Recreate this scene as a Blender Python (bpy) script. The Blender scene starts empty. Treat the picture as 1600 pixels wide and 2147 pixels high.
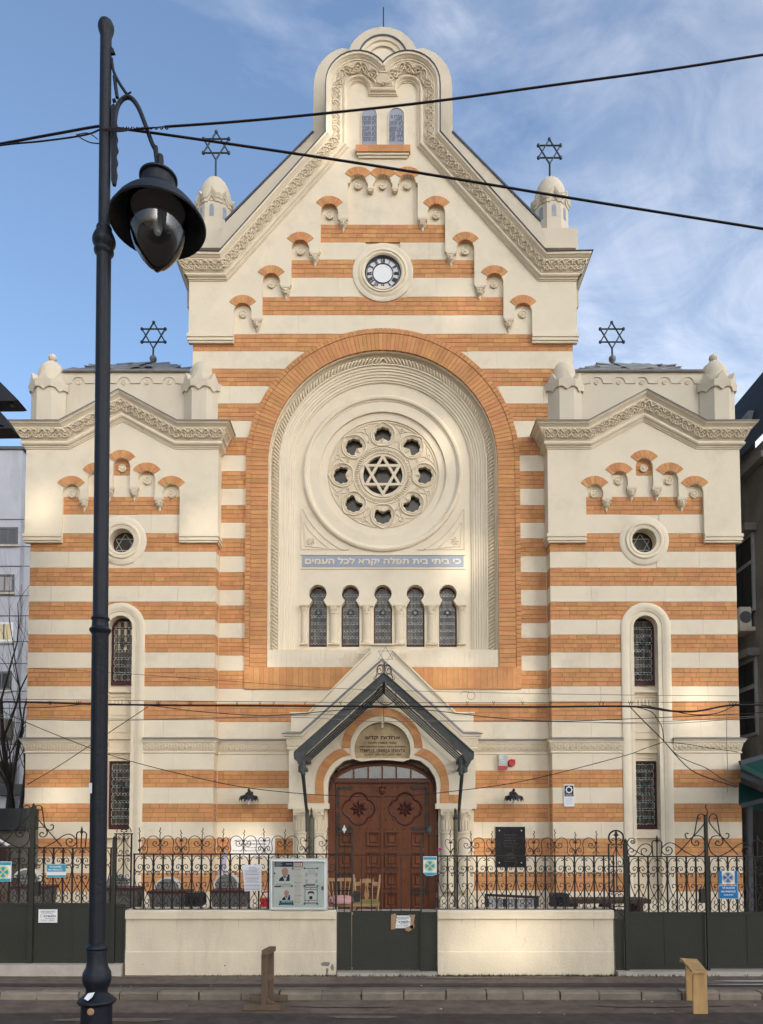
import bpy, bmesh, math, random
from math import sin, cos, pi, radians, sqrt, atan2
from mathutils import Vector, Matrix
from mathutils.geometry import tessellate_polygon
random.seed(7)
SC = bpy.context.scene
COL = SC.collection

# ---------------------------------------------------------------- camera
F = 1608.0; PX = 800.0; PY = 1661.0; PITCH = radians(2.8)
EYE = 1.62; CAMX = -0.032
cam = bpy.data.objects.new('camera', bpy.data.cameras.new('camera'))
COL.objects.link(cam); SC.camera = cam
cam.location = (CAMX, 0, EYE)
cam.rotation_euler = (pi/2 + PITCH, 0, 0)
cam.data.sensor_fit = 'VERTICAL'; cam.data.sensor_height = 36.0
cam.data.lens = F/2147*36.0
cam.data.shift_y = (PY-1073.5)/2147
cam.data.clip_start = 0.05; cam.data.clip_end = 2000

# ---------------------------------------------------------------- light
SUN_EL = radians(19.0); SUN_AZ = radians(28.0)     # sun low behind the street's other side
SKY_STRENGTH = 0.15
CLOUD_GAIN = 2.1; CLOUD_ADD = 1.6
AIR = 1.0; DUST = 4.0; OZONE = 2.3
SUN_STRENGTH = 2.0
world = bpy.data.worlds.new('World'); SC.world = world; world.use_nodes = True
nt = world.node_tree; nt.nodes.clear()
def wn(t, **k):
    n = nt.nodes.new(t)
    for a, b in k.items(): setattr(n, a, b)
    return n
sky = wn('ShaderNodeTexSky', sky_type='NISHITA', sun_disc=False, sun_elevation=SUN_EL,
         sun_rotation=radians(180)-SUN_AZ, air_density=AIR, dust_density=DUST, ozone_density=OZONE, altitude=80)
tc = wn('ShaderNodeTexCoord')
mp = wn('ShaderNodeMapping'); mp.inputs['Scale'].default_value = (1.0, 1.0, 1.9)
mp.inputs['Rotation'].default_value = (0.2, 0.5, 0.35); mp.inputs['Location'].default_value = (0.9, 0.3, 0.2)
n1 = wn('ShaderNodeTexNoise'); n1.inputs['Scale'].default_value = 1.7; n1.inputs['Detail'].default_value = 8; n1.inputs['Roughness'].default_value = 0.58; n1.inputs['Distortion'].default_value = 0.6
r1 = wn('ShaderNodeValToRGB'); r1.color_ramp.elements[0].position = 0.42; r1.color_ramp.elements[1].position = 0.66
r1.color_ramp.elements[0].color = (0.0,)*3+(1,); r1.color_ramp.elements[1].color = (1.0,)*3+(1,)
n2 = wn('ShaderNodeTexNoise'); n2.inputs['Scale'].default_value = 7.0; n2.inputs['Detail'].default_value = 10; n2.inputs['Roughness'].default_value = 0.62; n2.inputs['Distortion'].default_value = 0.9
r2 = wn('ShaderNodeValToRGB'); r2.color_ramp.elements[0].position = 0.36; r2.color_ramp.elements[1].position = 0.72
r2.color_ramp.elements[0].color = (0.30,)*3+(1,)
mm = wn('ShaderNodeMath', operation='MULTIPLY')
mix = wn('ShaderNodeMix', data_type='RGBA')
bw = wn('ShaderNodeRGBToBW'); gain = wn('ShaderNodeMath', operation='MULTIPLY_ADD'); gain.inputs[1].default_value = CLOUD_GAIN; gain.inputs[2].default_value = CLOUD_ADD
comb = wn('ShaderNodeMix', data_type='RGBA'); comb.blend_type = 'MULTIPLY'; comb.inputs[0].default_value = 1.0; comb.inputs[7].default_value = (0.95, 0.99, 1.08, 1)
bg = wn('ShaderNodeBackground'); out = wn('ShaderNodeOutputWorld')
L = nt.links.new
L(tc.outputs['Generated'], mp.inputs[0]); L(mp.outputs[0], n1.inputs[0]); L(mp.outputs[0], n2.inputs[0])
sx = wn('ShaderNodeSeparateXYZ'); L(tc.outputs['Generated'], sx.inputs[0])
cov = wn('ShaderNodeMath', operation='MULTIPLY_ADD'); cov.inputs[1].default_value = 0.34; L(sx.outputs[0], cov.inputs[0]); L(n1.outputs[0], cov.inputs[2])
L(cov.outputs[0], r1.inputs[0]); L(n2.outputs[0], r2.inputs[0])
L(r1.outputs[0], mm.inputs[0]); L(r2.outputs[0], mm.inputs[1])
L(sky.outputs[0], bw.inputs[0]); L(bw.outputs[0], gain.inputs[0]); L(gain.outputs[0], comb.inputs[6]); L(comb.outputs[2], mix.inputs[7])
L(mm.outputs[0], mix.inputs[0]); L(sky.outputs[0], mix.inputs[6]); L(mix.outputs[2], bg.inputs[0])
bg.inputs[1].default_value = SKY_STRENGTH; L(bg.outputs[0], out.inputs[0])
sd = bpy.data.lights.new('sun', 'SUN'); sd.energy = SUN_STRENGTH; sd.angle = radians(0.55); sd.color = (1.0, 0.93, 0.82)
sun = bpy.data.objects.new('sun', sd); COL.objects.link(sun)
SUNDIR = Vector((sin(SUN_AZ)*cos(SUN_EL), -cos(SUN_AZ)*cos(SUN_EL), sin(SUN_EL)))   # towards the sun
sun.rotation_euler = SUNDIR.to_track_quat('Z', 'Y').to_euler(); sun.location = (10, -40, 40)
SC.view_settings.view_transform = 'Standard'; SC.view_settings.look = 'None'
SC.view_settings.exposure = 0.98; SC.view_settings.gamma = 1.0; SC.view_settings.use_curve_mapping = False
SC.cycles.max_bounces = 6; SC.cycles.transparent_max_bounces = 12
SC.cycles.use_denoising = True

# ---------------------------------------------------------------- measuring: a picture point on the plane y = Y
def P(x, y, Y):
    u = (x-PX)/F; v = (PY-y)/F
    k = Y/(cos(PITCH) - v*sin(PITCH))
    return (CAMX + u*k, EYE + k*(sin(PITCH)+v*cos(PITCH)))
def Z(y, Y): return P(800, y, Y)[1]
def X(x, y, Y): return P(x, y, Y)[0]

# ---------------------------------------------------------------- materials
MAT = {}
def node_mat(name):
    m = bpy.data.materials.new(name); m.use_nodes = True
    t = m.node_tree; b = t.nodes['Principled BSDF']
    MAT[name] = m
    return m, t, b
def mat(name, col, rough=0.8, var=0.12, scale=3.0, bump=0.0, bscale=60.0, metal=0.0, spec=0.3, island=0.0, stain=None, stain_amt=0.5, streak=False, vert_scale=1.0, hue=0.0):
    m, t, b = node_mat(name)
    N = t.nodes.new; Lk = t.links.new
    tc = N('ShaderNodeTexCoord')
    geo = N('ShaderNodeNewGeometry')
    mpn = N('ShaderNodeMapping'); mpn.inputs['Scale'].default_value = (1, 1, vert_scale)
    Lk(geo.outputs['Position'], mpn.inputs[0])
    nz = N('ShaderNodeTexNoise'); nz.inputs['Scale'].default_value = scale; nz.inputs['Detail'].default_value = 6; nz.inputs['Roughness'].default_value = 0.62
    Lk(mpn.outputs[0], nz.inputs[0])
    mr = N('ShaderNodeMapRange'); mr.inputs[1].default_value = 0.25; mr.inputs[2].default_value = 0.75
    mr.inputs[3].default_value = 1-var; mr.inputs[4].default_value = 1+var
    Lk(nz.outputs[0], mr.inputs[0])
    hs = N('ShaderNodeHueSaturation'); hs.inputs['Color'].default_value = (*col, 1)
    val = mr.outputs[0]
    if island:
        oi = N('ShaderNodeObjectInfo')
        ad = N('ShaderNodeMath'); ad.operation = 'ADD'
        Lk(oi.outputs['Random'], ad.inputs[0]); Lk(geo.outputs['Random Per Island'], ad.inputs[1])
        fr = N('ShaderNodeMath'); fr.operation = 'FRACT'; Lk(ad.outputs[0], fr.inputs[0])
        pw = N('ShaderNodeMapRange'); pw.inputs[3].default_value = 1-island; pw.inputs[4].default_value = 1+island*0.8
        Lk(fr.outputs[0], pw.inputs[0])
        ml = N('ShaderNodeMath'); ml.operation = 'MULTIPLY'; Lk(val, ml.inputs[0]); Lk(pw.outputs[0], ml.inputs[1]); val = ml.outputs[0]
        if hue:
            f2 = N('ShaderNodeMath'); f2.operation = 'MULTIPLY'; f2.inputs[1].default_value = 7.31; Lk(ad.outputs[0], f2.inputs[0])
            f3 = N('ShaderNodeMath'); f3.operation = 'FRACT'; Lk(f2.outputs[0], f3.inputs[0])
            hm = N('ShaderNodeMapRange'); hm.inputs[3].default_value = 0.5-hue; hm.inputs[4].default_value = 0.5+hue
            Lk(f3.outputs[0], hm.inputs[0]); Lk(hm.outputs[0], hs.inputs['Hue'])
    Lk(val, hs.inputs['Value'])
    colo = hs.outputs[0]
    if stain:
        ns = N('ShaderNodeTexNoise'); ns.inputs['Scale'].default_value = 1.1; ns.inputs['Detail'].default_value = 9; ns.inputs['Roughness'].default_value = 0.7
        mp2 = N('ShaderNodeMapping'); mp2.inputs['Scale'].default_value = (1, 1, 0.22 if streak else 1); mp2.inputs['Location'].default_value = (3.1, 7.7, 1.3)
        Lk(geo.outputs['Position'], mp2.inputs[0]); Lk(mp2.outputs[0], ns.inputs[0])
        cr = N('ShaderNodeMapRange'); cr.inputs[1].default_value = 0.52; cr.inputs[2].default_value = 0.75; cr.inputs[4].default_value = stain_amt
        Lk(ns.outputs[0], cr.inputs[0])
        mx = N('ShaderNodeMix'); mx.data_type = 'RGBA'; mx.inputs[7].default_value = (*stain, 1)
        Lk(cr.outputs[0], mx.inputs[0]); Lk(colo, mx.inputs[6]); colo = mx.outputs[2]
    Lk(colo, b.inputs['Base Color'])
    b.inputs['Roughness'].default_value = rough; b.inputs['Metallic'].default_value = metal
    b.inputs['Specular IOR Level'].default_value = spec
    if bump:
        nb = N('ShaderNodeTexNoise'); nb.inputs['Scale'].default_value = bscale; nb.inputs['Detail'].default_value = 4
        Lk(geo.outputs['Position'], nb.inputs[0])
        bp = N('ShaderNodeBump'); bp.inputs['Strength'].default_value = bump; bp.inputs['Distance'].default_value = 0.01
        Lk(nb.outputs[0], bp.inputs['Height']); Lk(bp.outputs[0], b.inputs['Normal'])
    return m
CREAM = (0.74, 0.63, 0.455)
mat('cream', CREAM, 0.85, 0.06, 1.3, 0.3, 50, stain=(0.54, 0.46, 0.33), stain_amt=0.6)
mat('cream_carved', (0.68, 0.57, 0.40), 0.85, 0.06, 3.0, 0.2, 40)
mat('cream_attic', (0.60, 0.52, 0.385), 0.85, 0.06, 1.2, 0.15, 40, stain=(0.36, 0.31, 0.24), stain_amt=0.5, streak=True)
mat('brick', (0.58, 0.275, 0.11), 0.85, 0.12, 6.0, 0.5, 70, island=0.11, hue=0.007, spec=.2, stain=(0.36, 0.17, 0.075), stain_amt=.5)
mat('mortar', (0.30, 0.15, 0.07), 0.9, 0.1, 8.0)
mat('zinc', (0.22, 0.205, 0.185), 0.6, 0.15, 4.0)
mat('roof_metal', (0.20, 0.20, 0.195), 0.6, 0.35, 2.0, 0.2, 8, metal=0.2, stain=(0.30, 0.31, 0.31), stain_amt=0.7, island=0.25)
mat('iron', (0.018, 0.012, 0.010), 0.55, 0.3, 20.0, 0.2, 200, stain=(0.06, 0.02, 0.012), stain_amt=0.5)
mat('gate_green', (0.028, 0.028, 0.019), 0.5, 0.12, 3.0, 0.25, 25, stain=(0.03, 0.03, 0.025), stain_amt=0.6)
mat('post_black', (0.006, 0.008, 0.013), 0.5, 0.25, 6.0, 0.35, 45, spec=0.35)
mat('black', (0.012, 0.012, 0.013), 0.5, 0.2, 6.0, spec=0.4)
mat('canopy_metal', (0.062, 0.065, 0.058), 0.6, 0.3, 8.0, 0.4, 60, spec=.25)
mat('blue_panel', (0.31, 0.335, 0.38), 0.75, 0.06, 5.0)
mat('tablet_glass', (0.30, 0.315, 0.36), 0.4, 0.08, 6.0)
mat('tablet_text', (0.16, 0.17, 0.20), 0.6, 0.05, 6.0)
mat('white', (0.75, 0.74, 0.70), 0.6, 0.04, 5.0)
mat('paper', (0.66, 0.65, 0.66), 0.8, 0.05, 12.0, 0.3, 30)
mat('print_grey', (0.25, 0.25, 0.26), 0.8, 0.1, 12.0)
mat('print_light', (0.48, 0.48, 0.49), 0.8, 0.1, 12.0)
mat('print_black', (0.03, 0.03, 0.035), 0.7, 0.1, 12.0)
mat('sign_blue', (0.01, 0.16, 0.38), 0.4, 0.08, 9.0)
mat('sign_cyan', (0.03, 0.30, 0.40), 0.45, 0.1, 9.0)
mat('sign_ring', (0.62, 0.46, 0.34), 0.5, 0.1, 9.0)
mat('sign_yellow', (0.60, 0.58, 0.22), 0.5, 0.1, 9.0)
mat('red', (0.45, 0.012, 0.015), 0.35, 0.08, 9.0, spec=0.5)
mat('navy', (0.02, 0.03, 0.075), 0.6, 0.1, 9.0)
mat('skin_print', (0.56, 0.33, 0.25), 0.7, 0.08, 30.0)
mat('teal_print', (0.02, 0.16, 0.20), 0.6, 0.08, 30.0)
mat('case_metal', (0.50, 0.53, 0.50), 0.4, 0.05, 9.0, metal=0.2)
mat('case_back', (0.72, 0.78, 0.74), 0.7, 0.03, 9.0)
mat('pin_green', (0.01, 0.12, 0.07), 0.4, 0.05, 9.0)
mat('tape', (0.36, 0.22, 0.12), 0.5, 0.15, 15.0)
mat('plaque_black', (0.009, 0.009, 0.010), 0.35, 0.2, 5.0, spec=0.2)
mat('engraved', (0.10, 0.095, 0.08), 0.6, 0.05, 6.0)
mat('plaque_white', (0.78, 0.73, 0.66), 0.35, 0.04, 3.0, spec=0.5)
mat('lunette', (0.42, 0.315, 0.18), 0.85, 0.25, 5.0, 0.3, 30, stain=(0.17, 0.12, 0.075), stain_amt=0.8)
mat('lunette_text', (0.085, 0.055, 0.03), 0.8, 0.1, 6.0)
mat('door_wood', (0.125, 0.040, 0.015), 0.5, 0.3, 5.0, 0.2, 25, spec=0.2, vert_scale=0.2)
mat('door_dark', (0.055, 0.012, 0.006), 0.45, 0.2, 6.0, spec=0.4)
mat('frame_red', (0.055, 0.010, 0.010), 0.5, 0.2, 6.0)
mat('chair_wood', (0.33, 0.19, 0.085), 0.5, 0.2, 8.0, spec=0.4)
mat('cushion_green', (0.20, 0.19, 0.05), 0.9, 0.2, 12.0)
mat('cushion_pink', (0.50, 0.25, 0.22), 0.9, 0.25, 16.0)
mat('plank_wood', (0.46, 0.28, 0.11), 0.7, 0.35, 9.0, 0.3, 40, vert_scale=0.25, stain=(0.20, 0.10, 0.04), stain_amt=0.5)
mat('old_wood', (0.125, 0.083, 0.05), 0.8, 0.25, 8.0, 0.3, 40, vert_scale=0.25)
mat('dark_wood', (0.06, 0.035, 0.025), 0.7, 0.25, 8.0, 0.3, 40)
mat('asphalt_walk', (0.165, 0.125, 0.093), 0.9, 0.35, 7.0, 1.0, 90, spec=.15, stain=(0.25, 0.20, 0.15), stain_amt=0.8)
mat('asphalt_road', (0.145, 0.107, 0.079), 0.9, 0.4, 6.0, 1.0, 70, spec=.15, stain=(0.21, 0.16, 0.12), stain_amt=0.8)
mat('asphalt_patch', (0.075, 0.058, 0.045), 0.9, 0.35, 6.0, 1.0, 90, spec=.15, stain=(0.13, 0.10, 0.08), stain_amt=0.7)
mat('kerb_stone', (0.22, 0.175, 0.13), 0.85, 0.25, 6.0, 0.6, 60, island=0.22, stain=(0.05, 0.055, 0.035), stain_amt=0.7)
mat('window_frame_grey', (0.10, 0.10, 0.105), 0.7, 0.15, 4.0)
mat('sill_stone', (0.42, 0.37, 0.30), 0.8, 0.15, 5.0, 0.4, 50, stain=(0.18, 0.15, 0.12), stain_amt=0.7)
mat('wall_cream', (0.68, 0.575, 0.41), 0.85, 0.08, 2.5, 0.4, 40, stain=(0.40, 0.33, 0.23), stain_amt=0.75, streak=True)
mat('bare_plaster', (0.22, 0.20, 0.17), 0.9, 0.2, 9.0, 0.3, 60)
mat('moss', (0.035, 0.055, 0.012), 0.95, 0.4, 30.0)
mat('courtyard', (0.16, 0.14, 0.12), 0.9, 0.2, 3.0, 0.4, 60)
mat('gravestone', (0.17, 0.17, 0.145), 0.85, 0.18, 9.0, 0.3, 60)
mat('stone_edge', (0.55, 0.50, 0.42), 0.85, 0.1, 9.0)
mat('planter', (0.10, 0.095, 0.075), 0.8, 0.2, 7.0, 0.3, 60)
mat('lilac_cloth', (0.42, 0.37, 0.45), 0.9, 0.12, 6.0)
mat('grey_concrete', (0.36, 0.365, 0.385), 0.9, 0.08, 0.8, 0.3, 20, stain=(0.23, 0.23, 0.24), stain_amt=0.8, streak=True)
mat('dirt', (0.30, 0.24, 0.17), 0.95, 0.2, 20.0)
mat('white_render', (0.60, 0.62, 0.62), 0.9, 0.05, 1.5)
mat('dark_joint', (0.09, 0.09, 0.10), 0.9, 0.1, 1.5)
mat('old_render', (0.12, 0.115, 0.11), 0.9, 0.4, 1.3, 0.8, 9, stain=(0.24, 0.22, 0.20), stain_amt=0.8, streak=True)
mat('old_paint', (0.22, 0.225, 0.235), 0.7, 0.2, 4.0, 0.3, 30)
mat('brown_render', (0.15, 0.135, 0.10), 0.9, 0.12, 2.0, 0.3, 30)
mat('dark_band', (0.045, 0.048, 0.045), 0.9, 0.2, 2.0, 0.3, 30)
mat('roof_dark', (0.018, 0.020, 0.024), 0.7, 0.2, 4.0, 0.3, 20)
mat('awning_green', (0.002, 0.04, 0.030), 0.7, 0.15, 4.0, 0.2, 30)
mat('awning_metal', (0.05, 0.055, 0.06), 0.6, 0.15, 4.0)
mat('ac_white', (0.45, 0.44, 0.38), 0.6, 0.1, 6.0)
mat('bark', (0.035, 0.026, 0.020), 0.9, 0.3, 12.0, 0.5, 60)
mat('cable', (0.012, 0.006, 0.006), 0.6, 0.1, 9.0)
mat('cable_grey', (0.17, 0.155, 0.14), 0.6, 0.1, 9.0)
mat('lead', (0.45, 0.48, 0.44), 0.5, 0.15, 9.0, metal=0.3)
mat('lead_dark', (0.025, 0.025, 0.022), 0.5, 0.15, 9.0)
mat('teal_glass', (0.02, 0.09, 0.10), 0.15, 0.3, 9.0, spec=0.6)
mat('curtain', (0.30, 0.28, 0.27), 0.9, 0.3, 12.0, vert_scale=0.1)
mat('blind_yellow', (0.55, 0.46, 0.28), 0.7, 0.1, 4.0, vert_scale=0.1)
mat('rusty_bin', (0.10, 0.07, 0.045), 0.8, 0.3, 5.0)
mat('strip_curtain', (0.30, 0.29, 0.27), 0.7, 0.55, 14.0, vert_scale=0.12)
mat('pole_olive', (0.10, 0.095, 0.055), 0.5, 0.15, 9.0)
mat('pink_flower', (0.50, 0.10, 0.22), 0.7, 0.3, 50.0)
mat('blocker_render', (0.55, 0.52, 0.47), 0.9, 0.1, 1.0)  # only for the added sun blocker behind the viewer
mat('star_metal', (0.035, 0.05, 0.06), 0.4, 0.2, 9.0, metal=0.6)
def glass_dark(name, col, rough=0.08, island=0.0, spec=0.6):
    return mat(name, col, rough, 0.35, 3.0, 0.08, 6, spec=spec, island=island)
glass_dark('window_glass', (0.02, 0.021, 0.021), .15, spec=.35)
glass_dark('rose_glass', (0.06, 0.052, 0.036), 0.2, spec=.35)
glass_dark('transom_glass', (0.11, 0.12, 0.11), 0.2)
glass_dark('stained_glass', (0.085, 0.068, 0.050), 0.25, 0.65, spec=.3)
glass_dark('stained_warm', (0.50, 0.36, 0.22), 0.2, 0.75)
glass_dark('attic_glass', (0.25, 0.265, 0.29), 0.3)
mat('zinc_dark', (0.075, 0.08, 0.10), 0.6, 0.15, 4.0)
def clear_glass(name, tint, rough=0.0, extra=0.0):
    m, t, b = node_mat(name)
    b.inputs['Base Color'].default_value = (*tint, 1); b.inputs['Roughness'].default_value = rough
    N = t.nodes.new; mixs = N('ShaderNodeMixShader'); tr = N('ShaderNodeBsdfTransparent'); tr.inputs[0].default_value = (*tint, 1)
    gl = N('ShaderNodeBsdfGlossy'); gl.inputs['Roughness'].default_value = 0.03
    fr = N('ShaderNodeFresnel'); fr.inputs[0].default_value = 1.5
    ad = N('ShaderNodeMath'); ad.operation = 'ADD'; ad.inputs[1].default_value = extra; t.links.new(fr.outputs[0], ad.inputs[0])
    t.links.new(ad.outputs[0], mixs.inputs[0]); t.links.new(tr.outputs[0], mixs.inputs[1]); t.links.new(gl.outputs[0], mixs.inputs[2])
    t.links.new(mixs.outputs[0], t.nodes['Material Output'].inputs[0])
    return m
clear_glass('lamp_glass', (0.93, 0.95, 0.97), extra=0.04)
clear_glass('canopy_glass', (0.93, 0.94, 0.92))
clear_glass('case_glass', (0.96, 0.98, 0.97))

# ---------------------------------------------------------------- mesh builder
class MB:
    def __init__(self, sx=1):
        self.v = []; self.f = []; self.sx = sx
    def add(self, vs, fs):
        o = len(self.v); self.v += [tuple(p) for p in vs]; self.f += [tuple(i+o for i in f) for f in fs]; return self
    def box(self, x0, x1, y0, y1, z0, z1):
        if x0 > x1: x0, x1 = x1, x0
        if y0 > y1: y0, y1 = y1, y0
        if z0 > z1: z0, z1 = z1, z0
        vs = [(x0,y0,z0),(x1,y0,z0),(x1,y1,z0),(x0,y1,z0),(x0,y0,z1),(x1,y0,z1),(x1,y1,z1),(x0,y1,z1)]
        return self.add(vs, [(0,3,2,1),(4,5,6,7),(0,1,5,4),(1,2,6,5),(2,3,7,6),(3,0,4,7)])
    def bar(self, a, b, w, h):
        a = Vector(a); b = Vector(b); d = (b-a).normalized()
        up = Vector((0,0,1)) if abs(d.z) < 0.95 else Vector((0,1,0))
        s = d.cross(up).normalized()*w/2; t = s.cross(d).normalized()*h/2
        vs = [a-s-t, a+s-t, a+s+t, a-s+t, b-s-t, b+s-t, b+s+t, b-s+t]
        return self.add(vs, [(0,1,2,3),(7,6,5,4),(0,4,5,1),(1,5,6,2),(2,6,7,3),(3,7,4,0)])
    def slab(self, outer, y0, y1, holes=()):
        """polygon in (x,z) extruded from y0 to y1, with holes"""
        loops = [list(outer)] + [list(h) for h in holes]
        tris = tessellate_polygon([[Vector((p[0], p[1], 0)) for p in lp] for lp in loops])
        flat = [p for lp in loops for p in lp]; n = len(flat)
        vs = [(p[0], y0, p[1]) for p in flat] + [(p[0], y1, p[1]) for p in flat]
        fs = [t for t in tris] + [tuple(i+n for i in reversed(t)) for t in tris]
        o = 0
        for lp in loops:
            m = len(lp)
            for i in range(m):
                a = o+i; b = o+(i+1) % m
                fs.append((a, b, b+n, a+n))
            o += m
        return self.add(vs, fs)
    def loft(self, rows, closed=False, caps=False):
        """rows: equal-length lists of 3d points"""
        m = len(rows[0]); vs = [p for r in rows for p in r]; fs = []
        for j in range(len(rows)-1):
            for i in range(m if closed else m-1):
                a = j*m+i; b = j*m+(i+1) % m
                fs.append((a, b, b+m, a+m))
        if caps:
            fs.append(tuple(range(m-1, -1, -1))); fs.append(tuple((len(rows)-1)*m+i for i in range(m)))
        return self.add(vs, fs)
    def tube(self, pts, r, n=6, closed=False, r_end=None, cap=True, flat=1.0):
        pts = [Vector(p) for p in pts]; m = len(pts)
        rows = []; prev = None
        for i, p in enumerate(pts):
            if closed: d = pts[(i+1) % m]-pts[i-1]
            else: d = pts[min(i+1, m-1)]-pts[max(i-1, 0)]
            if d.length < 1e-9: d = Vector((0,0,1))
            d.normalize()
            if prev is None:
                up = Vector((0,1,0)) if abs(d.y) < 0.9 else Vector((0,0,1))
                s = d.cross(up).normalized()
            else:
                s = (prev - d*prev.dot(d))
                s = s.normalized() if s.length > 1e-6 else d.orthogonal().normalized()
            prev = s; t = d.cross(s)
            rr = r if r_end is None else r+(r_end-r)*i/(m-1)
            rows.append([p + s*(cos(2*pi*k/n+pi/n)*rr) + t*(sin(2*pi*k/n+pi/n)*rr*flat) for k in range(n)])
        if closed: rows.append(rows[0])
        return self.loft(rows, closed=True, caps=cap and not closed)
    def lathe(self, prof, c, n=20, axis='z', ang0=0.0, ang1=2*pi, squash=1.0):
        rows = []
        full = abs(ang1-ang0-2*pi) < 1e-6
        k = n if full else n+1
        for r, h in prof:
            row = []
            for i in range(k):
                a = ang0+(ang1-ang0)*i/n
                if axis == 'z': row.append((c[0]+r*cos(a), c[1]+r*sin(a)*squash, c[2]+h))
                elif axis == 'y': row.append((c[0]+r*cos(a), c[1]+h, c[2]+r*sin(a)))
                else: row.append((c[0]+h, c[1]+r*cos(a), c[2]+r*sin(a)))
            rows.append(row)
        return self.loft(rows, closed=full)
    def sweep(self, path, prof, Y0, closed=False, ends=(0, 0), cap=True):
        """path in (x,z); prof = [(n outward to the left of travel, d towards the viewer)]"""
        m = len(path); mit = []
        for i in range(m):
            def nrm(a, b):
                dx = b[0]-a[0]; dz = b[1]-a[1]; l = sqrt(dx*dx+dz*dz) or 1
                return (-dz/l, dx/l)
            if closed or 0 < i < m-1:
                na = nrm(path[i-1], path[i]); nb = nrm(path[i], path[(i+1) % m])
                k = 1+na[0]*nb[0]+na[1]*nb[1]; k = max(k, 0.3)
                mit.append(((na[0]+nb[0])/k, (na[1]+nb[1])/k))
            elif i == 0: mit.append(nrm(path[0], path[1]))
            else: mit.append(nrm(path[-2], path[-1]))
        rows = []
        for nn, d in prof:
            row = []
            for i, p in enumerate(path):
                ex = 0
                if not closed and i == 0: ex = ends[0]*d
                if not closed and i == m-1: ex = ends[1]*d
                row.append((p[0]+nn*mit[i][0]+ex, Y0-d, p[1]+nn*mit[i][1]))
            rows.append(row)
        self.loft(rows, closed=closed)
        if cap and not closed:
            k = len(prof); base = len(self.v)-k*m
            self.f.append(tuple(base+j*m for j in range(k)))
            self.f.append(tuple(base+j*m+m-1 for j in reversed(range(k))))
        return self
    def build(self, name, matname, parent=None, smooth=False, recalc=True, me=None):
        me = self.mesh(name, matname, smooth, recalc)
        return link(name, me, parent)
    def mesh(self, name, matname, smooth=False, recalc=True):
        me = bpy.data.meshes.new(name)
        s = self.sx
        me.from_pydata([(p[0]*s, p[1], p[2]) for p in self.v], [], self.f)
        if recalc:
            bm = bmesh.new(); bm.from_mesh(me)
            bmesh.ops.recalc_face_normals(bm, faces=bm.faces)
            bm.to_mesh(me); bm.free()
        me.materials.append(MAT[matname])
        if smooth:
            me.polygons.foreach_set('use_smooth', [True]*len(me.polygons))
            try: me.set_sharp_from_angle(angle=radians(38))
            except Exception: pass
        me.update()
        return me
def link(name, data, parent=None):
    o = bpy.data.objects.new(name, data); COL.objects.link(o)
    if parent is not None: o.parent = parent
    return o
def place(name, me, parent, loc=(0,0,0), scale=(1,1,1), rot=(0,0,0)):
    o = link(name, me, parent)
    pl = parent_loc(parent)
    o.location = Vector(loc)-pl; o.scale = scale; o.rotation_euler = rot
    return o
def parent_loc(o):
    v = Vector((0,0,0))
    while o is not None:
        v += Vector(o.location); o = o.parent
    return v
def thing(name, label, cat, group=None, loc=(0,0,0)):
    o = bpy.data.objects.new(name, None); COL.objects.link(o)
    o.empty_display_size = 0.2
    o['label'] = label; o['category'] = cat
    if group: o['group'] = group
    return o
def tag(o, label, cat, group=None):
    o['label'] = label; o['category'] = cat
    if group: o['group'] = group
    return o
def struct(o, kind='structure'):
    o['kind'] = kind; return o
def arc(cx, cz, r, a0, a1, n):
    return [(cx+r*cos(a0+(a1-a0)*i/n), cz+r*sin(a0+(a1-a0)*i/n)) for i in range(n+1)]
def catmull(pts, n=6):
    out = []; m = len(pts)
    for i in range(m-1):
        p0 = pts[max(i-1, 0)]; p1 = pts[i]; p2 = pts[i+1]; p3 = pts[min(i+2, m-1)]
        for k in range(n):
            t = k/n
            out.append(tuple(0.5*((2*b)+(-a+c)*t+(2*a-5*b+4*c-d)*t*t+(-a+3*b-3*c+d)*t**3) for a, b, c, d in zip(p0, p1, p2, p3)))
    out.append(tuple(pts[-1])); return out
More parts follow.
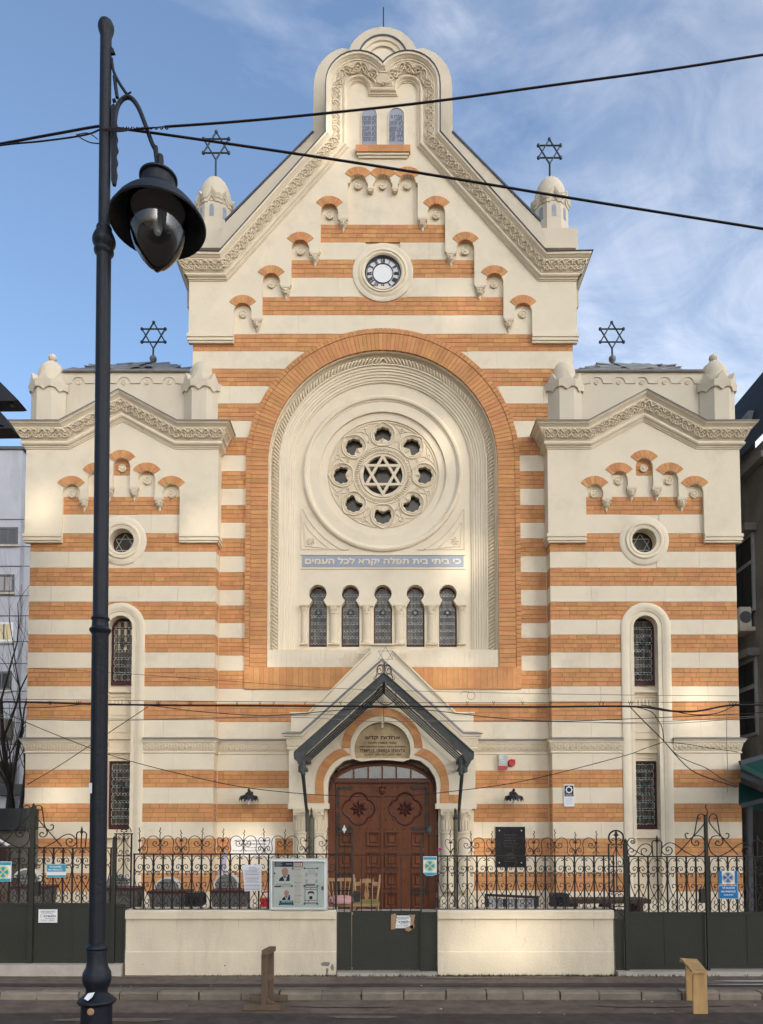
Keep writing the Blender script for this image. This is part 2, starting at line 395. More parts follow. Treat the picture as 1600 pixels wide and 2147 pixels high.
def text_mesh(name, s, width, height, x, y, z, matname, parent, depth=0.004, rtl=False, align='CENTER', stretch=True, bold=0.0):
    """lettering as a thin raised mesh, facing the street; centre at x, base line at z"""
    if rtl: s = s[::-1]
    cu = bpy.data.curves.new(name, 'FONT'); cu.body = s; cu.size = 1.0; cu.resolution_u = 2
    cu.fill_mode = 'NONE' if rtl else 'BOTH'; cu.dimensions = '3D' if rtl else '2D'; cu.offset = 0 if rtl else bold
    o = bpy.data.objects.new(name, cu); COL.objects.link(o)
    dg = bpy.context.evaluated_depsgraph_get()
    wire = bpy.data.meshes.new_from_object(o.evaluated_get(dg))
    bpy.data.objects.remove(o)
    if not rtl:
        V = [tuple(v.co) for v in wire.vertices]; Fc = [tuple(p.vertices) for p in wire.polygons]
        V = [(p[0], p[1], 0) for p in V]; loops = None
    nb = {}
    for e in wire.edges:
        i, j = e.vertices; nb.setdefault(i, []).append(j); nb.setdefault(j, []).append(i)
    co = [(v.co.x, v.co.y) for v in wire.vertices]; seen = set(); loops = []
    # follow the outlines in the order Blender wrote them, so their turning sense is kept
    if rtl: loops = []
    for i in (sorted(nb) if rtl else ()):
        if i in seen: continue
        lp = [i]; seen.add(i); cur = i
        while True:
            nx_ = [j for j in nb[cur] if j not in seen]
            if not nx_: break
            cur = min(nx_, key=lambda j: abs(j-cur)); seen.add(cur); lp.append(cur)
        if len(lp) > 2: loops.append([co[k] for k in lp])
    bpy.data.meshes.remove(wire)
    def area(lp): return sum(p[0]*q[1]-q[0]*p[1] for p, q in zip(lp, lp[1:]+lp[:1]))/2
    def inside(p, lp):
        r = False
        for q1, q2 in zip(lp, lp[1:]+lp[:1]):
            if (q1[1] > p[1]) != (q2[1] > p[1]) and p[0] < (q2[0]-q1[0])*(p[1]-q1[1])/(q2[1]-q1[1])+q1[0]: r = not r
        return r
    if rtl and not loops: return None
    if rtl: sgn = 1 if area(max(loops, key=lambda l_: abs(area(l_)))) > 0 else -1
    outers = [] if not rtl else [l_ for l_ in loops if area(l_)*sgn > 0]; inner = [] if not rtl else [l_ for l_ in loops if area(l_)*sgn <= 0]
    if rtl: V = []; Fc = []
    for k, ol_ in enumerate(outers):
        hs_ = [h_ for h_ in inner if inside(h_[0], ol_)]
        flat = ol_+[p for h_ in hs_ for p in h_]; n0 = len(V)
        V += [(p[0], p[1], (k % 3)*.0004) for p in flat]
        Fc += [tuple(n0+i for i in t) for t in tessellate_polygon([[Vector((p[0], p[1], 0)) for p in lp] for lp in [ol_]+hs_])]
    me = bpy.data.meshes.new(name); me.from_pydata(V, [], Fc)
    xs = [v[0] for v in V]; ys = [v[1] for v in V]
    w = max(xs)-min(xs); h = max(ys)-min(ys); x0 = min(xs); y0 = min(ys)
    kx = width/w; ky = height/h if height else kx
    me.materials.append(MAT[matname])
    for v in me.vertices:
        v.co = Vector((x+(v.co.x-x0)*kx-width/2, y-v.co.z, z+(v.co.y-y0)*ky))
    if rtl:      # heavier strokes: the same letters three times, a hair apart
        n0 = len(me.vertices); vs = [v.co.copy() for v in me.vertices]; fs = [tuple(p.vertices) for p in me.polygons]; e = height*.05 if height else .01
        V = []; Fc = []
        for k, (dx, dz) in enumerate(((0, 0), (e, 0), (-e, 0), (0, e), (0, -e))):
            V += [(v.x+dx, v.y-.0006*k, v.z+dz) for v in vs]; Fc += [tuple(i+n0*k for i in f) for f in fs]
        me2 = bpy.data.meshes.new(name); me2.from_pydata(V, [], Fc); me2.materials.append(MAT[matname]); me = me2
    o = link(name, me, parent)
    if parent is not None: 
        pl = parent_loc(parent)
        o.location = -pl
    return o

# ================================================================ THE SYNAGOGUE
YW = 17.0; YC = 17.3
synagogue = thing('synagogue', 'cream and orange striped synagogue with rose window, stepped gable and two side wings', 'synagogue')
S = synagogue
BRICKS = []      # (x0, x1, z0, z1, y front)
BLOCKS = []
PROUD = 0.012
def split_row(x0, x1, lo, hi, rnd):
    xs = [x0]; x = x0
    while True:
        x += rnd.uniform(lo, hi)
        if x > x1-lo*0.45: break
        xs.append(x)
    xs.append(x1); return xs
def course(x0, x1, z0, z1, Y, excl, rnd, rows=4):
    """a band of brick courses; excl(z) gives the span to leave out"""
    h = (z1-z0)/rows
    for r in range(rows):
        za = z0+r*h; zb = za+h
        segs = [(x0, x1)]
        for e0, e1 in excl((za+zb)/2):
            ns = []
            for a, b in segs:
                if e1 <= a or e0 >= b: ns.append((a, b)); continue
                if e0 > a: ns.append((a, e0))
                if e1 < b: ns.append((e1, b))
            segs = ns
        for a, b in segs:
            if b-a < 0.02: continue
            xs = split_row(a, b, 0.13, 0.36, rnd)
            for i in range(len(xs)-1):
                j = rnd.uniform(-0.0015, 0.0025)
                BRICKS.append((xs[i]+(0.004 if i else 0), xs[i+1]-0.004, za+0.0055, zb-0.0055, Y-PROUD-j))
def blockrow(x0, x1, z0, z1, Y, excl, rnd):
    segs = [(x0, x1)]
    for e0, e1 in excl((z0+z1)/2):
        ns = []
        for a, b in segs:
            if e1 <= a or e0 >= b: ns.append((a, b)); continue
            if e0 > a: ns.append((a, e0))
            if e1 < b: ns.append((e1, b))
        segs = ns
    for a, b in segs:
        if b-a < 0.02: continue
        xs = split_row(a, b, 0.65, 1.15, rnd)
        for i in range(len(xs)-1):
            BLOCKS.append((xs[i]+(0.002 if i else 0), xs[i+1]-0.002, z0+0.003, z1-0.003, Y-PROUD-0.002))
nox = lambda z: []

# ---- levels shared by wings and centre (brick bottom, brick top)
LV_W = [(1119,1156.7),(1191,1228.4),(1262,1299),(1331,1368),(1401,1439),(1471,1510),(1614,1651),(1685,1723),(1758,1796),(1830.5,1869)]
BANDS = [(Z(b, YW), Z(a, YW)) for a, b in LV_W]
BANDS_UP = [(Z(b, YC), Z(a, YC)) for a, b in [(471.5,509),(545.6,582.8),(623.3,661.5),(701,737),(774,810),(847,883),(918,955),(989,1025),(1060,1096)]]
GZ = -0.22
CORN0 = Z(1580, YW); CORN1 = Z(1545, YW)     # string course

# ---- templates
def corbel_mesh():
    m = MB()
    m.box(-.11, .11, -.075, 0, -.05, 0)
    m.box(-.10, .10, -.065, 0, -.075, -.05)
    prof = [(.088, -.075), (.09, -.10), (.08, -.13), (.085, -.15), (.075, -.18), (.05, -.215), (.028, -.235), (.034, -.25), (.03, -.27), (.012, -.30), (.0, -.335)]
    m.lathe(prof, (0, 0.0, 0), 10, ang0=pi, ang1=2*pi, squash=.8)
    for sx in (-1, 1):
        m.tube([(sx*.09, -.03, -.09), (sx*.095, -.05, -.13), (sx*.06, -.085, -.14), (sx*.035, -.085, -.11), (sx*.055, -.085, -.095)], .010, 5)
        m.tube([(0, -.085, -.16), (sx*.03, -.08, -.19), (sx*.06, -.06, -.175)], .009, 5)
    m.tube([(0, -.08, -.09), (0, -.085, -.2)], .012, 5)
    return m.mesh('corbel', 'cream_carved', smooth=True)
def medallion_mesh():
    m = MB(); r = .088
    m.lathe([(r, 0), (r, -.022), (r-.014, -.03), (r-.022, -.018), (0, -.016)], (0, 0, 0), 20, axis='y')
    m.lathe([(.026, -.016), (.02, -.03), (0, -.034)], (0, 0, 0), 10, axis='y')
    for k in range(5):
        a = pi/2+k*2*pi/5
        m.lathe([(.018, -.014), (.014, -.026), (0, -.03)], (.043*cos(a), 0, .043*sin(a)), 8, axis='y')
    m.box(-.008, .008, -.028, -.01, .02, .055)
    return m.mesh('medallion', 'cream_carved', smooth=True)
def wedge_mesh(name, r0, r1, da, y0, y1, gap=0.003, n=3):
    m = MB(); g0 = gap/r0; g1 = gap/r1
    o = arc(0, 0, r1, pi/2-da/2+g1, pi/2+da/2-g1, n); i = arc(0, 0, r0, pi/2+da/2-g0, pi/2-da/2+g0, n)
    m.slab(o+i, y0, y1)
    return m.mesh(name, 'brick')
CORBEL = corbel_mesh(); MEDAL = medallion_mesh()
FAN_R0, FAN_R1 = 18.7/94.2, 36.2/94.2
FAN_N = 6; FAN_DA = radians(108)/FAN_N
FAN = wedge_mesh('arch_brick', FAN_R0, FAN_R1, FAN_DA, -.008, .085)
ucube = MB().box(0, 1, 0, 1, 0, 1).mesh('brick', 'brick')
ublock = MB().box(0, 1, 0, 1, 0, 1).mesh('stone_block', 'cream')

def fan(x, z, Y):
    for k in range(FAN_N):
        a = (k-(FAN_N-1)/2)*FAN_DA
        place('arch_brick', FAN, S, (x, Y, z), rot=(0, a, 0))
def motif(m, fx, w, h, r=0.012, y=0.0):
    lift = r*.45
    """one unit of the carved leaf frieze; fx(u, n, d) gives the place in space"""
    def T(pts, rr): m.tube([fx(a*w, b*h, c+lift) for a, b, c in catmull([(p[0], p[1], p[2] if len(p) > 2 else 0) for p in pts], 3)], rr, 5, r_end=rr*.6)
    for s in (-1, 1):
        T([(0, .28, .01), (s*.13, .12, .012), (s*.24, .22, .012), (s*.22, .42, .01), (s*.10, .44, .008), (s*.11, .32, .006)], r)
        T([(s*.5, .62, .008), (s*.40, .90, .014), (s*.24, .92, .016), (s*.12, .74, .012), (0, .58, .01)], r*1.15)
        T([(s*.5, .50, .006), (s*.40, .30, .012), (s*.32, .10, .01)], r*1.0)
        T([(s*.36, .66, .006), (s*.25, .62, .012), (s*.18, .52, .008)], r*.9)
    m.tube([fx(0, .06*h, .0), fx(0, .25*h, .014), fx(0, .5*h, .004)], r*1.3, 5, r_end=r*.6)
    m.tube([fx(0, .62*h, .0), fx(0, .82*h, .014), fx(0, 1.0*h, .0)], r*1.1, 5, r_end=r*.5)
def frieze_along(m, path, n0, n1, d0, d1, Y0, pitch, ends=(0, 0), r=.012):
    """carved units set along the offset of a path"""
    # cumulative length per straight/arc piece on the mid offset line
    mid = offset_path(path, (n0+n1)/2)
    L_ = [0]
    for i in range(len(mid)-1): L_.append(L_[-1]+math.dist(mid[i], mid[i+1]))
    tot = L_[-1]; k = max(1, round(tot/pitch)); w = tot/k
    def at(s):
        s = min(max(s, 0), tot-1e-6)
        for i in range(len(L_)-1):
            if s <= L_[i+1]:
                t = (s-L_[i])/max(L_[i+1]-L_[i], 1e-9)
                a = mid[i]; b = mid[i+1]; dx = (b[0]-a[0]); dz = b[1]-a[1]; l = sqrt(dx*dx+dz*dz) or 1
                return (a[0]+dx*t, a[1]+dz*t, dx/l, dz/l)
        return (*mid[-1], 1, 0)
    H = n1-n0
    for j in range(k):
        c = w*(j+.5)
        def fx(u, n, d, c=c):
            x, z, tx, tz = at(c+u)
            q = n-H/2
            return (x-tz*q, Y0-(d0+(d1-d0)*(n/H))-d, z+tx*q)
        motif(m, fx, w, H, r)
def offset_path(path, n):
    out = []
    m = len(path)
    def nrm(a, b):
        dx = b[0]-a[0]; dz = b[1]-a[1]; l = sqrt(dx*dx+dz*dz) or 1
        return (-dz/l, dx/l)
    for i, p in enumerate(path):
        if 0 < i < m-1:
            na = nrm(path[i-1], p); nb = nrm(p, path[i+1]); k = max(1+na[0]*nb[0]+na[1]*nb[1], .3)
            v = ((na[0]+nb[0])/k, (na[1]+nb[1])/k)
        elif i == 0: v = nrm(path[0], path[1])
        else: v = nrm(path[-2], path[-1])
        out.append((p[0]+n*v[0], p[1]+n*v[1]))
    return out
def return_piece(m, xe, zb, prof, Y0, Yb, sg):
    m.loft([[(xe+sg*d, Y0-d, zb+n), (xe+sg*d, Yb, zb+n)] for n, d in prof])
def leaded(parent, x0, x1, z0, z1, Y, sx, cols, warm=False, arch=None, star=True, star_z=None):
    """stained panes in lead cames: glass pieces, cames, star and small teal diamonds"""
    g = MB(sx); gw = MB(sx); l = MB(sx); t = MB(sx)
    w = (x1-x0)/cols; hh = w*2.35
    rows = max(1, round((z1-z0)/hh)); hh = (z1-z0)/rows; dq = w*.42
    def inside(x, z):
        if arch is None: return True
        cx, cz, r = arch
        return z < cz or (x-cx)**2+(z-cz)**2 < r*r
    lw = .0045
    for j in range(rows):
        za = z0+j*hh; zb = za+hh
        for i in range(cols):
            cx = x0+(i+.5)*w
            if not inside(cx, zb-dq*.3): 
                if not inside(cx, za+hh*.4): continue
            hexa = [(cx-w/2, za+dq), (cx, za+dq*.35), (cx+w/2, za+dq), (cx+w/2, zb-dq), (cx, zb-dq*.35), (cx-w/2, zb-dq)]
            tgt = gw if (warm and j > rows*0.38 and (i % 2 == 0)) else g
            tgt.add([(p[0], Y-.002, p[1]) for p in hexa], [(0,1,2,3,4,5)])
            q = [(cx+w/2, 0), (cx, 0)]
            for a, b in zip(hexa, hexa[1:]+hexa[:1]):
                l.bar((a[0], Y-.006, a[1]), (b[0], Y-.006, b[1]), lw*1.5, lw*1.6)
            if j:
                t.add([(cx, Y-.004, za-dq*.3), (cx+w*.22, Y-.004, za), (cx, Y-.004, za+dq*.3), (cx-w*.22, Y-.004, za)], [(0,1,2,3)])
    g.build('stained_panes', 'stained_glass', parent)['kind'] = 'stuff'
    if gw.v: gw.build('warm_panes', 'stained_warm', parent)['kind'] = 'stuff'
    l.build('lead_cames', 'lead', parent)['kind'] = 'stuff'
    t.build('diamond_panes', 'teal_glass', parent)['kind'] = 'stuff'
    if star:
        cx = (x0+x1)/2; cz = star_z if star_z is not None else z0+(z1-z0)*.6; R = w*1.25
        s = MB(sx)
        for a0 in (pi/2, -pi/2):
            pts = [(cx+R*cos(a0+k*2*pi/3), cz+R*sin(a0+k*2*pi/3)) for k in range(3)]
            for a, b in zip(pts, pts[1:]+pts[:1]):
                s.bar((a[0], Y-.012, a[1]), (b[0], Y-.012, b[1]), .016, .006)
        s.build('star_cames', 'lead_dark', parent)
        c = MB(sx); c.lathe([(w*.5, 0), (w*.5, -.004), (0, -.004)], (cx, Y-.008, cz), 8, axis='y'); c.build('star_centre', 'teal_glass', parent)

# ================================================================ WINGS
def wing(sx):
    rnd = random.Random(11 if sx > 0 else 23)
    xa, xb = X(1154.5, 1300, YW), X(1545.5, 1300, YW)     # lower wall edges
    cx = X(1350, 1134, YW)
    cz = Z(1134, YW); RR = 52.6/94.0; RH = 25.8/94.0
    # slot (tall niche)
    sxa, sxb = cx-.27, cx+.27; so = .285
    zt = Z(1264.5, YW); zc = zt-(.27+so)
    W = MB(sx)
    niche = [(sxa-.012, GZ+.29), (sxb+.012, GZ+.29)] + arc(cx, zc, .282, 0, pi, 20)
    ztop = Z(900, YW)
    W.slab([(xa, GZ), (xb, GZ), (xb, ztop), (xa, ztop)], YW, YW+.27, holes=[niche, arc(cx, cz, RH+.01, 0, 2*pi, 32)[:-1]])
    W.box(xa, xb, YW+.272, YW+6, GZ, ztop)
    W.build('wing_wall', 'cream', S)
    def excl(z):
        e = []
        if abs(z-cz) < RR-.04:
            q = sqrt((RR-.04)**2-(z-cz)**2); e.append((cx-q, cx+q))
        q = .27+so-.03
        if z < zc: e.append((cx-q, cx+q))
        elif z < zc+q: qq = sqrt(q*q-(z-zc)**2); e.append((cx-qq, cx+qq))
        return e
    M = MB(sx)
    band = [(Z(1079, YW), Z(1042, YW))]+BANDS
    px_in, px_out = X(1228, 1080, YW), X(1474, 1080, YW)
    for k, (z0, z1) in enumerate(band):
        a, b = (px_in-.05, px_out+.05) if k == 0 else (xa, xb)
        if k == 0: course(a, b, z0, z1, YW, nox, rnd)
        else: course(a, b, z0, z1, YW, excl, rnd)
        M.box(a+.002, b-.002, YW-.005, YW+.05, z0+.001, z1-.001) if k == 0 else None
        if k:
            for r in range(4):
                h = (z1-z0)/4
                # courses turning round the inner corner
                if sx: 
                    SIDE.append((sx, xa, z0+r*h+.004, z0+(r+1)*h-.004))
            es = sorted(excl((z0+z1)/2)+[])
            segs = [(a+.002, b-.002)]
            for e0, e1 in es: segs = [q for s in segs for q in ([(s[0], e0), (e1, s[1])] if e0 < s[1] and e1 > s[0] else [s])]
            for s0, s1 in segs: M.box(s0, s1, YW-.005, YW+.05, z0+.001, z1-.001)
    M.build('mortar_bed', 'mortar', S)['kind'] = 'stuff'
    # cream courses between
    lows = sorted(BANDS)
    rows = []
    for i in range(len(lows)-1):
        za, zb = lows[i][1], lows[i+1][0]
        if abs((za+zb)/2-(CORN0+CORN1)/2) < .5:
            rows += [(za, CORN0+.02), (CORN1-.01, zb)]
        else: rows.append((za, zb))
    rows.append((GZ, lows[0][0])); rows.append((lows[-1][1], Z(1079, YW)))
    for i, (za, zb) in enumerate(rows):
        a, b = (px_in-.05, px_out+.05) if i == len(rows)-1 else (xa, xb)
        BL = []
        n0 = len(BLOCKS); blockrow(a, b, za, zb, YW, excl, rnd)
        new = BLOCKS[n0:]; del BLOCKS[n0:]
        for q in new: BLOCKS.append(q+(sx,))
    BRICKS_W.setdefault(sx, []).extend(BRICKS); BRICKS.clear()
    # raised upper layer with the stepped blind arches
    Y1 = YW-.085
    la, lb = X(1150, 1050, Y1)-.01, X(1553, 1050, Y1)
    zb0 = Z(1119, Y1); zk = Z(942, Y1); zap = Z(884, Y1)
    k1, k2 = cx-1.18, cx+1.18
    ax = [(1457, 1032.5), (1404.5, 1004), (1351, 978)]      # arches: fifth, fourth, centre (px x, px y of circle centre)
    def pt(x, y): return (X(x, y, Y1), Z(y, Y1))
    c3 = pt(1351, 978.5)[0]
    def sym(x): return 2*c3-x
    spr = FAN_R0
    right = []
    A5 = pt(1457, 1033); A4 = pt(1404.5, 1005); A3 = (c3, Z(978.5, Y1))
    zc5 = Z(1042, Y1); zc4 = Z(1020, Y1)
    half = .195
    def archtop(c): return arc(c[0], c[1], half, 0, pi, 10)
    # opening outline from right foot to left foot, counter-clockwise
    hole = [(A5[0]+half, zb0)] + archtop(A5) + [(A5[0]-half, zc5), (A4[0]+half, zc5)] + archtop(A4) + [(A4[0]-half, zc4), (A3[0]+half, zc4)] + archtop(A3) + [(A3[0]-half, zc4)]
    m4 = (sym(A4[0]), A4[1]); m5 = (sym(A5[0]), A5[1])
    hole += [(m4[0]+half, zc4)] + archtop(m4) + [(m4[0]-half, zc5), (m5[0]+half, zc5)] + archtop(m5) + [(m5[0]-half, zb0)]
    outer = [(la, zb0), (la, zk+.3), (k1, zk+.3), (cx, zap+.3), (k2, zk+.3), (lb, zk+.3), (lb, zb0)]
    U = MB(sx); U.slab(outer+hole, Y1, YW+.01)
    U.box(la, xa, YW+.0, YC+.2, zb0, zk+.4)
    U.build('upper_wall', 'cream', S)
    for c in (A3, A4, A5, m4, m5): fan(sx*c[0], c[1], Y1-.004)
    for c, (mx, my) in zip((A5, A4, m4, m5), ((0, 0), (0, 0), (0, 0), (0, 0))):
        place('medallion', MEDAL, S, (sx*c[0], YW-.016, c[1]-.01))
    place('medallion', MEDAL, S, (sx*A3[0], YW-.03, A3[1]-.02))
    # brick patches inside the three middle arches
    n0 = len(BRICKS)
    course(A3[0]-half, A3[0]+half, Z(997, YW), Z(960, YW), YW, nox, rnd, 4)
    for c in (A4, m4): course(c[0]-half, c[0]+half, Z(996, YW), Z(984, YW), YW, nox, rnd, 1)
    BRICKS_W[sx].extend(BRICKS[n0:]); del BRICKS[n0:]
    for xx, zz in (((A5[0]+A4[0])/2, zc5), ((A4[0]+A3[0])/2, zc4)):
        place('corbel', CORBEL, S, (sx*xx, Y1+.07, zz)); place('corbel', CORBEL, S, (sx*sym(xx), Y1+.07, zz))
    # pilaster feet
    for a, b in ((la, m5[0]-half), (A5[0]+half, lb)):
        zz = zb0; F_ = MB(sx)
        for (dz, d) in ((.075, .035), (.03, .012), (.05, .025), (.045, .0)):
            lo = -.012 if (a == la) else 0; 
            F_.box(a-(d if a == la else 0), b+(d if b == lb else 0), Y1-d, YW+.01 if a != la else YC, zz-dz+.002, zz); zz -= dz
        F_.build('pilaster_foot', 'cream', S)
    # raking cornice
    C = MB(sx)
    path = [(la, zk), (k1, zk), (cx, zap), (k2, zk), (lb, zk)]
    prof = [(0, 0), (0, .02), (.03, .02), (.03, .04), (.06, .045), (.06, .06), (.075, .085), (.10, .10), (.125, .095), (.14, .075), (.16, .075), (.18, .09),
            (.30, .15), (.375, .185), (.375, .20), (.40, .20), (.42, .215), (.45, .25), (.46, .275), (.485, .285), (.485, .30), (.50, .30)]
    C.sweep(path, prof, Y1, ends=(-1, 1), cap=False)
    return_piece(C, la, zk, prof, Y1, YC+.05, -1); return_piece(C, lb, zk, prof, Y1, YC+3, 1)
    C.build('raking_cornice', 'cream', S)
    FL = MB(sx)
    FL.sweep(path, [(.50, -.3), (.50, .315), (.52, .32), (.53, .30), (.545, -.3)], Y1, ends=(-1, 1), cap=False)
    return_piece(FL, la, zk, [(.50, .0), (.50, .315), (.52, .32), (.53, .0)], Y1, YC+.05, -1)
    FL.build('flashing', 'zinc', S)
    FR = MB(sx)
    pe = [(la-.12, zk)]+path[1:-1]+[(lb+.12, zk)]
    frieze_along(FR, pe, .185, .37, .105, .185, Y1, .31, r=.019)
    # the carving on the short return
    for yy in (.12, .32):
        def fx(u, n, d, yy=yy): return (la-.10-.07*n/.185-d, Y1-.1+yy+u, zk+.185+n)
        motif(FR, fx, .2, .185, .012)
    FR.build('carved_frieze', 'cream_carved', S, smooth=True)
    # attic parapet with two capped piers
    YA = YW+.35
    zt1 = Z(781, YA); zlow = zk+.2
    A = MB(sx)
    pa, pb = X(1180, 800, YA), X(1503, 800, YA)
    A.box(pa, pb, YA, YA+.3, zlow, zt1)
    A.box(pa, pa+.3, YA+.3, YA+5, zlow, zt1); A.box(pb-.3, pb, YA+.3, YA+5, zlow, zt1)
    # string with small arches
    zs = Z(807, YA)
    arcsx = [X(q, 801, YA) for q in (1251, 1297.5, 1345.5, 1393, 1441)]
    pth = [(pb-.35, zs)]
    for q in reversed(arcsx): pth += arc(q, zs+.03, .15, 0, pi, 10)
    pth += [(pa+.35, zs)]
    A.sweep(list(reversed(pth)), [(0, 0), (0, .02), (.028, .02), (.028, 0)], YA)
    A.build('parapet', 'cream_attic', S)
    for q in arcsx: place('rosette', MEDAL, S, (sx*q, YA+.003, zs+.05), scale=(.62, .8, .62))
    G = MB(sx); G.box(pa+.3, pb-.3, YA-.03, YA+.32, zt1, zt1+.035); G.tube([(pa+.35, YA-.04, zt1+.02), (pb-.35, YA-.04, zt1+.02)], .03, 6)
    G.build('gutter', 'zinc', S)
    for pcx in (pa+.02, pb-.02):
        T = MB(sx)
        r = .435; yc = YA+.12; zp = Z(808, YA-.28)
        T.lathe([(r, zlow-zp), (r, 0), (0, .0)], (pcx, yc, zp), 8, ang0=pi/8, ang1=2*pi+pi/8)
        # cap: peaked little gables on each face
        for k in range(8):
            a = k*pi/4; ap = r*cos(pi/8)
            nx, ny = cos(a), sin(a); tx, ty = -sin(a), cos(a); hw = r*sin(pi/8)
            pts = [(-hw*1.08, -.02), (-hw*.55, -.02), (-hw*.3, -.12), (0, -.04), (hw*.3, -.12), (hw*.55, -.02), (hw*1.08, -.02), (hw*1.15, .16), (hw*.95, .17), (hw*.55, .13), (0, .43), (-hw*.55, .13), (-hw*.95, .17), (-hw*1.15, .16)]
            pts = [(-hw*1.0, -.03), (-hw*.5, -.03), (0, -.10), (hw*.5, -.03), (hw*1.0, -.03), (hw*1.0, .13), (hw*.60, .13), (0, .34), (-hw*.60, .13), (-hw*1.0, .13)]
            v = []
            for dd in (ap-.10, ap+.045):
                for u, h in pts:
                    q = dd+.02*(h > .05)
                    k_ = (q/ap); v.append((pcx+nx*q+tx*u*k_, yc+ny*q+ty*u*k_, zp+h))
            n = len(pts)
            fs = [tuple(range(n)), tuple(range(2*n-1, n-1, -1))]+[(i, (i+1) % n, (i+1) % n+n, i+n) for i in range(n)]
            T.add(v, fs)
        T.build('pier', 'cream_attic', S)
        D = MB(sx)
        R = .31; zp += .27; D.lathe([(R*1.02, -.3), (R*1.02, .0), (R, .02), (R, .16), (R*.97, .24), (R*.87, .33), (R*.7, .41), (R*.45, .47), (.12, .50), (.055, .51), (.05, .54), (.085, .57), (.10, .62), (.085, .67), (.05, .70), (0, .715)], (pcx, yc, zp), 24)
        D.build('finial_dome', 'cream_attic', S, smooth=True)
    # low zinc roof of overlapping sheets
    R_ = thingless('wing_roof', sx)
    zb_ = zt1+.02
    rr = MB(sx); rr.add([(pa+.35, YA+.1, zb_), (pb-.35, YA+.1, zb_), (pb-.35, YA+5, zb_), (pa+.35, YA+5, zb_), (X(1290, 764, YA+2.3), YA+2.3, Z(764, YA+2.3)), (X(1400, 764, YA+2.3), YA+2.3, Z(764, YA+2.3))], [(0,1,5,4), (1,2,5), (2,3,4,5), (3,0,4)])
    roof = rr.build('wing_roof', 'roof_metal', S)
    for k in range(14):
        sh = MB(sx); u = (k*7%22)/21; xx = pa+.45+u*(pb-pa-1.1); yy = YA+.15+rnd.uniform(0, .5) + max(0, 1-abs(u-.45)*2.2)*1.0
        zz = zb_+(Z(757, YA+2.3)-zb_)/2.2*(yy-YA-.1)+.03; w = rnd.uniform(.35, .6); t = rnd.uniform(-.04, .04)
        sh.add([(xx, yy, zz+t), (xx+w, yy, zz-t), (xx+w, yy+.6, zz+.44-t), (xx, yy+.6, zz+.44+t), (xx, yy, zz+t-.03), (xx+w, yy, zz-t-.03)], [(0,1,2,3), (0,4,5,1)])
        sh.build('zinc_sheet', 'roof_metal', roof)
    for (xl_, xr_, yt_, yb_, Yq, tl) in ((1214, 1467, 768, 773, YA+1.0, .02), (1226, 1430, 763.5, 768, YA+1.5, -.015), (1250, 1362, 755.5, 760.5, YA+2.0, .02), (1330, 1420, 759, 764, YA+1.8, -.02)):
        for q in range(3):
            a_, b_ = X(xl_+(xr_-xl_)*q/3+.5, 765, Yq), X(xl_+(xr_-xl_)*(q+1)/3-.5, 765, Yq); za_, zb2 = Z(yb_, Yq), Z(yt_, Yq); e_ = rnd.uniform(-.02, .02)
            sh = MB(sx); sh.add([(a_, Yq, za_+tl+e_), (b_, Yq, za_-tl+e_), (b_+.04, Yq+.5, zb2-tl), (a_+.04, Yq+.5, zb2+tl+e_), (a_, Yq, za_+tl-.03+e_), (b_, Yq, za_-tl-.03+e_)], [(0,1,2,3), (0,4,5,1)]); sh.build('zinc_sheet', 'roof_metal', roof)
    star_finial(sx*X(1283, 700, YA+2.3), YA+2.3, Z(757, YA+2.3), Z(703.5, YA+2.3), 29*(YA+2.3)/F, 'roof_star')
    # tall niche: surround, glazing, apron
    fr = MB(sx)
    path = [(sxb, GZ+.3), (sxb, zc)] + arc(cx, zc, .27, 0, pi, 20)[1:-1] + [(sxa, zc), (sxa, GZ+.3)]
    path = list(reversed(path))
    prof = [(0, -.26), (0, .02), (.07, .02), (.075, .012), (.095, .012), (.10, .03), (.135, .035), (.15, .045), (so-.02, .045), (so, .035), (so, 0)]
    fr.sweep(path, prof, YW)
    fr.build('niche_surround', 'cream', S, smooth=True)
    Yg = YW+.24
    ap = MB(sx)
    gz0, gz1 = Z(1437, Yg), zc
    ap.box(sxa, sxb, Yg+.02, Yg+.05, GZ+.3, zc+.3)
    zs0, zs1 = Z(1450, Yg-.1), Z(1440, Yg)
    ap.loft([[(sxa, Yg-.0, zs1), (sxb, Yg-.0, zs1)], [(sxa, Yg-.17, zs0), (sxb, Yg-.17, zs0)], [(sxa, Yg-.17, zs0-.03), (sxb, Yg-.17, zs0-.03)], [(sxa, Yg-.1, zs0-.05), (sxb, Yg-.1, zs0-.05)], [(sxa, Yg-.1, Z(1551, Yg)), (sxb, Yg-.1, Z(1551, Yg))]])
    ap.box(sxa, sxb, Yg-.12, Yg+.02, Z(1551, Yg), Z(1546, Yg)); ap.box(sxa, sxb, Yg-.07, Yg+.02, Z(1590, Yg), Z(1551, Yg))
    ap.box(sxa, sxb, Yg-.10, Yg+.02, Z(1577, Yg), Z(1573, Yg)); ap.box(sxa, sxb, Yg-.14, Yg+.02, Z(1580, Yg), Z(1577, Yg)); ap.box(sxa, sxb, Yg-.05, Yg+.02, Z(1596, Yg), Z(1580, Yg))
    # sunk panel edges and a row of little drops
    for a, b, c, d in ((1328, 1365, 1499, 1501), (1328, 1365, 1535, 1537)): ap.box(X(a, c, Yg), X(b, c, Yg), Yg-.112, Yg-.09, Z(d, Yg), Z(c, Yg))
    for a in (1328, 1364): ap.box(X(a, 1500, Yg), X(a+1.2, 1500, Yg), Yg-.112, Yg-.09, Z(1537, Yg), Z(1499, Yg))
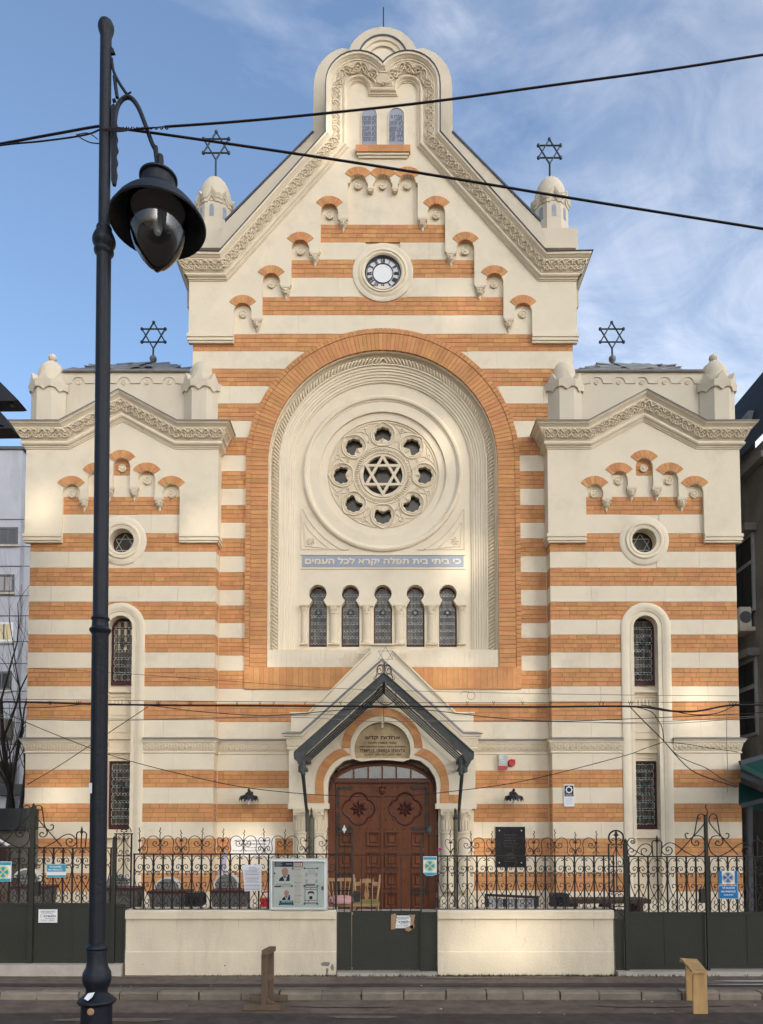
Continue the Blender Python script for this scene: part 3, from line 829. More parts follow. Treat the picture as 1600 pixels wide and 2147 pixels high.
    for k in range(6):
        xq = cx-.21+k*.084; ap.lathe([(0, 0), (.03, .01), (.033, .07), (.03, .13), (0, .14)], (xq, Yg-.10, Z(1481, Yg)), 8)
    ap.box(sxa, sxb, Yg-.125, Yg-.1, Z(1463, Yg), Z(1461, Yg))
    ap.build('niche_apron', 'cream_carved', S)
    wnd = link('window', None, S)
    fm = MB(sx)
    fo = [(cx-.225, zc+0), (cx-.225, gz0), (cx+.225, gz0), (cx+.225, zc)] + arc(cx, zc, .225, 0, pi, 16)[1:-1]
    fi = [(cx-.185, zc), (cx-.185, gz0+.08), (cx+.185, gz0+.08), (cx+.185, zc)] + arc(cx, zc, .185, 0, pi, 16)[1:-1]
    # frame fills to the niche sides
    fo = [(sxa, zc), (sxa, gz0), (sxb, gz0), (sxb, zc)] + arc(cx, zc, .27, 0, pi, 16)[1:-1]
    fi = [(cx-.232, zc), (cx-.232, gz0+.085), (cx+.232, gz0+.085), (cx+.232, zc)] + arc(cx, zc, .232, 0, pi, 16)[1:-1]
    fm.slab(fo, Yg-.03, Yg+.018, holes=[fi]); fm.build('window_frame', 'frame_red', wnd)
    bk = MB(sx); bk.slab(fi, Yg+.0, Yg+.015); bk.build('glass_backing', 'window_glass', wnd)
    leaded(wnd, cx-.215, cx+.215, gz0+.10, zc+.21, Yg, sx, 6, warm=(sx < 0), arch=(cx, zc, .24), star_z=Z(1350, Yg))
    wnd2 = link('window', None, S)
    hz1, hz0 = Z(1596, Yg), Z(1739, Yg)
    fm = MB(sx); fo = [(sxa, hz0), (sxb, hz0), (sxb, hz1), (sxa, hz1)]; fi = [(cx-.232, hz0+.09), (cx+.232, hz0+.09), (cx+.232, hz1-.04), (cx-.232, hz1-.04)]
    fm.slab(fo, Yg-.03, Yg+.018, holes=[fi]); fm.build('window_frame', 'frame_red', wnd2)
    bk = MB(sx); bk.slab(fi, Yg, Yg+.015); bk.build('glass_backing', 'window_glass', wnd2)
    leaded(wnd2, cx-.215, cx+.215, hz0+.10, hz1-.05, Yg, sx, 6, star_z=Z(1645, Yg))
    sl = MB(sx); sl.box(sxa, sxb, Yg-.2, Yg+.02, Z(1757, Yg), hz0-.002); sl.box(sxa, sxb, Yg-.08, Yg+.02, GZ+.3, Z(1757, Yg)); sl.build('window_sill', 'cream_carved', S)
    # round window
    rw = link('round_window', None, S)
    o = MB(sx)
    circ = arc(cx, cz, RH, 0, -2*pi, 48)[:-1]
    o.sweep(circ, [(0, -.26), (0, .03), (.05, .045), (.055, .03), (.085, .03), (.09, .055), (.13, .06), (.15, .045), (.16, .03), (RR-RH-.025, .03), (RR-RH, .015), (RR-RH, 0)], YW-.005, closed=True)
    o.build('surround_ring', 'cream', rw, smooth=True)
    o = MB(sx); o.lathe([(RH+.01, .25), (RH+.01, .23), (RH-.03, .225), (RH-.03, .25)], (cx, YW, cz), 32, axis='y'); o.build('window_frame', 'frame_red', rw)
    o = MB(sx); o.lathe([(RH, .245), (0, .245)], (cx, YW, cz), 32, axis='y'); o.build('pane', 'rose_glass', rw)
    o = MB(sx)
    for a0 in (pi/2, -pi/2):
        pts = [(cx+RH*.95*cos(a0+k*2*pi/3), cz+RH*.95*sin(a0+k*2*pi/3)) for k in range(3)]
        for a, b in zip(pts, pts[1:]+pts[:1]): o.bar((a[0], YW+.24, a[1]), (b[0], YW+.24, b[1]), .014, .01)
    o.build('star_cames', 'lead', rw)
    # string course, broken by the niche surround
    q = .27+so
    sc = MB(sx); fl = MB(sx); fz = MB(sx)
    zb = CORN0
    prof = [(0, 0), (0, .02), (.02, .035), (.035, .035), (.045, .015), (.06, .015), (.24, .06), (.25, .06), (.25, .085), (.275, .085), (.285, .10), (.31, .11), (.31, 0)]
    for a, b, e in ((xa, cx-q, (-1, 0)), (cx+q, xb, (0, 1))):
        sc.sweep([(a, zb), (b, zb)], prof, YW, ends=e, cap=False)
        fl.sweep([(a, zb), (b, zb)], [(.31, .0), (.31, .125), (.325, .13), (.36, .02)], YW, ends=e, cap=False)
        if e[0]: return_piece(sc, a, zb, prof, YW, YC, -1); return_piece(fl, a, zb, [(.31, .0), (.31, .125), (.325, .13), (.36, .02)], YW, YC, -1)
        if e[1]: return_piece(sc, b, zb, prof, YW, YW+4, 1)
        chain(fz, a-(.02 if e[0] else 0), b+(.02 if e[1] else 0), zb+.065, .165, YW-.02)
    sc.build('string_course', 'cream', S); fl.build('flashing', 'zinc', S); fz.build('carved_band', 'cream_carved', S, smooth=True)
SIDE = []; BRICKS_W = {}
def thingless(*a): return None
def chain(m, a, b, z0, h, Y, lean=.03):
    n = max(1, round((b-a)/.128)); w = (b-a)/n
    for i in range(n):
        c = a+(i+.5)*w
        ring = [(c+.040*cos(t), Y-.012-lean*.5, z0+h*.5+.046*sin(t)) for t in [k*2*pi/6 for k in range(6)]]
        m.tube(ring, .014, 4, closed=True)
        for s in (-1, 1):
            m.tube([(c+s*w*.5, Y-.0, z0+h*.96), (c+s*w*.28, Y-lean, z0+h*.82), (c, Y-lean, z0+h*.92)], .012, 4)
            m.tube([(c, Y+.006, z0+h*.02), (c+s*w*.25, Y-.002, z0+h*.16), (c+s*w*.5, Y, z0+h*.06)], .014, 4)
            m.tube([(c+s*w*.5, Y-.006, z0+h*.28), (c+s*w*.5, Y-.014, z0+h*.55)], .010, 4)
def star_finial(x, y, zbase, zc, R, name, parent=None):
    m = MB(); r = .020
    for a0 in (pi/2, -pi/2):
        pts = [(x+R*cos(a0+k*2*pi/3), y, zc+R*sin(a0+k*2*pi/3)) for k in range(3)]
        for a, b in zip(pts, pts[1:]+pts[:1]): m.tube([a, b], r, 6)
        for p in pts:
            if not (a0 < 0 and p[2] < zc-R*.9):
                m.lathe([(0, -.045), (.035, -.03), (.045, 0), (.035, .03), (0, .045)], p, 8)
    m.tube([(x, y, zbase-.05), (x, y, zc-R+.03)], r*1.3, 6)
    o = m.build(name, 'star_metal', parent or S)
    if name == 'roof_star':
        b = MB(); b.lathe([(.03, -.05), (.05, -.02), (.085, .03), (.095, .08), (.08, .13), (.04, .16), (0, .17)], (x, y, zbase-.02), 12); b.build('star_ball', 'roof_metal', o, smooth=True)
for s in (1, -1): wing(s)

# ================================================================ CENTRAL BLOCK
rnd = random.Random(5)
xc1, xc0 = X(1201, 730, YC), -X(1201, 730, YC)
AZ = Z(969, YC)                       # centre height of the great arch
AR = X(1090, 1100, YC)                # outer radius of its brick frame
RING1 = AR; RING2 = X(1079.5, 1100, YC); RIN = X(1043.5, 1100, YC)
FZ0 = Z(1444.5, YC-.05); FZ1 = Z(1398.5, YC-.05)
cw = MB()
hole = [(-RIN+.02, FZ1-.0), (RIN-.02, FZ1-.0)] + arc(0, AZ, RIN-.02, 0, pi, 48)
cw.slab([(xc0, GZ), (xc1, GZ), (xc1, Z(600, YC)), (xc0, Z(600, YC))], YC, YC+.2, holes=[hole])
cw.box(xc0, xc1, YC+1.0, YC+7, GZ, Z(620, YC))
cw.build('wall', 'cream', S)
clx = 0.0; clz = Z(572.5, YC); CR = 64.5/91.0
def exc(z):
    e = []
    q = AR-.03
    if z > FZ0 and z < AZ: e.append((-q, q))
    elif AZ <= z < AZ+q: w = sqrt(q*q-(z-AZ)**2); e.append((-w, w))
    q = CR-.05
    if abs(z-clz) < q: w = sqrt(q*q-(z-clz)**2); e.append((-w, w))
    return e
spans = {0: 133, 1: 193.5, 2: 254}
mo = MB()
px = lambda w, y: X(803+w, y, YC)
allb = [(b, None) for b in BANDS] 
inner_w = X(1142, 1100, YC)+.02
up = sorted(BANDS_UP, key=lambda b: -b[0])
for k, (z0, z1) in enumerate(up):
    w = px(spans[k], 500)+.03 if k in spans else xc1
    if k == 3: w = xc1
    course(-w, w, z0, z1, YC, exc, rnd)
    segs = [(-w+.002, w-.002)]
    for zz in (z0, z1):
        pass
    ws = [max((e[1] for e in exc(zq)), default=0) for zq in (z0+.02, z1-.02)]
    wm = max(ws)
    wmin = min(ws)
    if wmin > 0: mo.box(-w+.002, -wmin, YC-.005, YC+.02, z0+.001, z1-.001); mo.box(wmin, w-.002, YC-.005, YC+.02, z0+.001, z1-.001)
    else: mo.box(-w+.002, w-.002, YC-.005, YC+.02, z0+.001, z1-.001)
for (z0, z1) in BANDS:
    course(-inner_w, inner_w, z0, z1, YC, exc if z1 > FZ0 else nox, rnd)
    q = AR-.05 if z1 > FZ0 else 0
    mo.box(-inner_w, -q, YC-.005, YC+.02, z0+.001, z1-.001); mo.box(q, inner_w, YC-.005, YC+.02, z0+.001, z1-.001)
mo.build('mortar_bed', 'mortar', S)['kind'] = 'stuff'
lows = sorted(BANDS+BANDS_UP); rows = []
for i in range(len(lows)-1):
    za, zb = lows[i][1], lows[i+1][0]
    if abs((za+zb)/2-(CORN0+CORN1)/2) < .5: rows += [(za, CORN0+.02), (CORN1-.01, zb)]
    else: rows.append((za, zb))
rows.append((GZ, lows[0][0]))
for za, zb in rows:
    y_mid = (za+zb)/2
    w = inner_w if y_mid < Z(905, YC) else xc1
    if y_mid > Z(700, YC): w = px(256, 600)+.02
    if y_mid > Z(623, YC): w = px(196, 600)
    if y_mid > Z(545, YC): w = px(135, 500)
    n0 = len(BLOCKS); blockrow(-w, w, za, zb, YC, exc, rnd)
    new = BLOCKS[n0:]; del BLOCKS[n0:]
    for q in new: BLOCKS.append(q+(1,))

# ---- great arch: brick frame
YB = YC-.055
def voussoirs(r0, r1, zlow, name, y0, y1, stuff, count_arc, pitch, gapc=.0045):
    da = pi/count_arc
    me = wedge_mesh(name, r0, r1, da, 0, y1-y0, gapc, 2)
    objs = []
    if not stuff:
        for k in range(count_arc):
            a = pi/2-(k+.5)*da
            place(name, me, S, (0, y0+random.uniform(-.002, .002), AZ), rot=(0, -(-a), 0))
        n = int((AZ-zlow)/pitch); h = (AZ-zlow)/n
        for s in (-1, 1):
            for k in range(n):
                xa_ = r0 if s > 0 else -r1
                place(name, ucube, S, (xa_, y0+random.uniform(-.002, .002), zlow+k*h+gapc), scale=(r1-r0, y1-y0, h-2*gapc))
    else:
        m = MB()
        for k in range(count_arc):
            a0 = k*da+gapc/r1; a1 = (k+1)*da-gapc/r1
            m.slab(arc(0, AZ, r1, a0, a1, 2)+arc(0, AZ, r0, a1, a0, 2), y0, y1)
        n = int((AZ-zlow)/pitch); h = (AZ-zlow)/n
        for s in (-1, 1):
            for k in range(n):
                m.box(s*r0, s*r1, y0, y1, zlow+k*h+gapc, zlow+(k+1)*h-gapc)
        o = m.build(name, 'brick', S); o['kind'] = 'stuff'
voussoirs(RIN+.005, RING2-.004, FZ1, 'voussoir', YB, YC+.15, False, 96, .103)
voussoirs(RING2+.004, RING1, FZ0+.02, 'edge_voussoirs', YB-.012, YC+.02, True, 96, .103)
bk = MB()
bk.slab([(AR-.01, FZ0)]+arc(0, AZ, AR-.012, 0, pi, 48)+[(-AR+.01, FZ0), (-RIN-.002, FZ0+.002), (-RIN-.008, AZ)]+arc(0, AZ, RIN+.006, pi, 0, 48)[1:]+[(RIN+.002, FZ0+.002)], YB+.012, YC+.15)
bk.box(-AR+.01, AR-.01, YB+.012, YC+.02, FZ0+.003, FZ1-.003)
bk.build('mortar_bed', 'mortar', S)['kind'] = 'stuff'
xs = split_row(-AR+.001, AR-.001, .085, .16, rnd)
for i in range(len(xs)-1): BRICKS.append((xs[i]+.002, xs[i+1]-.002, FZ0, FZ1-.004, YB-.004+rnd.uniform(-.002, .002)))
# ---- cream frame with rope moulding
RC = RIN-.004; zf = Z(1363, YC)
def U_path(r, zlow): return [(r, zlow), (r, AZ)]+arc(0, AZ, r, 0, pi, 64)[1:-1]+[(-r, AZ), (-r, zlow)]
am = MB()
prof = [(0, -.12), (0, -.01), (.035, -.01), (.045, -.03), (.06, -.045), (.205, -.045), (.215, -.02), (.24, -.02), (.245, -.055), (.30, -.06), (.305, -.085), (.35, -.085), (.36, -.11), (.41, -.115),
        (.42, -.14), (.46, -.14), (.47, -.165), (.52, -.17), (.53, -.195), (.56, -.195), (.57, -.23), (.63, -.235)]
YM = YC+.10
am.sweep(U_path(RC-.0, zf), prof, YM, cap=False)
am.build('arch_moulding', 'cream', S, smooth=True)
rp = MB(); rr0 = RC-.065; rr1 = RC-.200; rc_ = (rr0+rr1)/2
def rope_seg(px_, pz_, tx, tz, flip):
    nx, nz = -tz, tx; hw = .062; k = .055*flip
    pts = []
    for t in (-1, -.5, 0, .5, 1):
        pts.append((px_+nx*hw*t+tx*k*t, YC+.145-.05*(1-t*t*.9), pz_+nz*hw*t+tz*k*t))
    rp.tube(pts, .026, 5)
n = int((AZ-zf)/.085)
for s in (-1, 1):
    for k in range(n): rope_seg(s*rc_, zf+(k+.5)*(AZ-zf)/n, 0, 1, -s)
nA = int(pi*rc_/.085)
for k in range(nA):
    a = pi*(k+.5)/nA; rope_seg(rc_*cos(a), AZ+rc_*sin(a), -sin(a), cos(a), -1 if a < pi/2 else 1)
rp.build('rope_moulding', 'cream_carved', S, smooth=True)
sb = MB(); sb.box(-RC, RC, YC-.03, YC+.5, FZ1, zf)
for k in range(46):
    xx = -RC+.1+k*(2*RC-.2)/45; sb.box(xx-.0, xx+.006, YC-.036, YC-.03, FZ1+.01, zf-.01)
sb.build('sill_band', 'cream', S)
# ---- inner field
YF = YC+.335; RF = RC-.62
fz0 = zf; roz = Z(992.5, YF); ROX = 0.0
s_ = 94.4/ (YF/17.0) * 0.985
def q_(p): return p/91.8
RO, RI_, RD = q_(172), q_(137), q_(120)
hw = q_(19.5); wx = [X(803+k*68.4, 1300, YF) for k in (-2, -1, 0, 1, 2)]
zw0 = Z(1356.5, YF); zhc = Z(1244, YF); rh = q_(18.8); zn = Z(1259.5, YF); zsp = Z(1270, YF)
def horseshoe(c, g=0):
    a0 = atan2(zn-zhc, q_(13))
    return [(c-hw+g, zw0), (c+hw-g, zw0), (c+hw-g, zsp)] + [(c+(rh-g)*cos(a), zhc+(rh-g)*sin(a)) for a in [a0+(pi-2*a0)*i/18 for i in range(19)]] + [(c-hw+g, zsp)]
fd = MB()
fd.slab([(-RF, fz0), (RF, fz0), (RF, AZ)]+arc(0, AZ, RF, 0, pi, 48)[1:-1]+[(-RF, AZ)], YF, YF+.26,
        holes=[horseshoe(c) for c in wx]+[arc(ROX, roz, RI_, 0, 2*pi, 64)[:-1]])
fd.build('arch_field', 'cream', S)
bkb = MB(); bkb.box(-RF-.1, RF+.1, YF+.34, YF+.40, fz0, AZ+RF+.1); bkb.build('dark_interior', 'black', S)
rg = MB()
prof = [(0, 0), (0, .04), (.03, .065), (.065, .07), (.095, .055), (.11, .02), (.13, .02), (.15, -.01), (.24, -.045), (.30, -.035), (.32, -.03), (.335, -.05), (RO-RD-.01, -.06), (RO-RD, -.2)]
rg.sweep(arc(ROX, roz, RO, 0, 2*pi, 96)[:-1], prof, YF, closed=True)
rg.sweep(arc(0, AZ, q_(201), -.25, pi+.25, 64), [(0, 0), (.01, .03), (.045, .03), (.06, .0)], YF-.0)
rg.build('rose_ring', 'cream', S, smooth=True)
rose = link('rose_window', None, S)
YR = YF+.09
def petal(a, g=1.0):
    c = (ROX+q_(88.6)*cos(a), roz+q_(88.6)*sin(a)); pts = []
    for k in range(54):
        t = 2*pi*k/54; rel = (t-pi+pi) ; r = q_(17.2)*g+q_(2.0)*abs(sin(4.5*t))*g
        d = abs((t-pi+pi) % (2*pi)-pi)   # angle from inward direction
        dd = pi-abs(pi-((t) % (2*pi)))
        if dd < .62: r = q_(17.2)*g*(.42+.30*(dd/.62)**2)
        ang = a+pi+t
        pts.append((c[0]+r*cos(ang), c[1]+r*sin(ang)))
    return pts
rd = MB()
holes = [arc(ROX, roz, q_(42.5), 0, 2*pi, 40)[:-1]]+[petal(pi/2+k*pi/4) for k in range(8)]
rd.slab(arc(ROX, roz, RD+.01, 0, 2*pi, 72)[:-1], YR, YR+.11, holes=holes)
rd.build('tracery', 'cream_carved', rose)
tr = MB()
for k in range(8):
    a = pi/2+k*pi/4; c = (ROX+q_(88.6)*cos(a), roz+q_(88.6)*sin(a))
    ring = []
    for i in range(36):
        t = 2*pi*i/36; r = q_(26)
        dd = pi-abs(pi-t)
        if abs(t-pi) < .3: r *= 1.13-.4*abs(t-pi)
        if dd < .5: r *= .90+.2*dd
        ring.append((c[0]+r*cos(a+pi+t), YR-.012, c[1]+r*sin(a+pi+t)))
    tr.tube(ring, .020, 6, closed=True)
    ring = [(c[0]+q_(21.5)*cos(a+pi+t), YR-.006, c[1]+q_(21.5)*sin(a+pi+t)) for t in [.55+(2*pi-1.1)*i/28 for i in range(29)]]
    tr.tube(ring, .009, 5)
    # leaf tab
    tb = (c[0]-q_(11)*cos(a), c[1]-q_(11)*sin(a))
    for da in (-.9, 0, .9): tr.tube([(tb[0]-q_(6)*cos(a), YR-.002, tb[1]-q_(6)*sin(a)), (tb[0]+q_(3.4)*cos(a+da), YR-.016, tb[1]+q_(3.4)*sin(a+da))], .022, 5, r_end=.014)
    # spandrel carving
    b = a+pi/8; e = (ROX+q_(106)*cos(b), roz+q_(106)*sin(b))
    tr.tube([(e[0]+q_(5)*cos(t), YR-.008, e[1]+q_(5)*sin(t)) for t in [2*pi*i/10 for i in range(10)]], .012, 5, closed=True)
    for s in (-1, 1):
        tr.tube([(e[0], YR-.003, e[1])]+[(ROX+q_(r_)*cos(b+s*t_), YR-.008, roz+q_(r_)*sin(b+s*t_)) for r_, t_ in ((108, .1), (113, .16), (116, .24), (116, .32))], .012, 5, r_end=.006)
        tr.tube([(ROX+q_(r_)*cos(b+s*t_), YR-.008, roz+q_(r_)*sin(b+s*t_)) for r_, t_ in ((99, .02), (92, .06), (84, .05), (77, .09), (70, .16), (68, .25))], .012, 5, r_end=.006)
        tr.tube([(ROX+q_(r_)*cos(b+s*t_), YR-.006, roz+q_(r_)*sin(b+s*t_)) for r_, t_ in ((84, .0), (80, .03), (78, .0))], .010, 5)
for r_, w_ in ((64, .012), (49, .014), (116.5, .012)):
    tr.tube([(ROX+q_(r_)*cos(t), YR-.008, roz+q_(r_)*sin(t)) for t in [2*pi*i/72 for i in range(72)]], w_, 6, closed=True)
for i in range(72):
    t = 2*pi*i/72; tr.tube([(ROX+q_(53)*cos(t), YR-.006, roz+q_(53)*sin(t)), (ROX+q_(56.5)*cos(t+.035), YR-.022, roz+q_(56.5)*sin(t+.035)), (ROX+q_(60.5)*cos(t+.05), YR-.006, roz+q_(60.5)*sin(t+.05))], .014, 4)
tr.build('carved_rings', 'cream_carved', rose, smooth=True)
st = MB()
for a0 in (pi/2, -pi/2):
    R = q_(47)
    pts = [(ROX+R*cos(a0+k*2*pi/3), roz+R*sin(a0+k*2*pi/3)) for k in range(3)]
    R2 = R-q_(11); ip = [(ROX+R2*cos(a0+k*2*pi/3), roz+R2*sin(a0+k*2*pi/3)) for k in range(3)]
    st.slab(pts, YR-.02-(a0 < 0)*.004, YR+.07, holes=[ip])
st.build('star_tracery', 'cream_carved', rose)
g = MB()
for (c, r) in [((ROX, roz), q_(44))]+[((ROX+q_(88.6)*cos(pi/2+k*pi/4), roz+q_(88.6)*sin(pi/2+k*pi/4)), q_(22)) for k in range(8)]:
    gg = MB(); gg.lathe([(r, 0), (0, 0)], (c[0], YR+.17, c[1]), 24, axis='y'); gg.build('pane', 'rose_glass', rose)
# corner triangles
for s in (-1, 1):
    ct = MB(s)
    a = (X(974, 1160, YF), Z(1152, YF)); b = (a[0], Z(1066, YF)); c = (X(880, 1152, YF), a[1])
    # hypotenuse follows the ring
    hyp = [(ROX+RO*1.10*cos(t), roz+RO*1.10*sin(t)) for t in [radians(-63)+radians(38)*i/8 for i in range(9)]]
    pth = [a, (a[0], hyp[-1][1]-.0)] + list(reversed(hyp)) + [(hyp[0][0]-.15, a[1])]
    ct.tube([(p[0], YF-.004, p[1]) for p in pth]+[(a[0], YF-.004, a[1])], .013, 4)
    a2 = (a[0]-.1, a[1]+.08); inn = [(ROX+RO*1.17*cos(t), roz+RO*1.17*sin(t)) for t in [radians(-55)+radians(23)*i/6 for i in range(7)]]
    ct.tube([(p[0], YF-.004, p[1]) for p in [a2]+list(reversed(inn))+[a2]], .012, 4)
    a3 = (a2[0]-.12, a2[1]+.11)
    for k in range(6): 
        t = k*pi/3; ct.tube([(a3[0], YF, a3[1]), (a3[0]+.07*cos(t), YF-.015, a3[1]+.07*sin(t)), (a3[0]+.1*cos(t+.5), YF, a3[1]+.1*sin(t+.5))], .014, 4)
    ct.build('spandrel_moulding', 'cream_carved', S, smooth=True)
# inscription
ib = MB(); ib.box(X(634, 1177, YF), X(972, 1177, YF), YF-.012, YF+.0, Z(1189, YF), Z(1165.5, YF)); insc = ib.build('inscription_band', 'blue_panel', S)
text_mesh('inscription', 'כי ביתי בית תפלה יקרא לכל העמים', X(966, 1177, YF)-X(641, 1177, YF), q_(16.5), 0, YF-.018, Z(1186, YF), 'cream', insc, rtl=True, bold=.0)
ib = MB(); ib.box(X(630, 1177, YF), X(976, 1177, YF), YF-.02, YF, Z(1193.5, YF), Z(1191.5, YF)); ib.box(X(630, 1177, YF), X(976, 1177, YF), YF-.02, YF, Z(1164.5, YF), Z(1162.5, YF)); ib.build('band_fillet', 'cream', S)
# five horseshoe windows
YG = YF+.22
for c in wx:
    w = link('window', None, S)
    f = MB(); f.slab(horseshoe(c), YG-.02, YG+.015, holes=[horseshoe(c, .028)]); f.build('window_frame', 'frame_red', w)
    f = MB(); f.slab(horseshoe(c, .02), YG+.0, YG+.014); f.build('glass_backing', 'window_glass', w)
    leaded(w, c-hw+.025, c+hw-.025, zw0+.1, zhc+rh-.03, YG, 1, 5, arch=(c, zhc, rh-.02), star_z=Z(1285, YG))
    f = MB(); f.box(c-hw+.03, c+hw-.03, YG-.012, YG+.01, zw0+.02, zw0+.10); f.build('bottom_rail', 'frame_red', w)
    f = MB(); f.box(c-hw, c+hw, YF+.05, YG+.02, zw0-.05, zw0+.004); f.build('window_sill', 'cream_carved', w)
colx = [(wx[i]+wx[i+1])/2 for i in range(4)]
def pilaster(c, w):
    m = MB()
    zt_, zb_ = Z(1286, YF), Z(1350, YF)
    m.box(c-w/2-.02, c+w/2+.02, YF-.10, YF+.2, Z(1272.5, YF), Z(1269.5, YF))
    m.lathe([(w*.42, 0), (w*.46, .03), (w*.5, .10), (w*.56, .155)], (c, YF-.0, zt_), 14, ang0=pi, ang1=2*pi, squash=.75)
    m.lathe([(w*.46, -.02), (w*.46, 0), (w*.42, .01), (w*.40, .0)], (c, YF, zt_), 14, ang0=pi, ang1=2*pi, squash=.75)
    m.lathe([(w*.41, zb_-zt_+.07), (w*.40, -.01)], (c, YF, zt_), 14, ang0=pi, ang1=2*pi, squash=.7)
    m.lathe([(w*.50, 0), (w*.50, .03), (w*.44, .05), (w*.41, .08)], (c, YF, zb_), 14, ang0=pi, ang1=2*pi, squash=.75)
    m.box(c-w/2-.01, c+w/2+.01, YF-.085, YF+.05, zb_-.03, zb_)
    for s in (-1, 1): m.tube([(c+s*w*.48, YF-.07, zt_+.13), (c+s*w*.3, YF-.10, zt_+.12), (c+s*w*.18, YF-.11, zt_+.07), (c+s*w*.32, YF-.10, zt_+.05)], .012, 5)
    m.build('column', 'cream_carved', S, smooth=True)
for c in colx: pilaster(c, .25)
for s in (-1, 1): pilaster(s*(wx[4]+hw+.095), .17)

# ---- clock
ck = link('clock', None, S)
m = MB(); R0 = q_(38.5)*1.01
m.sweep(arc(0, clz, R0, 0, -2*pi, 64)[:-1], [(0, -.14), (0, .02), (.03, .05), (.06, .05), (.065, .02), (.09, .02), (.11, .045), (.15, .035), (.17, .02), (CR-R0-.02, .03), (CR-R0, .02), (CR-R0, -.01)], YC-.01, closed=True)
m.build('clock_surround', 'cream', ck, smooth=True)
YK = YC+.02
m = MB(); m.lathe([(R0, 0), (0, 0)], (0, YK, clz), 40, axis='y'); m.build('clock_face', 'paper', ck)
m = MB(); m.lathe([(R0*.53, -.008), (0, -.008)], (0, YK, clz), 32, axis='y'); m.build('clock_centre', 'white', ck)
m = MB()
for r_, w_ in ((R0*.97, .022), (R0*.56, .012), (R0*.88, .008)): m.tube([(r_*cos(t), YK-.014, clz+r_*sin(t)) for t in [2*pi*i/40 for i in range(40)]], w_, 4, closed=True)
m.build('dial_rings', 'black', ck)
NUM = ['XII', 'I', 'II', 'III', 'IIII', 'V', 'VI', 'VII', 'VIII', 'IX', 'X', 'XI']
for k, s in enumerate(NUM):
    m = MB(); a = pi/2-k*pi/6; wid = {'I': 1, 'V': 2, 'X': 2}
    tot = sum(wid[c] for c in s); u = -tot/2; r0 = R0*.62; r1 = R0*.86
    def pt_(u_, r_): return (r_*cos(a)+u_*.026*sin(a), YK-.012, clz+r_*sin(a)-u_*.026*cos(a))
    for c in s:
        if c == 'I': m.bar(pt_(u+.5, r0), pt_(u+.5, r1), .019, .006)
        if c == 'V': m.bar(pt_(u+1, r0), pt_(u+.2, r1), .022, .006); m.bar(pt_(u+1, r0), pt_(u+1.8, r1), .007, .006)
        if c == 'X': m.bar(pt_(u+1.7, r0), pt_(u+.3, r1), .022, .006); m.bar(pt_(u+.3, r0), pt_(u+1.7, r1), .007, .006)
        u += wid[c]
    m.build('numeral', 'black', ck)

# ---- gable layer with stepped arches
Y1 = YC-.085
def g(x, y): return (X(x, y, Y1), Z(y, Y1))
zb0 = Z(700, Y1)
AX = [(1097, 652.5), (1037, 590), (976, 520), (915, 444.5)]
AXs = []
for k, (x, y) in enumerate(AX):
    AXs.append((X(x, y, Y1)+0.0, Z(y, Y1)))
half = .205
zcb = [Z(666.5, Y1), Z(598, Y1), Z(527.5, Y1), Z(455, Y1)]
hole = [(AXs[0][0]+half, zb0)]
for k, c in enumerate(AXs):
    hole += arc(c[0], c[1], half, 0, pi, 10)
    nxt = AXs[k+1][0]+half if k < 3 else X(876, 455, Y1)
    hole += [(c[0]-half, zcb[k]), (nxt, zcb[k])]
# top field with three little arches
zt3 = Z(383, Y1); c3 = [X(854.5, 380, Y1), 0.0, -X(854.5, 380, Y1)]
hw3 = .235
top = [(X(876, 400, Y1), zt3)]
for i, c in enumerate(c3):
    r3 = .2 if True else 0
    top += arc(c, zt3, r3, 0, pi, 8)
    if i < 2:
        mx = (c3[i]+c3[i+1])/2
        top += [(mx+.07, zt3), (mx+.055, zt3-.12), (mx-.055, zt3-.12), (mx-.07, zt3)]
top += [(-X(876, 400, Y1), zt3)]
hole += top
mir = [(-x, z) for x, z in reversed(hole[:len(hole)-len(top)])]
hole += mir
eo = X(1209, 600, Y1)
outer_r = [(eo, zb0), (eo, Z(560, Y1)), g(1129, 560), g(905, 285), g(905, 185)]
lobe = [g(855+60*cos(t), 178-60*sin(t)) for t in [i*radians(138)/12 for i in range(1, 13)]]
outer_r += lobe
outer_l = [(-x, z) for x, z in reversed(outer_r)]
outer = outer_r + [(0, g(803, 150)[1])] + outer_l
poly = outer + list(reversed(hole))
gm = MB(); gm.slab(poly, Y1, YC+.03)
gm.slab(outer, YC+.002+.02, YC+.5)
gm.build('gable_wall', 'cream', S)
for c in AXs:
    for s in (-1, 1):
        fan(s*c[0], c[1], Y1-.004); place('medallion', MEDAL, S, (s*c[0], YC-.012, c[1]-.03))
for c in c3:
    fan(c, zt3, Y1-.004); place('medallion', MEDAL, S, (c, YC-.012, Z(391, YC)))
for k in range(4):
    c = AXs[k]; nxt = AXs[k+1][0]+half if k < 3 else X(876, 455, Y1)
    xx = (c[0]-half+nxt)/2
    for s in (-1, 1): place('corbel', CORBEL, S, (s*xx, Y1+.07, zcb[k]))
for i in range(2):
    mx = (c3[i]+c3[i+1])/2; m = MB(); m.box(mx-.07, mx+.07, Y1-.02, YC, zt3-.16, zt3-.10); m.box(mx-.05, mx+.05, Y1-.01, YC, zt3-.20, zt3-.16); m.build('pendant', 'cream', S)
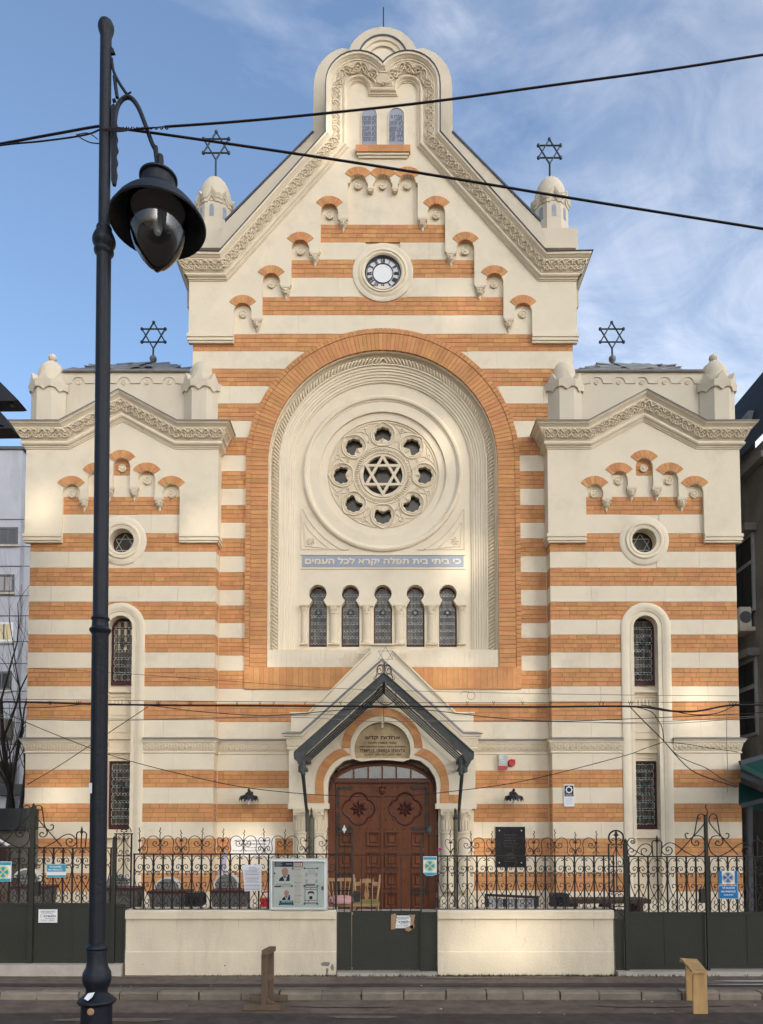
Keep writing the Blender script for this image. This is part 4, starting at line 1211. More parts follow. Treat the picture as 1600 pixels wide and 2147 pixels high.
for s in (-1, 1):
    m = MB(); a, b = sorted((s*(AXs[0][0]+half), s*eo)); zz = zb0
    for dz, d in ((.08, .035), (.03, .012), (.05, .025), (.05, 0)):
        m.box(a-(d if s < 0 else 0), b+(d if s > 0 else 0), Y1-d, YC+.01, zz-dz+.002, zz); zz -= dz
    m.box(s*eo, s*(xc1-.2), YC+.0, YC+5, zb0, Z(540, YC))
    m.build('pilaster_foot', 'cream', S)
# ---- gable cornice: loft from inner outline to outer outline
Yo = Y1-.30
def gi(x, y): return P(x, y, Y1)
def go(x, y): return P(x, y, Yo)
inn = [gi(1209, 590), gi(1129, 590), gi(874, 309)] + [gi(874, 250)]
out = [go(1244, 525), go(1147, 527), go(923, 275)] + [go(923, 225)]
for i in range(13):
    t = i/12
    inn.append(gi(854+20*cos(t*pi), 194-20*sin(t*pi)))
    ta = t*radians(140.3)
    out.append(go(855+68*cos(ta), 174-68*sin(ta)))
inn += [gi(834, 203)]; out += [go(803.0+.5, 131)]
inn += [gi(803, 203)]; out += [go(803, 131.5)]
inn[-1] = (0, inn[-1][1]); out[-1] = (0, out[-2][1])
out[0] = (inn[0][0]+.30, out[0][1])
ins = inn + [(-x, z) for x, z in reversed(inn[:-1])]
ous = out + [(-x, z) for x, z in reversed(out[:-1])]
prof = [(0, 0), (0, .02), (.05, .02), (.05, .045), (.10, .05), (.11, .06), (.14, .095), (.19, .11), (.24, .10), (.27, .075), (.30, .075), (.33, .09), (.55, .155), (.72, .195), (.735, .215), (.79, .215), (.81, .235), (.88, .27), (.89, .29), (.98, .30)]
def row(s, d, Y0, A=ins, B=ous):
    return [(a[0]*(1-s)+b[0]*s, Y0-d, a[1]*(1-s)+b[1]*s) for a, b in zip(A, B)]
m = MB(); m.loft([row(s, d, Y1) for s, d in prof])
# side returns of the eaves
for sg in (-1, 1):
    pr = [(s*(out[0][1]-inn[0][1]), d) for s, d in prof]
    return_piece(m, sg*inn[0][0], inn[0][1], pr, Y1, YC+6, sg)
m.build('gable_cornice', 'cream', S)
m = MB(); m.loft([row(.98, .0, Y1), row(.98, .31, Y1), row(1.02, .32, Y1), row(1.035, .28, Y1), row(1.035, -.3, Y1)])
for sg in (-1, 1): return_piece(m, sg*inn[0][0], inn[0][1], [(.98*(out[0][1]-inn[0][1]), .0), (.98*(out[0][1]-inn[0][1]), .31), (1.03*(out[0][1]-inn[0][1]), .32), (1.04*(out[0][1]-inn[0][1]), .0)], Y1, YC+6, sg)
m.build('flashing', 'zinc_dark', S)
FRZ = MB()
mid = [(a[0]*.46+b[0]*.54, a[1]*.46+b[1]*.54) for a, b in zip(ins, ous)]
segs = [(0, 1), (1, 2), (2, 3)]
def fz_run(A, B, A2, B2, k):
    # A->B on s=.34, A2->B2 on s=.72
    for j in range(k):
        def fx(u, n, d, j=j):
            t = (j+.5+u)/k
            p = (A[0]+(B[0]-A[0])*t, A[1]+(B[1]-A[1])*t); q = (A2[0]+(B2[0]-A2[0])*t, A2[1]+(B2[1]-A2[1])*t)
            return (p[0]+(q[0]-p[0])*n, Y1-(.095+.095*n)-d, p[1]+(q[1]-p[1])*n)
        motif(FRZ, fx, 1.0, 1.0, .020)
def lerp(i, s): return (ins[i][0]*(1-s)+ous[i][0]*s, ins[i][1]*(1-s)+ous[i][1]*s)
for sg in (1, -1):
    def ls(i, s): p = lerp(i, s); return (sg*p[0], p[1])
    fz_run(ls(0, .34), ls(1, .34), ls(0, .72), ls(1, .72), 3)
    fz_run(ls(1, .34), ls(2, .34), ls(1, .72), ls(2, .72), 14)
    fz_run(ls(2, .34), ls(4, .34), ls(2, .72), ls(4, .72), 4)
    for a, b in ((4, 8), (8, 12), (12, 16)): fz_run(ls(a, .34), ls(b, .34), ls(a, .72), ls(b, .72), 1)
fx = lambda u, n, d: (u, Y1-.12-d, Z(190, Y1)+n)
motif(FRZ, fx, .5, .36, .019)
FRZ.build('carved_frieze', 'cream_carved', S, smooth=True)
# wall behind, a little wider: parapet back with its own copings
Yb = YC+.35
bh = MB()
def b_(x, y): return P(x, y, Yb)
br = [b_(1206, 526), b_(1150, 524), b_(1129, 471), b_(949, 287), b_(947, 190)] + [b_(873+74*cos(t), 188-80*sin(t)) for t in [i*radians(78)/8 for i in range(1, 9)]] + [b_(870, 112)]
bl = [(-x, z) for x, z in reversed(br)]
bh.slab(br+bl, Yb-.1, Yb+.9); bh.build('parapet_back', 'cream_attic', S)
for s in (-1, 1):
    edge = MB(); p, q2 = b_(1131, 470), b_(948, 285)
    edge.bar((s*p[0], Yb+.3, p[1]+.01), (s*q2[0], Yb+.3, q2[1]+.01), .85, .04)
    edge.build('coping_flashing', 'zinc_dark', S)
tpm = MB(); cz3 = Z(119, Yb); 
cz3 = Z(145, Yb); tpm.slab(arc(0, cz3, 74/86.5, -.0, pi+.0, 32), Yb-.2+.0, Yb+.85)
tpm.build('crown', 'cream_attic', S, smooth=False)
m = MB(); Yt = Y1-.1
czt = Z(126, Yt)
m.sweep(arc(0, czt, q_(33)*1.0, pi+.1, -.1, 28), [(0, 0), (.0, .05), (.05, .06), (.07, .03), (.11, .04), (.12, .07), (.19, .09), (.19, 0)], Yt+.05); m.slab(arc(0, czt, q_(33)+.01, -.1, pi+.1, 28), Yt+.04, Yb-.1)
m.slab(arc(0, czt, q_(33)+.18, -.1, pi+.1, 28), Yt+.06, Yb-.2)
m.build('crown_front', 'cream', S, smooth=True)
m = MB(); m.sweep(arc(0, czt, q_(33)+.19, pi+.1, -.1, 28), [(0, -.3), (0, .10), (.035, .11), (.045, -.3)], Yt+.05); m.build('flashing', 'zinc_dark', S)
m = MB(); rx = X(804, 40, Yb); m.tube([(rx, Yb, Z(80, Yb)), (rx, Yb, Z(16, Yb))], .016, 5); m.build('lightning_rod', 'black', S)
# ---- tablets
for cxp, lines in ((831.5, ['אנכי יי', 'לא יהיה', 'לא תשא', 'זכור את', 'כבד את']), (774.5, ['לא תרצח', 'לא תנאף', 'לא תגנב', 'לא תענה', 'לא תחמד'])):
    c = X(cxp, 270, Y1); w = q_(16.2); z0, z1 = Z(307, Y1), Z(228, Y1)
    m = MB(); m.slab([(c-w, z0), (c+w, z0), (c+w, z1-w)]+arc(c, z1-w, w, 0, pi, 12)[1:-1]+[(c-w, z1-w)], Y1-.012, Y1); tb = m.build('tablet', 'tablet_glass', S)
    m = MB(); pth = [(c-w, z0), (c-w, z1-w)]+arc(c, z1-w, w, pi, 0, 12)[1:-1]+[(c+w, z1-w), (c+w, z0)]
    m.sweep(pth, [(0, 0), (0, .03), (.03, .02), (.03, 0)], Y1); m.build('tablet_edge', 'cream', tb)
    for i, s in enumerate(lines):
        zz = z1-.30-i*(z1-z0-.30)/4.9
        text_mesh('lettering', s, w*1.8*(.8 if i == 0 and cxp > 800 else 1), .13, c, Y1-.016, zz, 'tablet_text', tb, rtl=True, bold=.0)
m = MB(); zt_ = Z(311, Y1); zz2 = Z(325, Y1); w = X(860, 318, Y1)
xs = split_row(-w, w, .22, .32, rnd)
for i in range(len(xs)-1): BRICKS.append((xs[i]+.002, xs[i+1]-.002, zz2, zt_, Y1-.10))
m.box(-w, w, Y1-.09, Y1, zz2+.002, zt_-.002); m.build('mortar_bed', 'mortar', S)
m = MB(); m.box(-w*.96, w*.96, Y1-.07, Y1, zz2-.05, zz2-.001); m.box(-w*.9, w*.9, Y1-.04, Y1, zz2-.10, zz2-.05); m.build('ledge', 'cream', S)

# ---- turrets behind the gable ends
def turret(sx):
    Yt = 18.6; tc_ = X(1153.5, 430, Yt)
    t = MB(sx); hb = .50
    zsq0, zsq1 = Z(560, Yt-.5), Z(478, Yt-.5)
    t.box(tc_-.42, tc_+.55, Yt-.5, Yt+.5, zsq0-1, zsq1)
    r = .445; zp = Z(424, Yt-.4)
    t.lathe([(r*1.06, zsq1-zp-.0), (r, zsq1-zp+.35), (r, .0), (r*.9, .1)], (tc_, Yt, zp), 8, ang0=pi/8, ang1=2*pi+pi/8)
    body = t.build('turret', 'cream_attic', S)
    for k in range(8):
        a = k*pi/4; ap = r*cos(pi/8); nx, ny = cos(a), sin(a); tx, ty = -sin(a), cos(a); hw = r*sin(pi/8)
        for off, sc in ((0, 1.0), (.05, 1.0)):
            c = MB(sx)
        c = MB(sx)
        for (lo, hi, o0, o1) in ((0, .08, .0, .03), (.08, .19, .025, .075)):
            pl = [(-hw*1.0, .0), (-hw*.55, .0), (0, .17), (hw*.55, .0), (hw*1.0, .0)]
            v = []
            for (h, dd) in ((lo, ap-.02), (lo, ap+o0+.02), (hi, ap+o1), (hi, ap-.05)):
                for u, e in pl: kq_ = dd/ap; v.append((tc_+nx*dd+tx*u*kq_, Yt+ny*dd+ty*u*kq_, zp+h+e))
            n = 5; fs = []
            for j in range(3):
                for i in range(4): fs.append((j*n+i, j*n+i+1, (j+1)*n+i+1, (j+1)*n+i))
            fs.append((0, 5, 10, 15)); fs.append((4, 9, 14, 19)); c.add(v, fs)
        c.build('peaked_cornice', 'cream_attic', body)
        w = MB(sx); ap2 = ap+.004; pts = [(-.055, -.38), (.055, -.38), (.055, -.12), (.035, -.085), (0, -.06), (-.035, -.085), (-.055, -.12)]
        zq = zp+.02
        w.add([(tc_+nx*ap2+tx*u, Yt+ny*ap2+ty*u, zq+h) for u, h in pts]+[(tc_+nx*(ap2-.02)+tx*u, Yt+ny*(ap2-.02)+ty*u, zq+h) for u, h in pts], [tuple(range(7))]+[(i, (i+1) % 7, (i+1) % 7+7, i+7) for i in range(7)])
        w.build('lancet', 'attic_glass', body)
    d = MB(sx); R = .405
    d.lathe([(R, .05), (R, .20), (R*.99, .36), (R*.93, .52), (R*.82, .66), (R*.66, .78), (R*.45, .87), (R*.22, .92), (0, .935)], (tc_, Yt, zp), 24)
    d.build('dome', 'cream_attic', body, smooth=True)
    star_finial(sx*tc_, Yt, zp+.93, Z(318 if sx > 0 else 306, Yt), (29 if sx > 0 else 33)*Yt/F*.97, 'turret_star', body)
for s in (1, -1): turret(s)

# ---- central string course
sc = MB(); fl = MB(); fz = MB()
prof = [(0, 0), (0, .02), (.02, .035), (.035, .035), (.045, .015), (.06, .015), (.24, .06), (.25, .06), (.25, .085), (.275, .085), (.285, .10), (.31, .11), (.31, 0)]
pw = X(997, 1560, YC)
for a, b in ((-inner_w, -pw+.1), (pw-.1, inner_w)):
    sc.sweep([(a, CORN0), (b, CORN0)], prof, YC); fl.sweep([(a, CORN0), (b, CORN0)], [(.31, .0), (.31, .125), (.325, .13), (.36, .02)], YC); chain(fz, a, b, CORN0+.065, .165, YC-.02)
sc.build('string_course', 'cream', S); fl.build('flashing', 'zinc', S); fz.build('carved_band', 'cream_carved', S, smooth=True)

# ---- portal
YP = 16.72
AXP = 801.5
def pp(x, y): return P(x, y, YP)
axx = X(AXP, 1600, YP)
def mirp(pts): return [(2*axx-x, z) for x, z in reversed(pts)]
L_out = [pp(606, 1693), pp(606, 1574), pp(603, 1560), pp(603, 1538), pp(610, 1536), pp(610, 1496), pp(646, 1496), pp(776, 1367), pp(776, 1353)]
inner_l = [pp(687, 1693), pp(687.5, 1644), pp(691, 1629), pp(702.5, 1610.6), pp(721, 1595.6), pp(740, 1591)]
lun_c = pp(AXP+.5, 1572); lr = q_(59)*YP/YC*.985
top_in = [pp(758, 1596.5), pp(780, 1594), pp(AXP, 1593)]
open_ = inner_l + top_in + mirp(inner_l+top_in[:-1])
po = MB()
outl = L_out + mirp(L_out)
lun = [(lun_c[0]+lr*cos(t), lun_c[1]+lr*sin(t)) for t in [radians(-18)+radians(216)*i/30 for i in range(31)]]
po.slab([pp(606, 1693)]+L_out[1:]+mirp(L_out)[:-1]+[(2*axx-pp(606, 1693)[0], pp(606, 1693)[1])]+list(reversed(open_)), YP, YC-.02, holes=[lun])
po.build('portal_wall', 'cream', S)
for s in (0, 1):
    m = MB()
    xs_ = [pp(604, 1693)[0], pp(690, 1693)[0]]
    if s: xs_ = [2*axx-xs_[1], 2*axx-xs_[0]]
    m.box(xs_[0], xs_[1], YP-.03, YC-.02, Z(1696, YP), Z(1684.5, YP))
    m.box(xs_[0]+.08, xs_[1]-.03, YP+.25, YC-.02, GZ, Z(1696, YP))
    m.box(xs_[0]+.10, xs_[0]+.75, YP-.08, YP+.3, GZ, Z(1880, YP))
    m.build('impost', 'cream', S)
m = MB(); m.slab(lun, YP+.09, YP+.12); lunette = m.build('lunette', 'lunette', S)
for s, w, h, y, rt in (('אחדות קדש', 72, 8.2, 1552, True), ('נבנה בשנת תקצו', 58, 4.6, 1560.5, True), ('ונתחדש בבנין בשנת התרמה לפק', 96, 4.6, 1568, True), ('TEMPLUL UNIREA SFANTA', 96, 7.8, 1578, False), ('CLADIT 1836 RECLADIT 1885', 78, 4.6, 1584.3, False)):
    text_mesh('lettering', s, w/95.3, h/95.3, lun_c[0], YP+.086, Z(y, YP+.09), 'lunette_text', lunette, rtl=rt, bold=.0 if rt else .02)
m = MB(); m.sweep(list(reversed(lun)), [(0, -.1), (0, .015), (.05, .02), (.09, .015), (.09, 0)], YP); m.build('lunette_ring', 'cream', S, smooth=True)
m = MB(); m.bar((lun_c[0], YP-.02, lun_c[1]+lr-.02), (lun_c[0], YP-.02, lun_c[1]+lr+.14), .10, .05); m.lathe([(0, -.1), (.03, -.07), (.02, -.03), (.055, 0), (0, .03)], (lun_c[0], YP-.03, lun_c[1]+lr-.06), 8); m.build('keystone_drop', 'cream_carved', S)
# trefoil of brick
lo = [(662, 1684), (661.7, 1644), (665, 1624), (670.6, 1607), (683.7, 1589), (702.5, 1574), (718.4, 1569)]
li = [(680, 1684), (678.6, 1654), (679.5, 1635), (685.6, 1618), (697.8, 1601), (716.5, 1588), (735, 1582.5)]
def resample(pts, n):
    pts = catmull([pp(*p) for p in pts], 8); Ls = [0]
    for a, b in zip(pts, pts[1:]): Ls.append(Ls[-1]+math.dist(a, b))
    out = []
    for i in range(n+1):
        s = Ls[-1]*i/n
        for j in range(len(Ls)-1):
            if s <= Ls[j+1]+1e-9: t = (s-Ls[j])/max(Ls[j+1]-Ls[j], 1e-9); out.append(tuple(pts[j][k]+(pts[j+1][k]-pts[j][k])*t for k in (0, 1))); break
    return out
A_, B_ = resample(lo, 14*2), resample(li, 14*2)
def vb(poly, y0=YP-.022):
    cxm = sum(p[0] for p in poly)/len(poly); czm = sum(p[1] for p in poly)/len(poly)
    poly = [(cxm+(p[0]-cxm)*.965, czm+(p[1]-czm)*.965) for p in poly]
    m = MB(); m.slab(poly, y0+random.uniform(-.002, .002), YP+.01); m.build('arch_brick', 'brick', S)
mb = MB(); mb.slab(A_+list(reversed(B_)), YP-.012, YP+.01); mb.slab(mirp(A_+list(reversed(B_))), YP-.012, YP+.01)
for i in range(14):
    q4 = A_[2*i:2*i+3]+list(reversed(B_[2*i:2*i+3])); vb(q4); vb(mirp(q4))
tc2 = pp(AXP, 1568); Ro_, Ri2 = q_(84)*.965, q_(67)*.965
mb.slab(arc(*tc2, Ro_, 0, pi, 32)+arc(*tc2, Ri2, pi, 0, 32), YP-.012, YP+.01); mb.build('mortar_bed', 'mortar', S)['kind'] = 'stuff'
for k in range(17):
    a0, a1 = pi*k/17, pi*(k+1)/17; vb(arc(*tc2, Ro_, a0, a1, 2)+arc(*tc2, Ri2, a1, a0, 2))
for a, b in ((639, 650), (650.5, 661)):
    x0, x1 = pp(a, 1675)[0], pp(b, 1675)[0]; z0, z1 = pp(0, 1684)[1], pp(0, 1666)[1]
    for q4 in ([(x0, z0), (x1, z0), (x1, z1), (x0, z1)],): vb(q4); vb(mirp(q4))
# raking frieze and copings of the portal
m = MB(); fl = MB(); fz = MB()
rk = [pp(603, 1575), pp(606, 1571.5), pp(624, 1571.5), (axx, pp(0, 1404)[1])]
rk = [pp(605, 1572), pp(645, 1572), (axx, Z(1431, YP))]
rk = rk+mirp(rk[:-1])
prof = [(0, 0), (0, .03), (.03, .04), (.045, .02), (.06, .02), (.235, .05), (.24, .075), (.27, .075), (.29, .11), (.33, .12), (.33, 0)]
m.sweep(rk, prof, YP, ends=(-1, 1)); m.build('raking_cornice', 'cream', S)
fl.sweep(rk, [(.33, -.0), (.33, .135), (.35, .14), (.40, .0)], YP, ends=(-1, 1)); fl.build('flashing', 'zinc', S)
n = 22
for i in range(len(rk)-1):
    a, b = rk[i], rk[i+1]; d = math.dist(a, b); k = max(1, round(d/.135)); tx, tz = (b[0]-a[0])/d, (b[1]-a[1])/d
    for j in range(k):
        c = ((j+.5)*d/k); o = (a[0]+tx*c-tz*.15, a[1]+tz*c+tx*.15)
        fz.tube([(o[0]+.048*cos(t), YP-.042, o[1]+.048*sin(t)) for t in [q*pi/3 for q in range(6)]], .010, 4, closed=True)
        for w in (-.075, .078): fz.tube([(o[0]+tx*-.06-tz*w, YP-.035, o[1]+tz*-.06+tx*w), (o[0]-tz*w*.7, YP-.05, o[1]+tx*w*.7), (o[0]+tx*.06-tz*w, YP-.035, o[1]+tz*.06+tx*w)], .011, 4)
fz.build('carved_band', 'cream_carved', S, smooth=True)
cp = MB()
for sgn in (0, 1):
    pts = [pp(608, 1495), pp(647, 1495), pp(777, 1366), pp(777, 1352.5)]
    if sgn: pts = [(2*axx-x, z) for x, z in pts]
    for a, b in zip(pts, pts[1:]): cp.bar((a[0], YP+.24, a[1]), (b[0], YP+.24, b[1]), .6, .03) if abs(a[1]-b[1]) < .3 or abs(a[0]-b[0]) > .1 else cp.bar((a[0], YP+.24, a[1]), (b[0], YP+.24, b[1]), .03, .6)
a, b = pp(776, 1352), (2*axx-pp(776, 1352)[0], pp(776, 1352)[1]); cp.bar((a[0], YP+.24, a[1]), (b[0], YP+.24, b[1]), .6, .03)
cp.build('coping_flashing', 'cream', S)
# paired columns
def col(c):
    m = MB(); zc1, zc0 = Z(1695.5, YP), Z(1717, YP); zf0 = Z(1744, YP); w = .165
    m.box(c-w, c+w, YP-.05, YP+.3, zc1-.03, zc1+.001)
    m.box(c-w+.01, c+w-.01, YP-.04, YP+.29, zc0+.08, zc1-.03)
    m.lathe([(w*.78, -.02), (w*.95, .08)], (c, YP+.12, zc0), 12)
    m.lathe([(w*.84, -.02), (w*.88, -.01), (w*.84, 0)], (c, YP+.12, zc0), 16)
    for k in range(8):
        a = pi+k*pi/7; m.tube([(c+w*.84*cos(a), YP+.12+w*.84*sin(a), zc0-.03), (c+w*.84*cos(a), YP+.12+w*.84*sin(a), zf0+.03)], .018, 5)
    m.lathe([(w*.80, zf0-zc0), (w*.80, -.01)], (c, YP+.12, zc0), 16)
    m.lathe([(w*.86, -.05), (w*.96, -.04), (w*.96, -.01), (w*.86, 0)], (c, YP+.12, zf0), 16)
    m.lathe([(w*.92, GZ-zf0+.5), (w*.84, -.05)], (c, YP+.12, zf0), 16)
    for s in (-1, 1): m.tube([(c, YP-.05, zc0+.11), (c+s*.05, YP-.055, zc0+.16), (c+s*.10, YP-.05, zc0+.14), (c+s*.09, YP-.05, zc0+.10)], .012, 5)
    for k in range(3): m.bar((c-.03+.06*cos(k*pi*2/3), YP-.055, zc1-.09+.03*sin(k*pi*2/3)), (c-.03+.06*cos((k+1)*pi*2/3), YP-.055, zc1-.09+.03*sin((k+1)*pi*2/3)), .012, .012)
    m.build('column', 'cream_carved', S, smooth=True)
for xq in (630, 664): c = X(xq, 1710, YP); col(c); col(2*axx-c)

# ---- door
YD = YP+.23
def dp(x, y): return P(x, y, YD)
dax = X(801.5, 1700, YD)
def mird(pts): return [(2*dax-x, z) for x, z in reversed(pts)]
door = link('door', None, S)
jl = [dp(688, 1915), dp(688, 1660), dp(692, 1640), dp(700, 1626), dp(714, 1612), dp(738, 1601), dp(770, 1596.5), dp(801.5, 1595.5)]
jo = jl+mird(jl[:-1])
m = MB(); ins_ = [dp(703, 1915), dp(703, 1640.5), (2*dax-dp(703, 1640.5)[0], dp(703, 1640.5)[1]), (2*dax-dp(703, 1915)[0], dp(703, 1915)[1])]
tl = [dp(706, 1632), dp(716, 1624), dp(740, 1612), dp(770, 1607), dp(801.5, 1605.5)]
tw = tl+mird(tl[:-1])
def at_top(x):
    for a, b in zip(tw, tw[1:]):
        if a[0] <= x <= b[0]: return a[1]+(b[1]-a[1])*(x-a[0])/(b[0]-a[0])
    return tw[0][1]
m.slab(jo, YD, YD+.12, holes=[[(ins_[0][0], ins_[0][1]+.01)]+[ins_[1]]+[ins_[2]]+[(ins_[3][0], ins_[3][1]+.01)], tw])
m.build('door_frame', 'door_wood', door)
m = MB(); m.sweep(jo[1:-1], [(0, -.02), (0, .02), (-.03, .03), (-.06, .02), (-.06, -.02)], YD); m.build('frame_moulding', 'door_dark', door)
m = MB(); m.box(ins_[0][0]-.04, ins_[3][0]+.04, YD-.035, YD+.02, Z(1641, YD), Z(1637.5, YD)); m.build('transom_rail', 'door_dark', door)
mx = [dp(x, 1620)[0] for x in (706, 741.5, 772, 801.5, 831, 861.5, 897)]
for i in range(6):
    a, b = mx[i]+.015, mx[i+1]-.015; zb_ = Z(1631.5, YD)
    m = MB(); m.slab([(a, zb_), (b, zb_)]+[(b+(a-b)*t, at_top(b+(a-b)*t)-.005) for t in (0, .25, .5, .75, 1)], YD+.03, YD+.05); m.build('transom_pane', 'transom_glass', door)
    if i:
        m = MB(); m.box(mx[i]-.017, mx[i]+.017, YD+.0, YD+.05, zb_, at_top(mx[i])-.002); m.build('glazing_bar', 'door_wood', door)
YL = YD+.03
k_ = 1/ (1608*.995/YL)
for s in (-1, 1):
    leaf = MB(); x0, x1 = sorted((dax+s*.006, s*(ins_[3][0]-dax)+dax)); z1 = Z(1641.5, YD)
    leaf.box(x0, x1, YL, YL+.06, GZ+.10, z1); lf = leaf.build('door_leaf', 'door_wood', door)
    c = dax+s*(48.5*k_); cz_ = Z(1695.5, YL)
    m = MB()
    qf = []
    for k in range(4):
        a = k*pi/2; rr_ = 19.5*k_; oo = 14.5*k_
        qf += [(c+oo*cos(a)+rr_*cos(t), cz_+oo*sin(a)+rr_*sin(t)) for t in [a-radians(76)+radians(152)*i/10 for i in range(11)]]
    m.sweep(qf, [(-.012, 0), (-.012, .022), (0, .03), (.022, .02), (.026, 0)], YL, closed=True); m.build('quatrefoil', 'door_dark', lf, smooth=True)
    m = MB()
    for k in range(8):
        a = k*pi/4; w_ = 4.2*k_; r_ = 19*k_
        m.add([(c, YL-.006, cz_), (c+11*k_*cos(a)-w_*sin(a), YL-.004, cz_+11*k_*sin(a)+w_*cos(a)), (c+r_*cos(a), YL-.003, cz_+r_*sin(a)), (c+11*k_*cos(a)+w_*sin(a), YL-.004, cz_+11*k_*sin(a)-w_*cos(a)), (c+10*k_*cos(a), YL-.035, cz_+10*k_*sin(a))], [(0,1,4), (1,2,4), (2,3,4), (3,0,4)])
    m.build('carved_star', 'door_dark', lf)
    for ry, hh in ((1759, 23), (1803, 24), (1846, 26), (1888, 26)):
        for cxo in (18.5, 46, 74):
            if cxo == 46: continue
            cc = dax+s*cxo*k_*1.02; zz = Z(ry, YL); w_, h_ = 10.5*k_, hh/2*k_
            m = MB(); m.sweep([(cc-w_, zz-h_), (cc+w_, zz-h_), (cc+w_, zz+h_), (cc-w_, zz+h_)], [(-.04, .0), (-.03, .03), (-.005, .03), (.0, .005), (.03, .0), (.05, .02)], YL, closed=True)
            m.build('panel_moulding', 'door_wood', lf)
            m = MB(); m.box(cc-w_*.55, cc+w_*.55, YL-.018, YL, zz-h_*.6, zz+h_*.6); m.build('raised_panel', 'door_wood', lf)
            m = MB(); m.box(cc-w_*1.3, cc+w_*1.3, YL-.05, YL, zz-h_*1.28, zz-h_*1.12); m.box(cc-w_*1.3, cc+w_*1.3, YL-.05, YL, zz+h_*1.12, zz+h_*1.3); m.build('panel_ledge', 'door_dark', lf)
    bs = MB()
    for ry in (1651, 1672, 1694, 1719, 1738, 1759, 1780, 1803, 1824, 1846):
        for cxo in (7.5, 22, 32, 46, 60, 90):
            if 1660 < ry < 1730 and 10 < cxo < 80 and cxo != 22: continue
            if ry in (1759, 1803, 1846) and cxo in (22, 60): continue
            bs.lathe([(.014, 0), (.010, -.012), (0, -.016)], (dax+s*cxo*k_, YL, Z(ry, YL)), 6, axis='y')
    bs.build('studs', 'black', lf)['kind'] = 'stuff'
    for ry, fl_ in ((1652, 1), (1737, -1), (1868, -1)):
        m = MB(); xo = dax+s*92*k_; z_ = Z(ry, YL)
        m.box(xo-.025, xo+.025, YL-.02, YL, z_-.22*(fl_ > 0)-.1, z_+.0+.25*(fl_ < 0)); m.box(xo-(.26 if s > 0 else 0), xo+(.26 if s < 0 else 0), YL-.02, YL, z_-.028, z_+.022)
        xt = xo-s*.26; m.slab([(xt, z_-.06), (xt-s*.09, z_), (xt, z_+.06)], YL-.02, YL)
        zt_ = z_-.32 if fl_ > 0 else z_+.25; m.slab([(xo-.05, zt_), (xo, zt_+(.14 if fl_ < 0 else -.12)), (xo+.05, zt_)], YL-.02, YL)
        m.build('strap_hinge', 'black', lf)
m = MB(); m.box(dax-.022, dax+.022, YL-.03, YL, GZ+.10, Z(1668, YL)); m.lathe([(0, -.1), (.05, -.08), (.075, -.02), (.05, .03), (.08, .06), (.03, .07)], (dax, YL-.02, Z(1656, YL)), 8); m.build('meeting_stile', 'door_wood', door)
m = MB(); m.box(dax-1.6, dax+1.6, YP-.3, YD+.1, GZ, GZ+.10); m.build('door_steps', 'sill_stone', S)

# ---- bricks and blocks become objects: the 290 largest each, the rest joined
allbricks = [(b, 1) for b in BRICKS]
for s, lst in BRICKS_W.items(): allbricks += [(b, s) for b in lst]
allbricks.sort(key=lambda t: -(t[0][1]-t[0][0])*(t[0][3]-t[0][2]))
rest = MB()
for i, ((x0, x1, z0, z1, y), s) in enumerate(allbricks):
    if s < 0: x0, x1 = -x1, -x0
    if i < 288: place('brick', ucube, S, (x0, y, z0), scale=(x1-x0, .03, z1-z0))
    else: rest.box(x0, x1, y, y+.03, z0, z1)
for s, xa_, z0, z1 in SIDE:
    rest.box(s*(xa_-.008), s*(xa_+.02), YW+.002, YC-.005, z0, z1)
rest.build('brickwork', 'brick', S, recalc=False)['kind'] = 'stuff'
BLOCKS.sort(key=lambda t: -(t[1]-t[0])*(t[3]-t[2]))
rest = MB()
for i, (x0, x1, z0, z1, y, s) in enumerate(BLOCKS):
    if s < 0: x0, x1 = -x1, -x0
    if i < 280: place('stone_block', ublock, S, (x0, y, z0), scale=(x1-x0, .03, z1-z0))
    else: rest.box(x0, x1, y, y+.03, z0, z1)
if rest.v: rest.build('stone_blocks', 'cream', S, recalc=False)['kind'] = 'stuff'

# ================================================================ GROUND
YF_ = 8.7
def fp(x, y, Y=YF_): return P(x, y, Y)
KERB_Y = 7.85; ROADZ = -0.072
m = MB(); m.box(-40, 40, -12, KERB_Y-.12, ROADZ-.3, ROADZ); road = struct(m.build('road', 'asphalt_road'))
m = MB(); m.box(-40, 40, KERB_Y, 9.3, -.3, -.0); pave = struct(m.build('pavement', 'asphalt_walk'))
m = MB(); m.box(-60, 60, 9.3, 70, GZ-.3, GZ-.001); struct(m.build('courtyard', 'courtyard'))
m = MB(); m.box(-200, 200, -200, 200, -1.2, -.6); struct(m.build('ground', 'courtyard'))
rk_ = random.Random(3)
x = -6.6
while x < 6.6:
    w = rk_.uniform(.36, .43); m = MB(); dz = rk_.uniform(-.008, .008); dy = rk_.uniform(-.008, .008)
    z1 = .004+dz; y0 = KERB_Y-.125+dy
    pr = [(y0, ROADZ-.05), (y0, z1-.018), (y0+.018, z1), (KERB_Y+.0+.012, z1-.002), (KERB_Y+.012, ROADZ-.05)]
    j = [rk_.uniform(-.006, .006) for _ in pr]
    m.loft([[(x+.006+j[i], a, b) for i, (a, b) in enumerate(pr)], [(x+w-.006+j[i], a+rk_.uniform(-.004, .004), b) for i, (a, b) in enumerate(pr)]], closed=True, caps=True)
    m.build('kerb_stone', 'kerb_stone', pave); x += w
m = MB(); m.box(-40, 40, KERB_Y-.116, KERB_Y-.002, ROADZ-.2, ROADZ+.012); m.build('kerb_joint', 'asphalt_patch', pave)
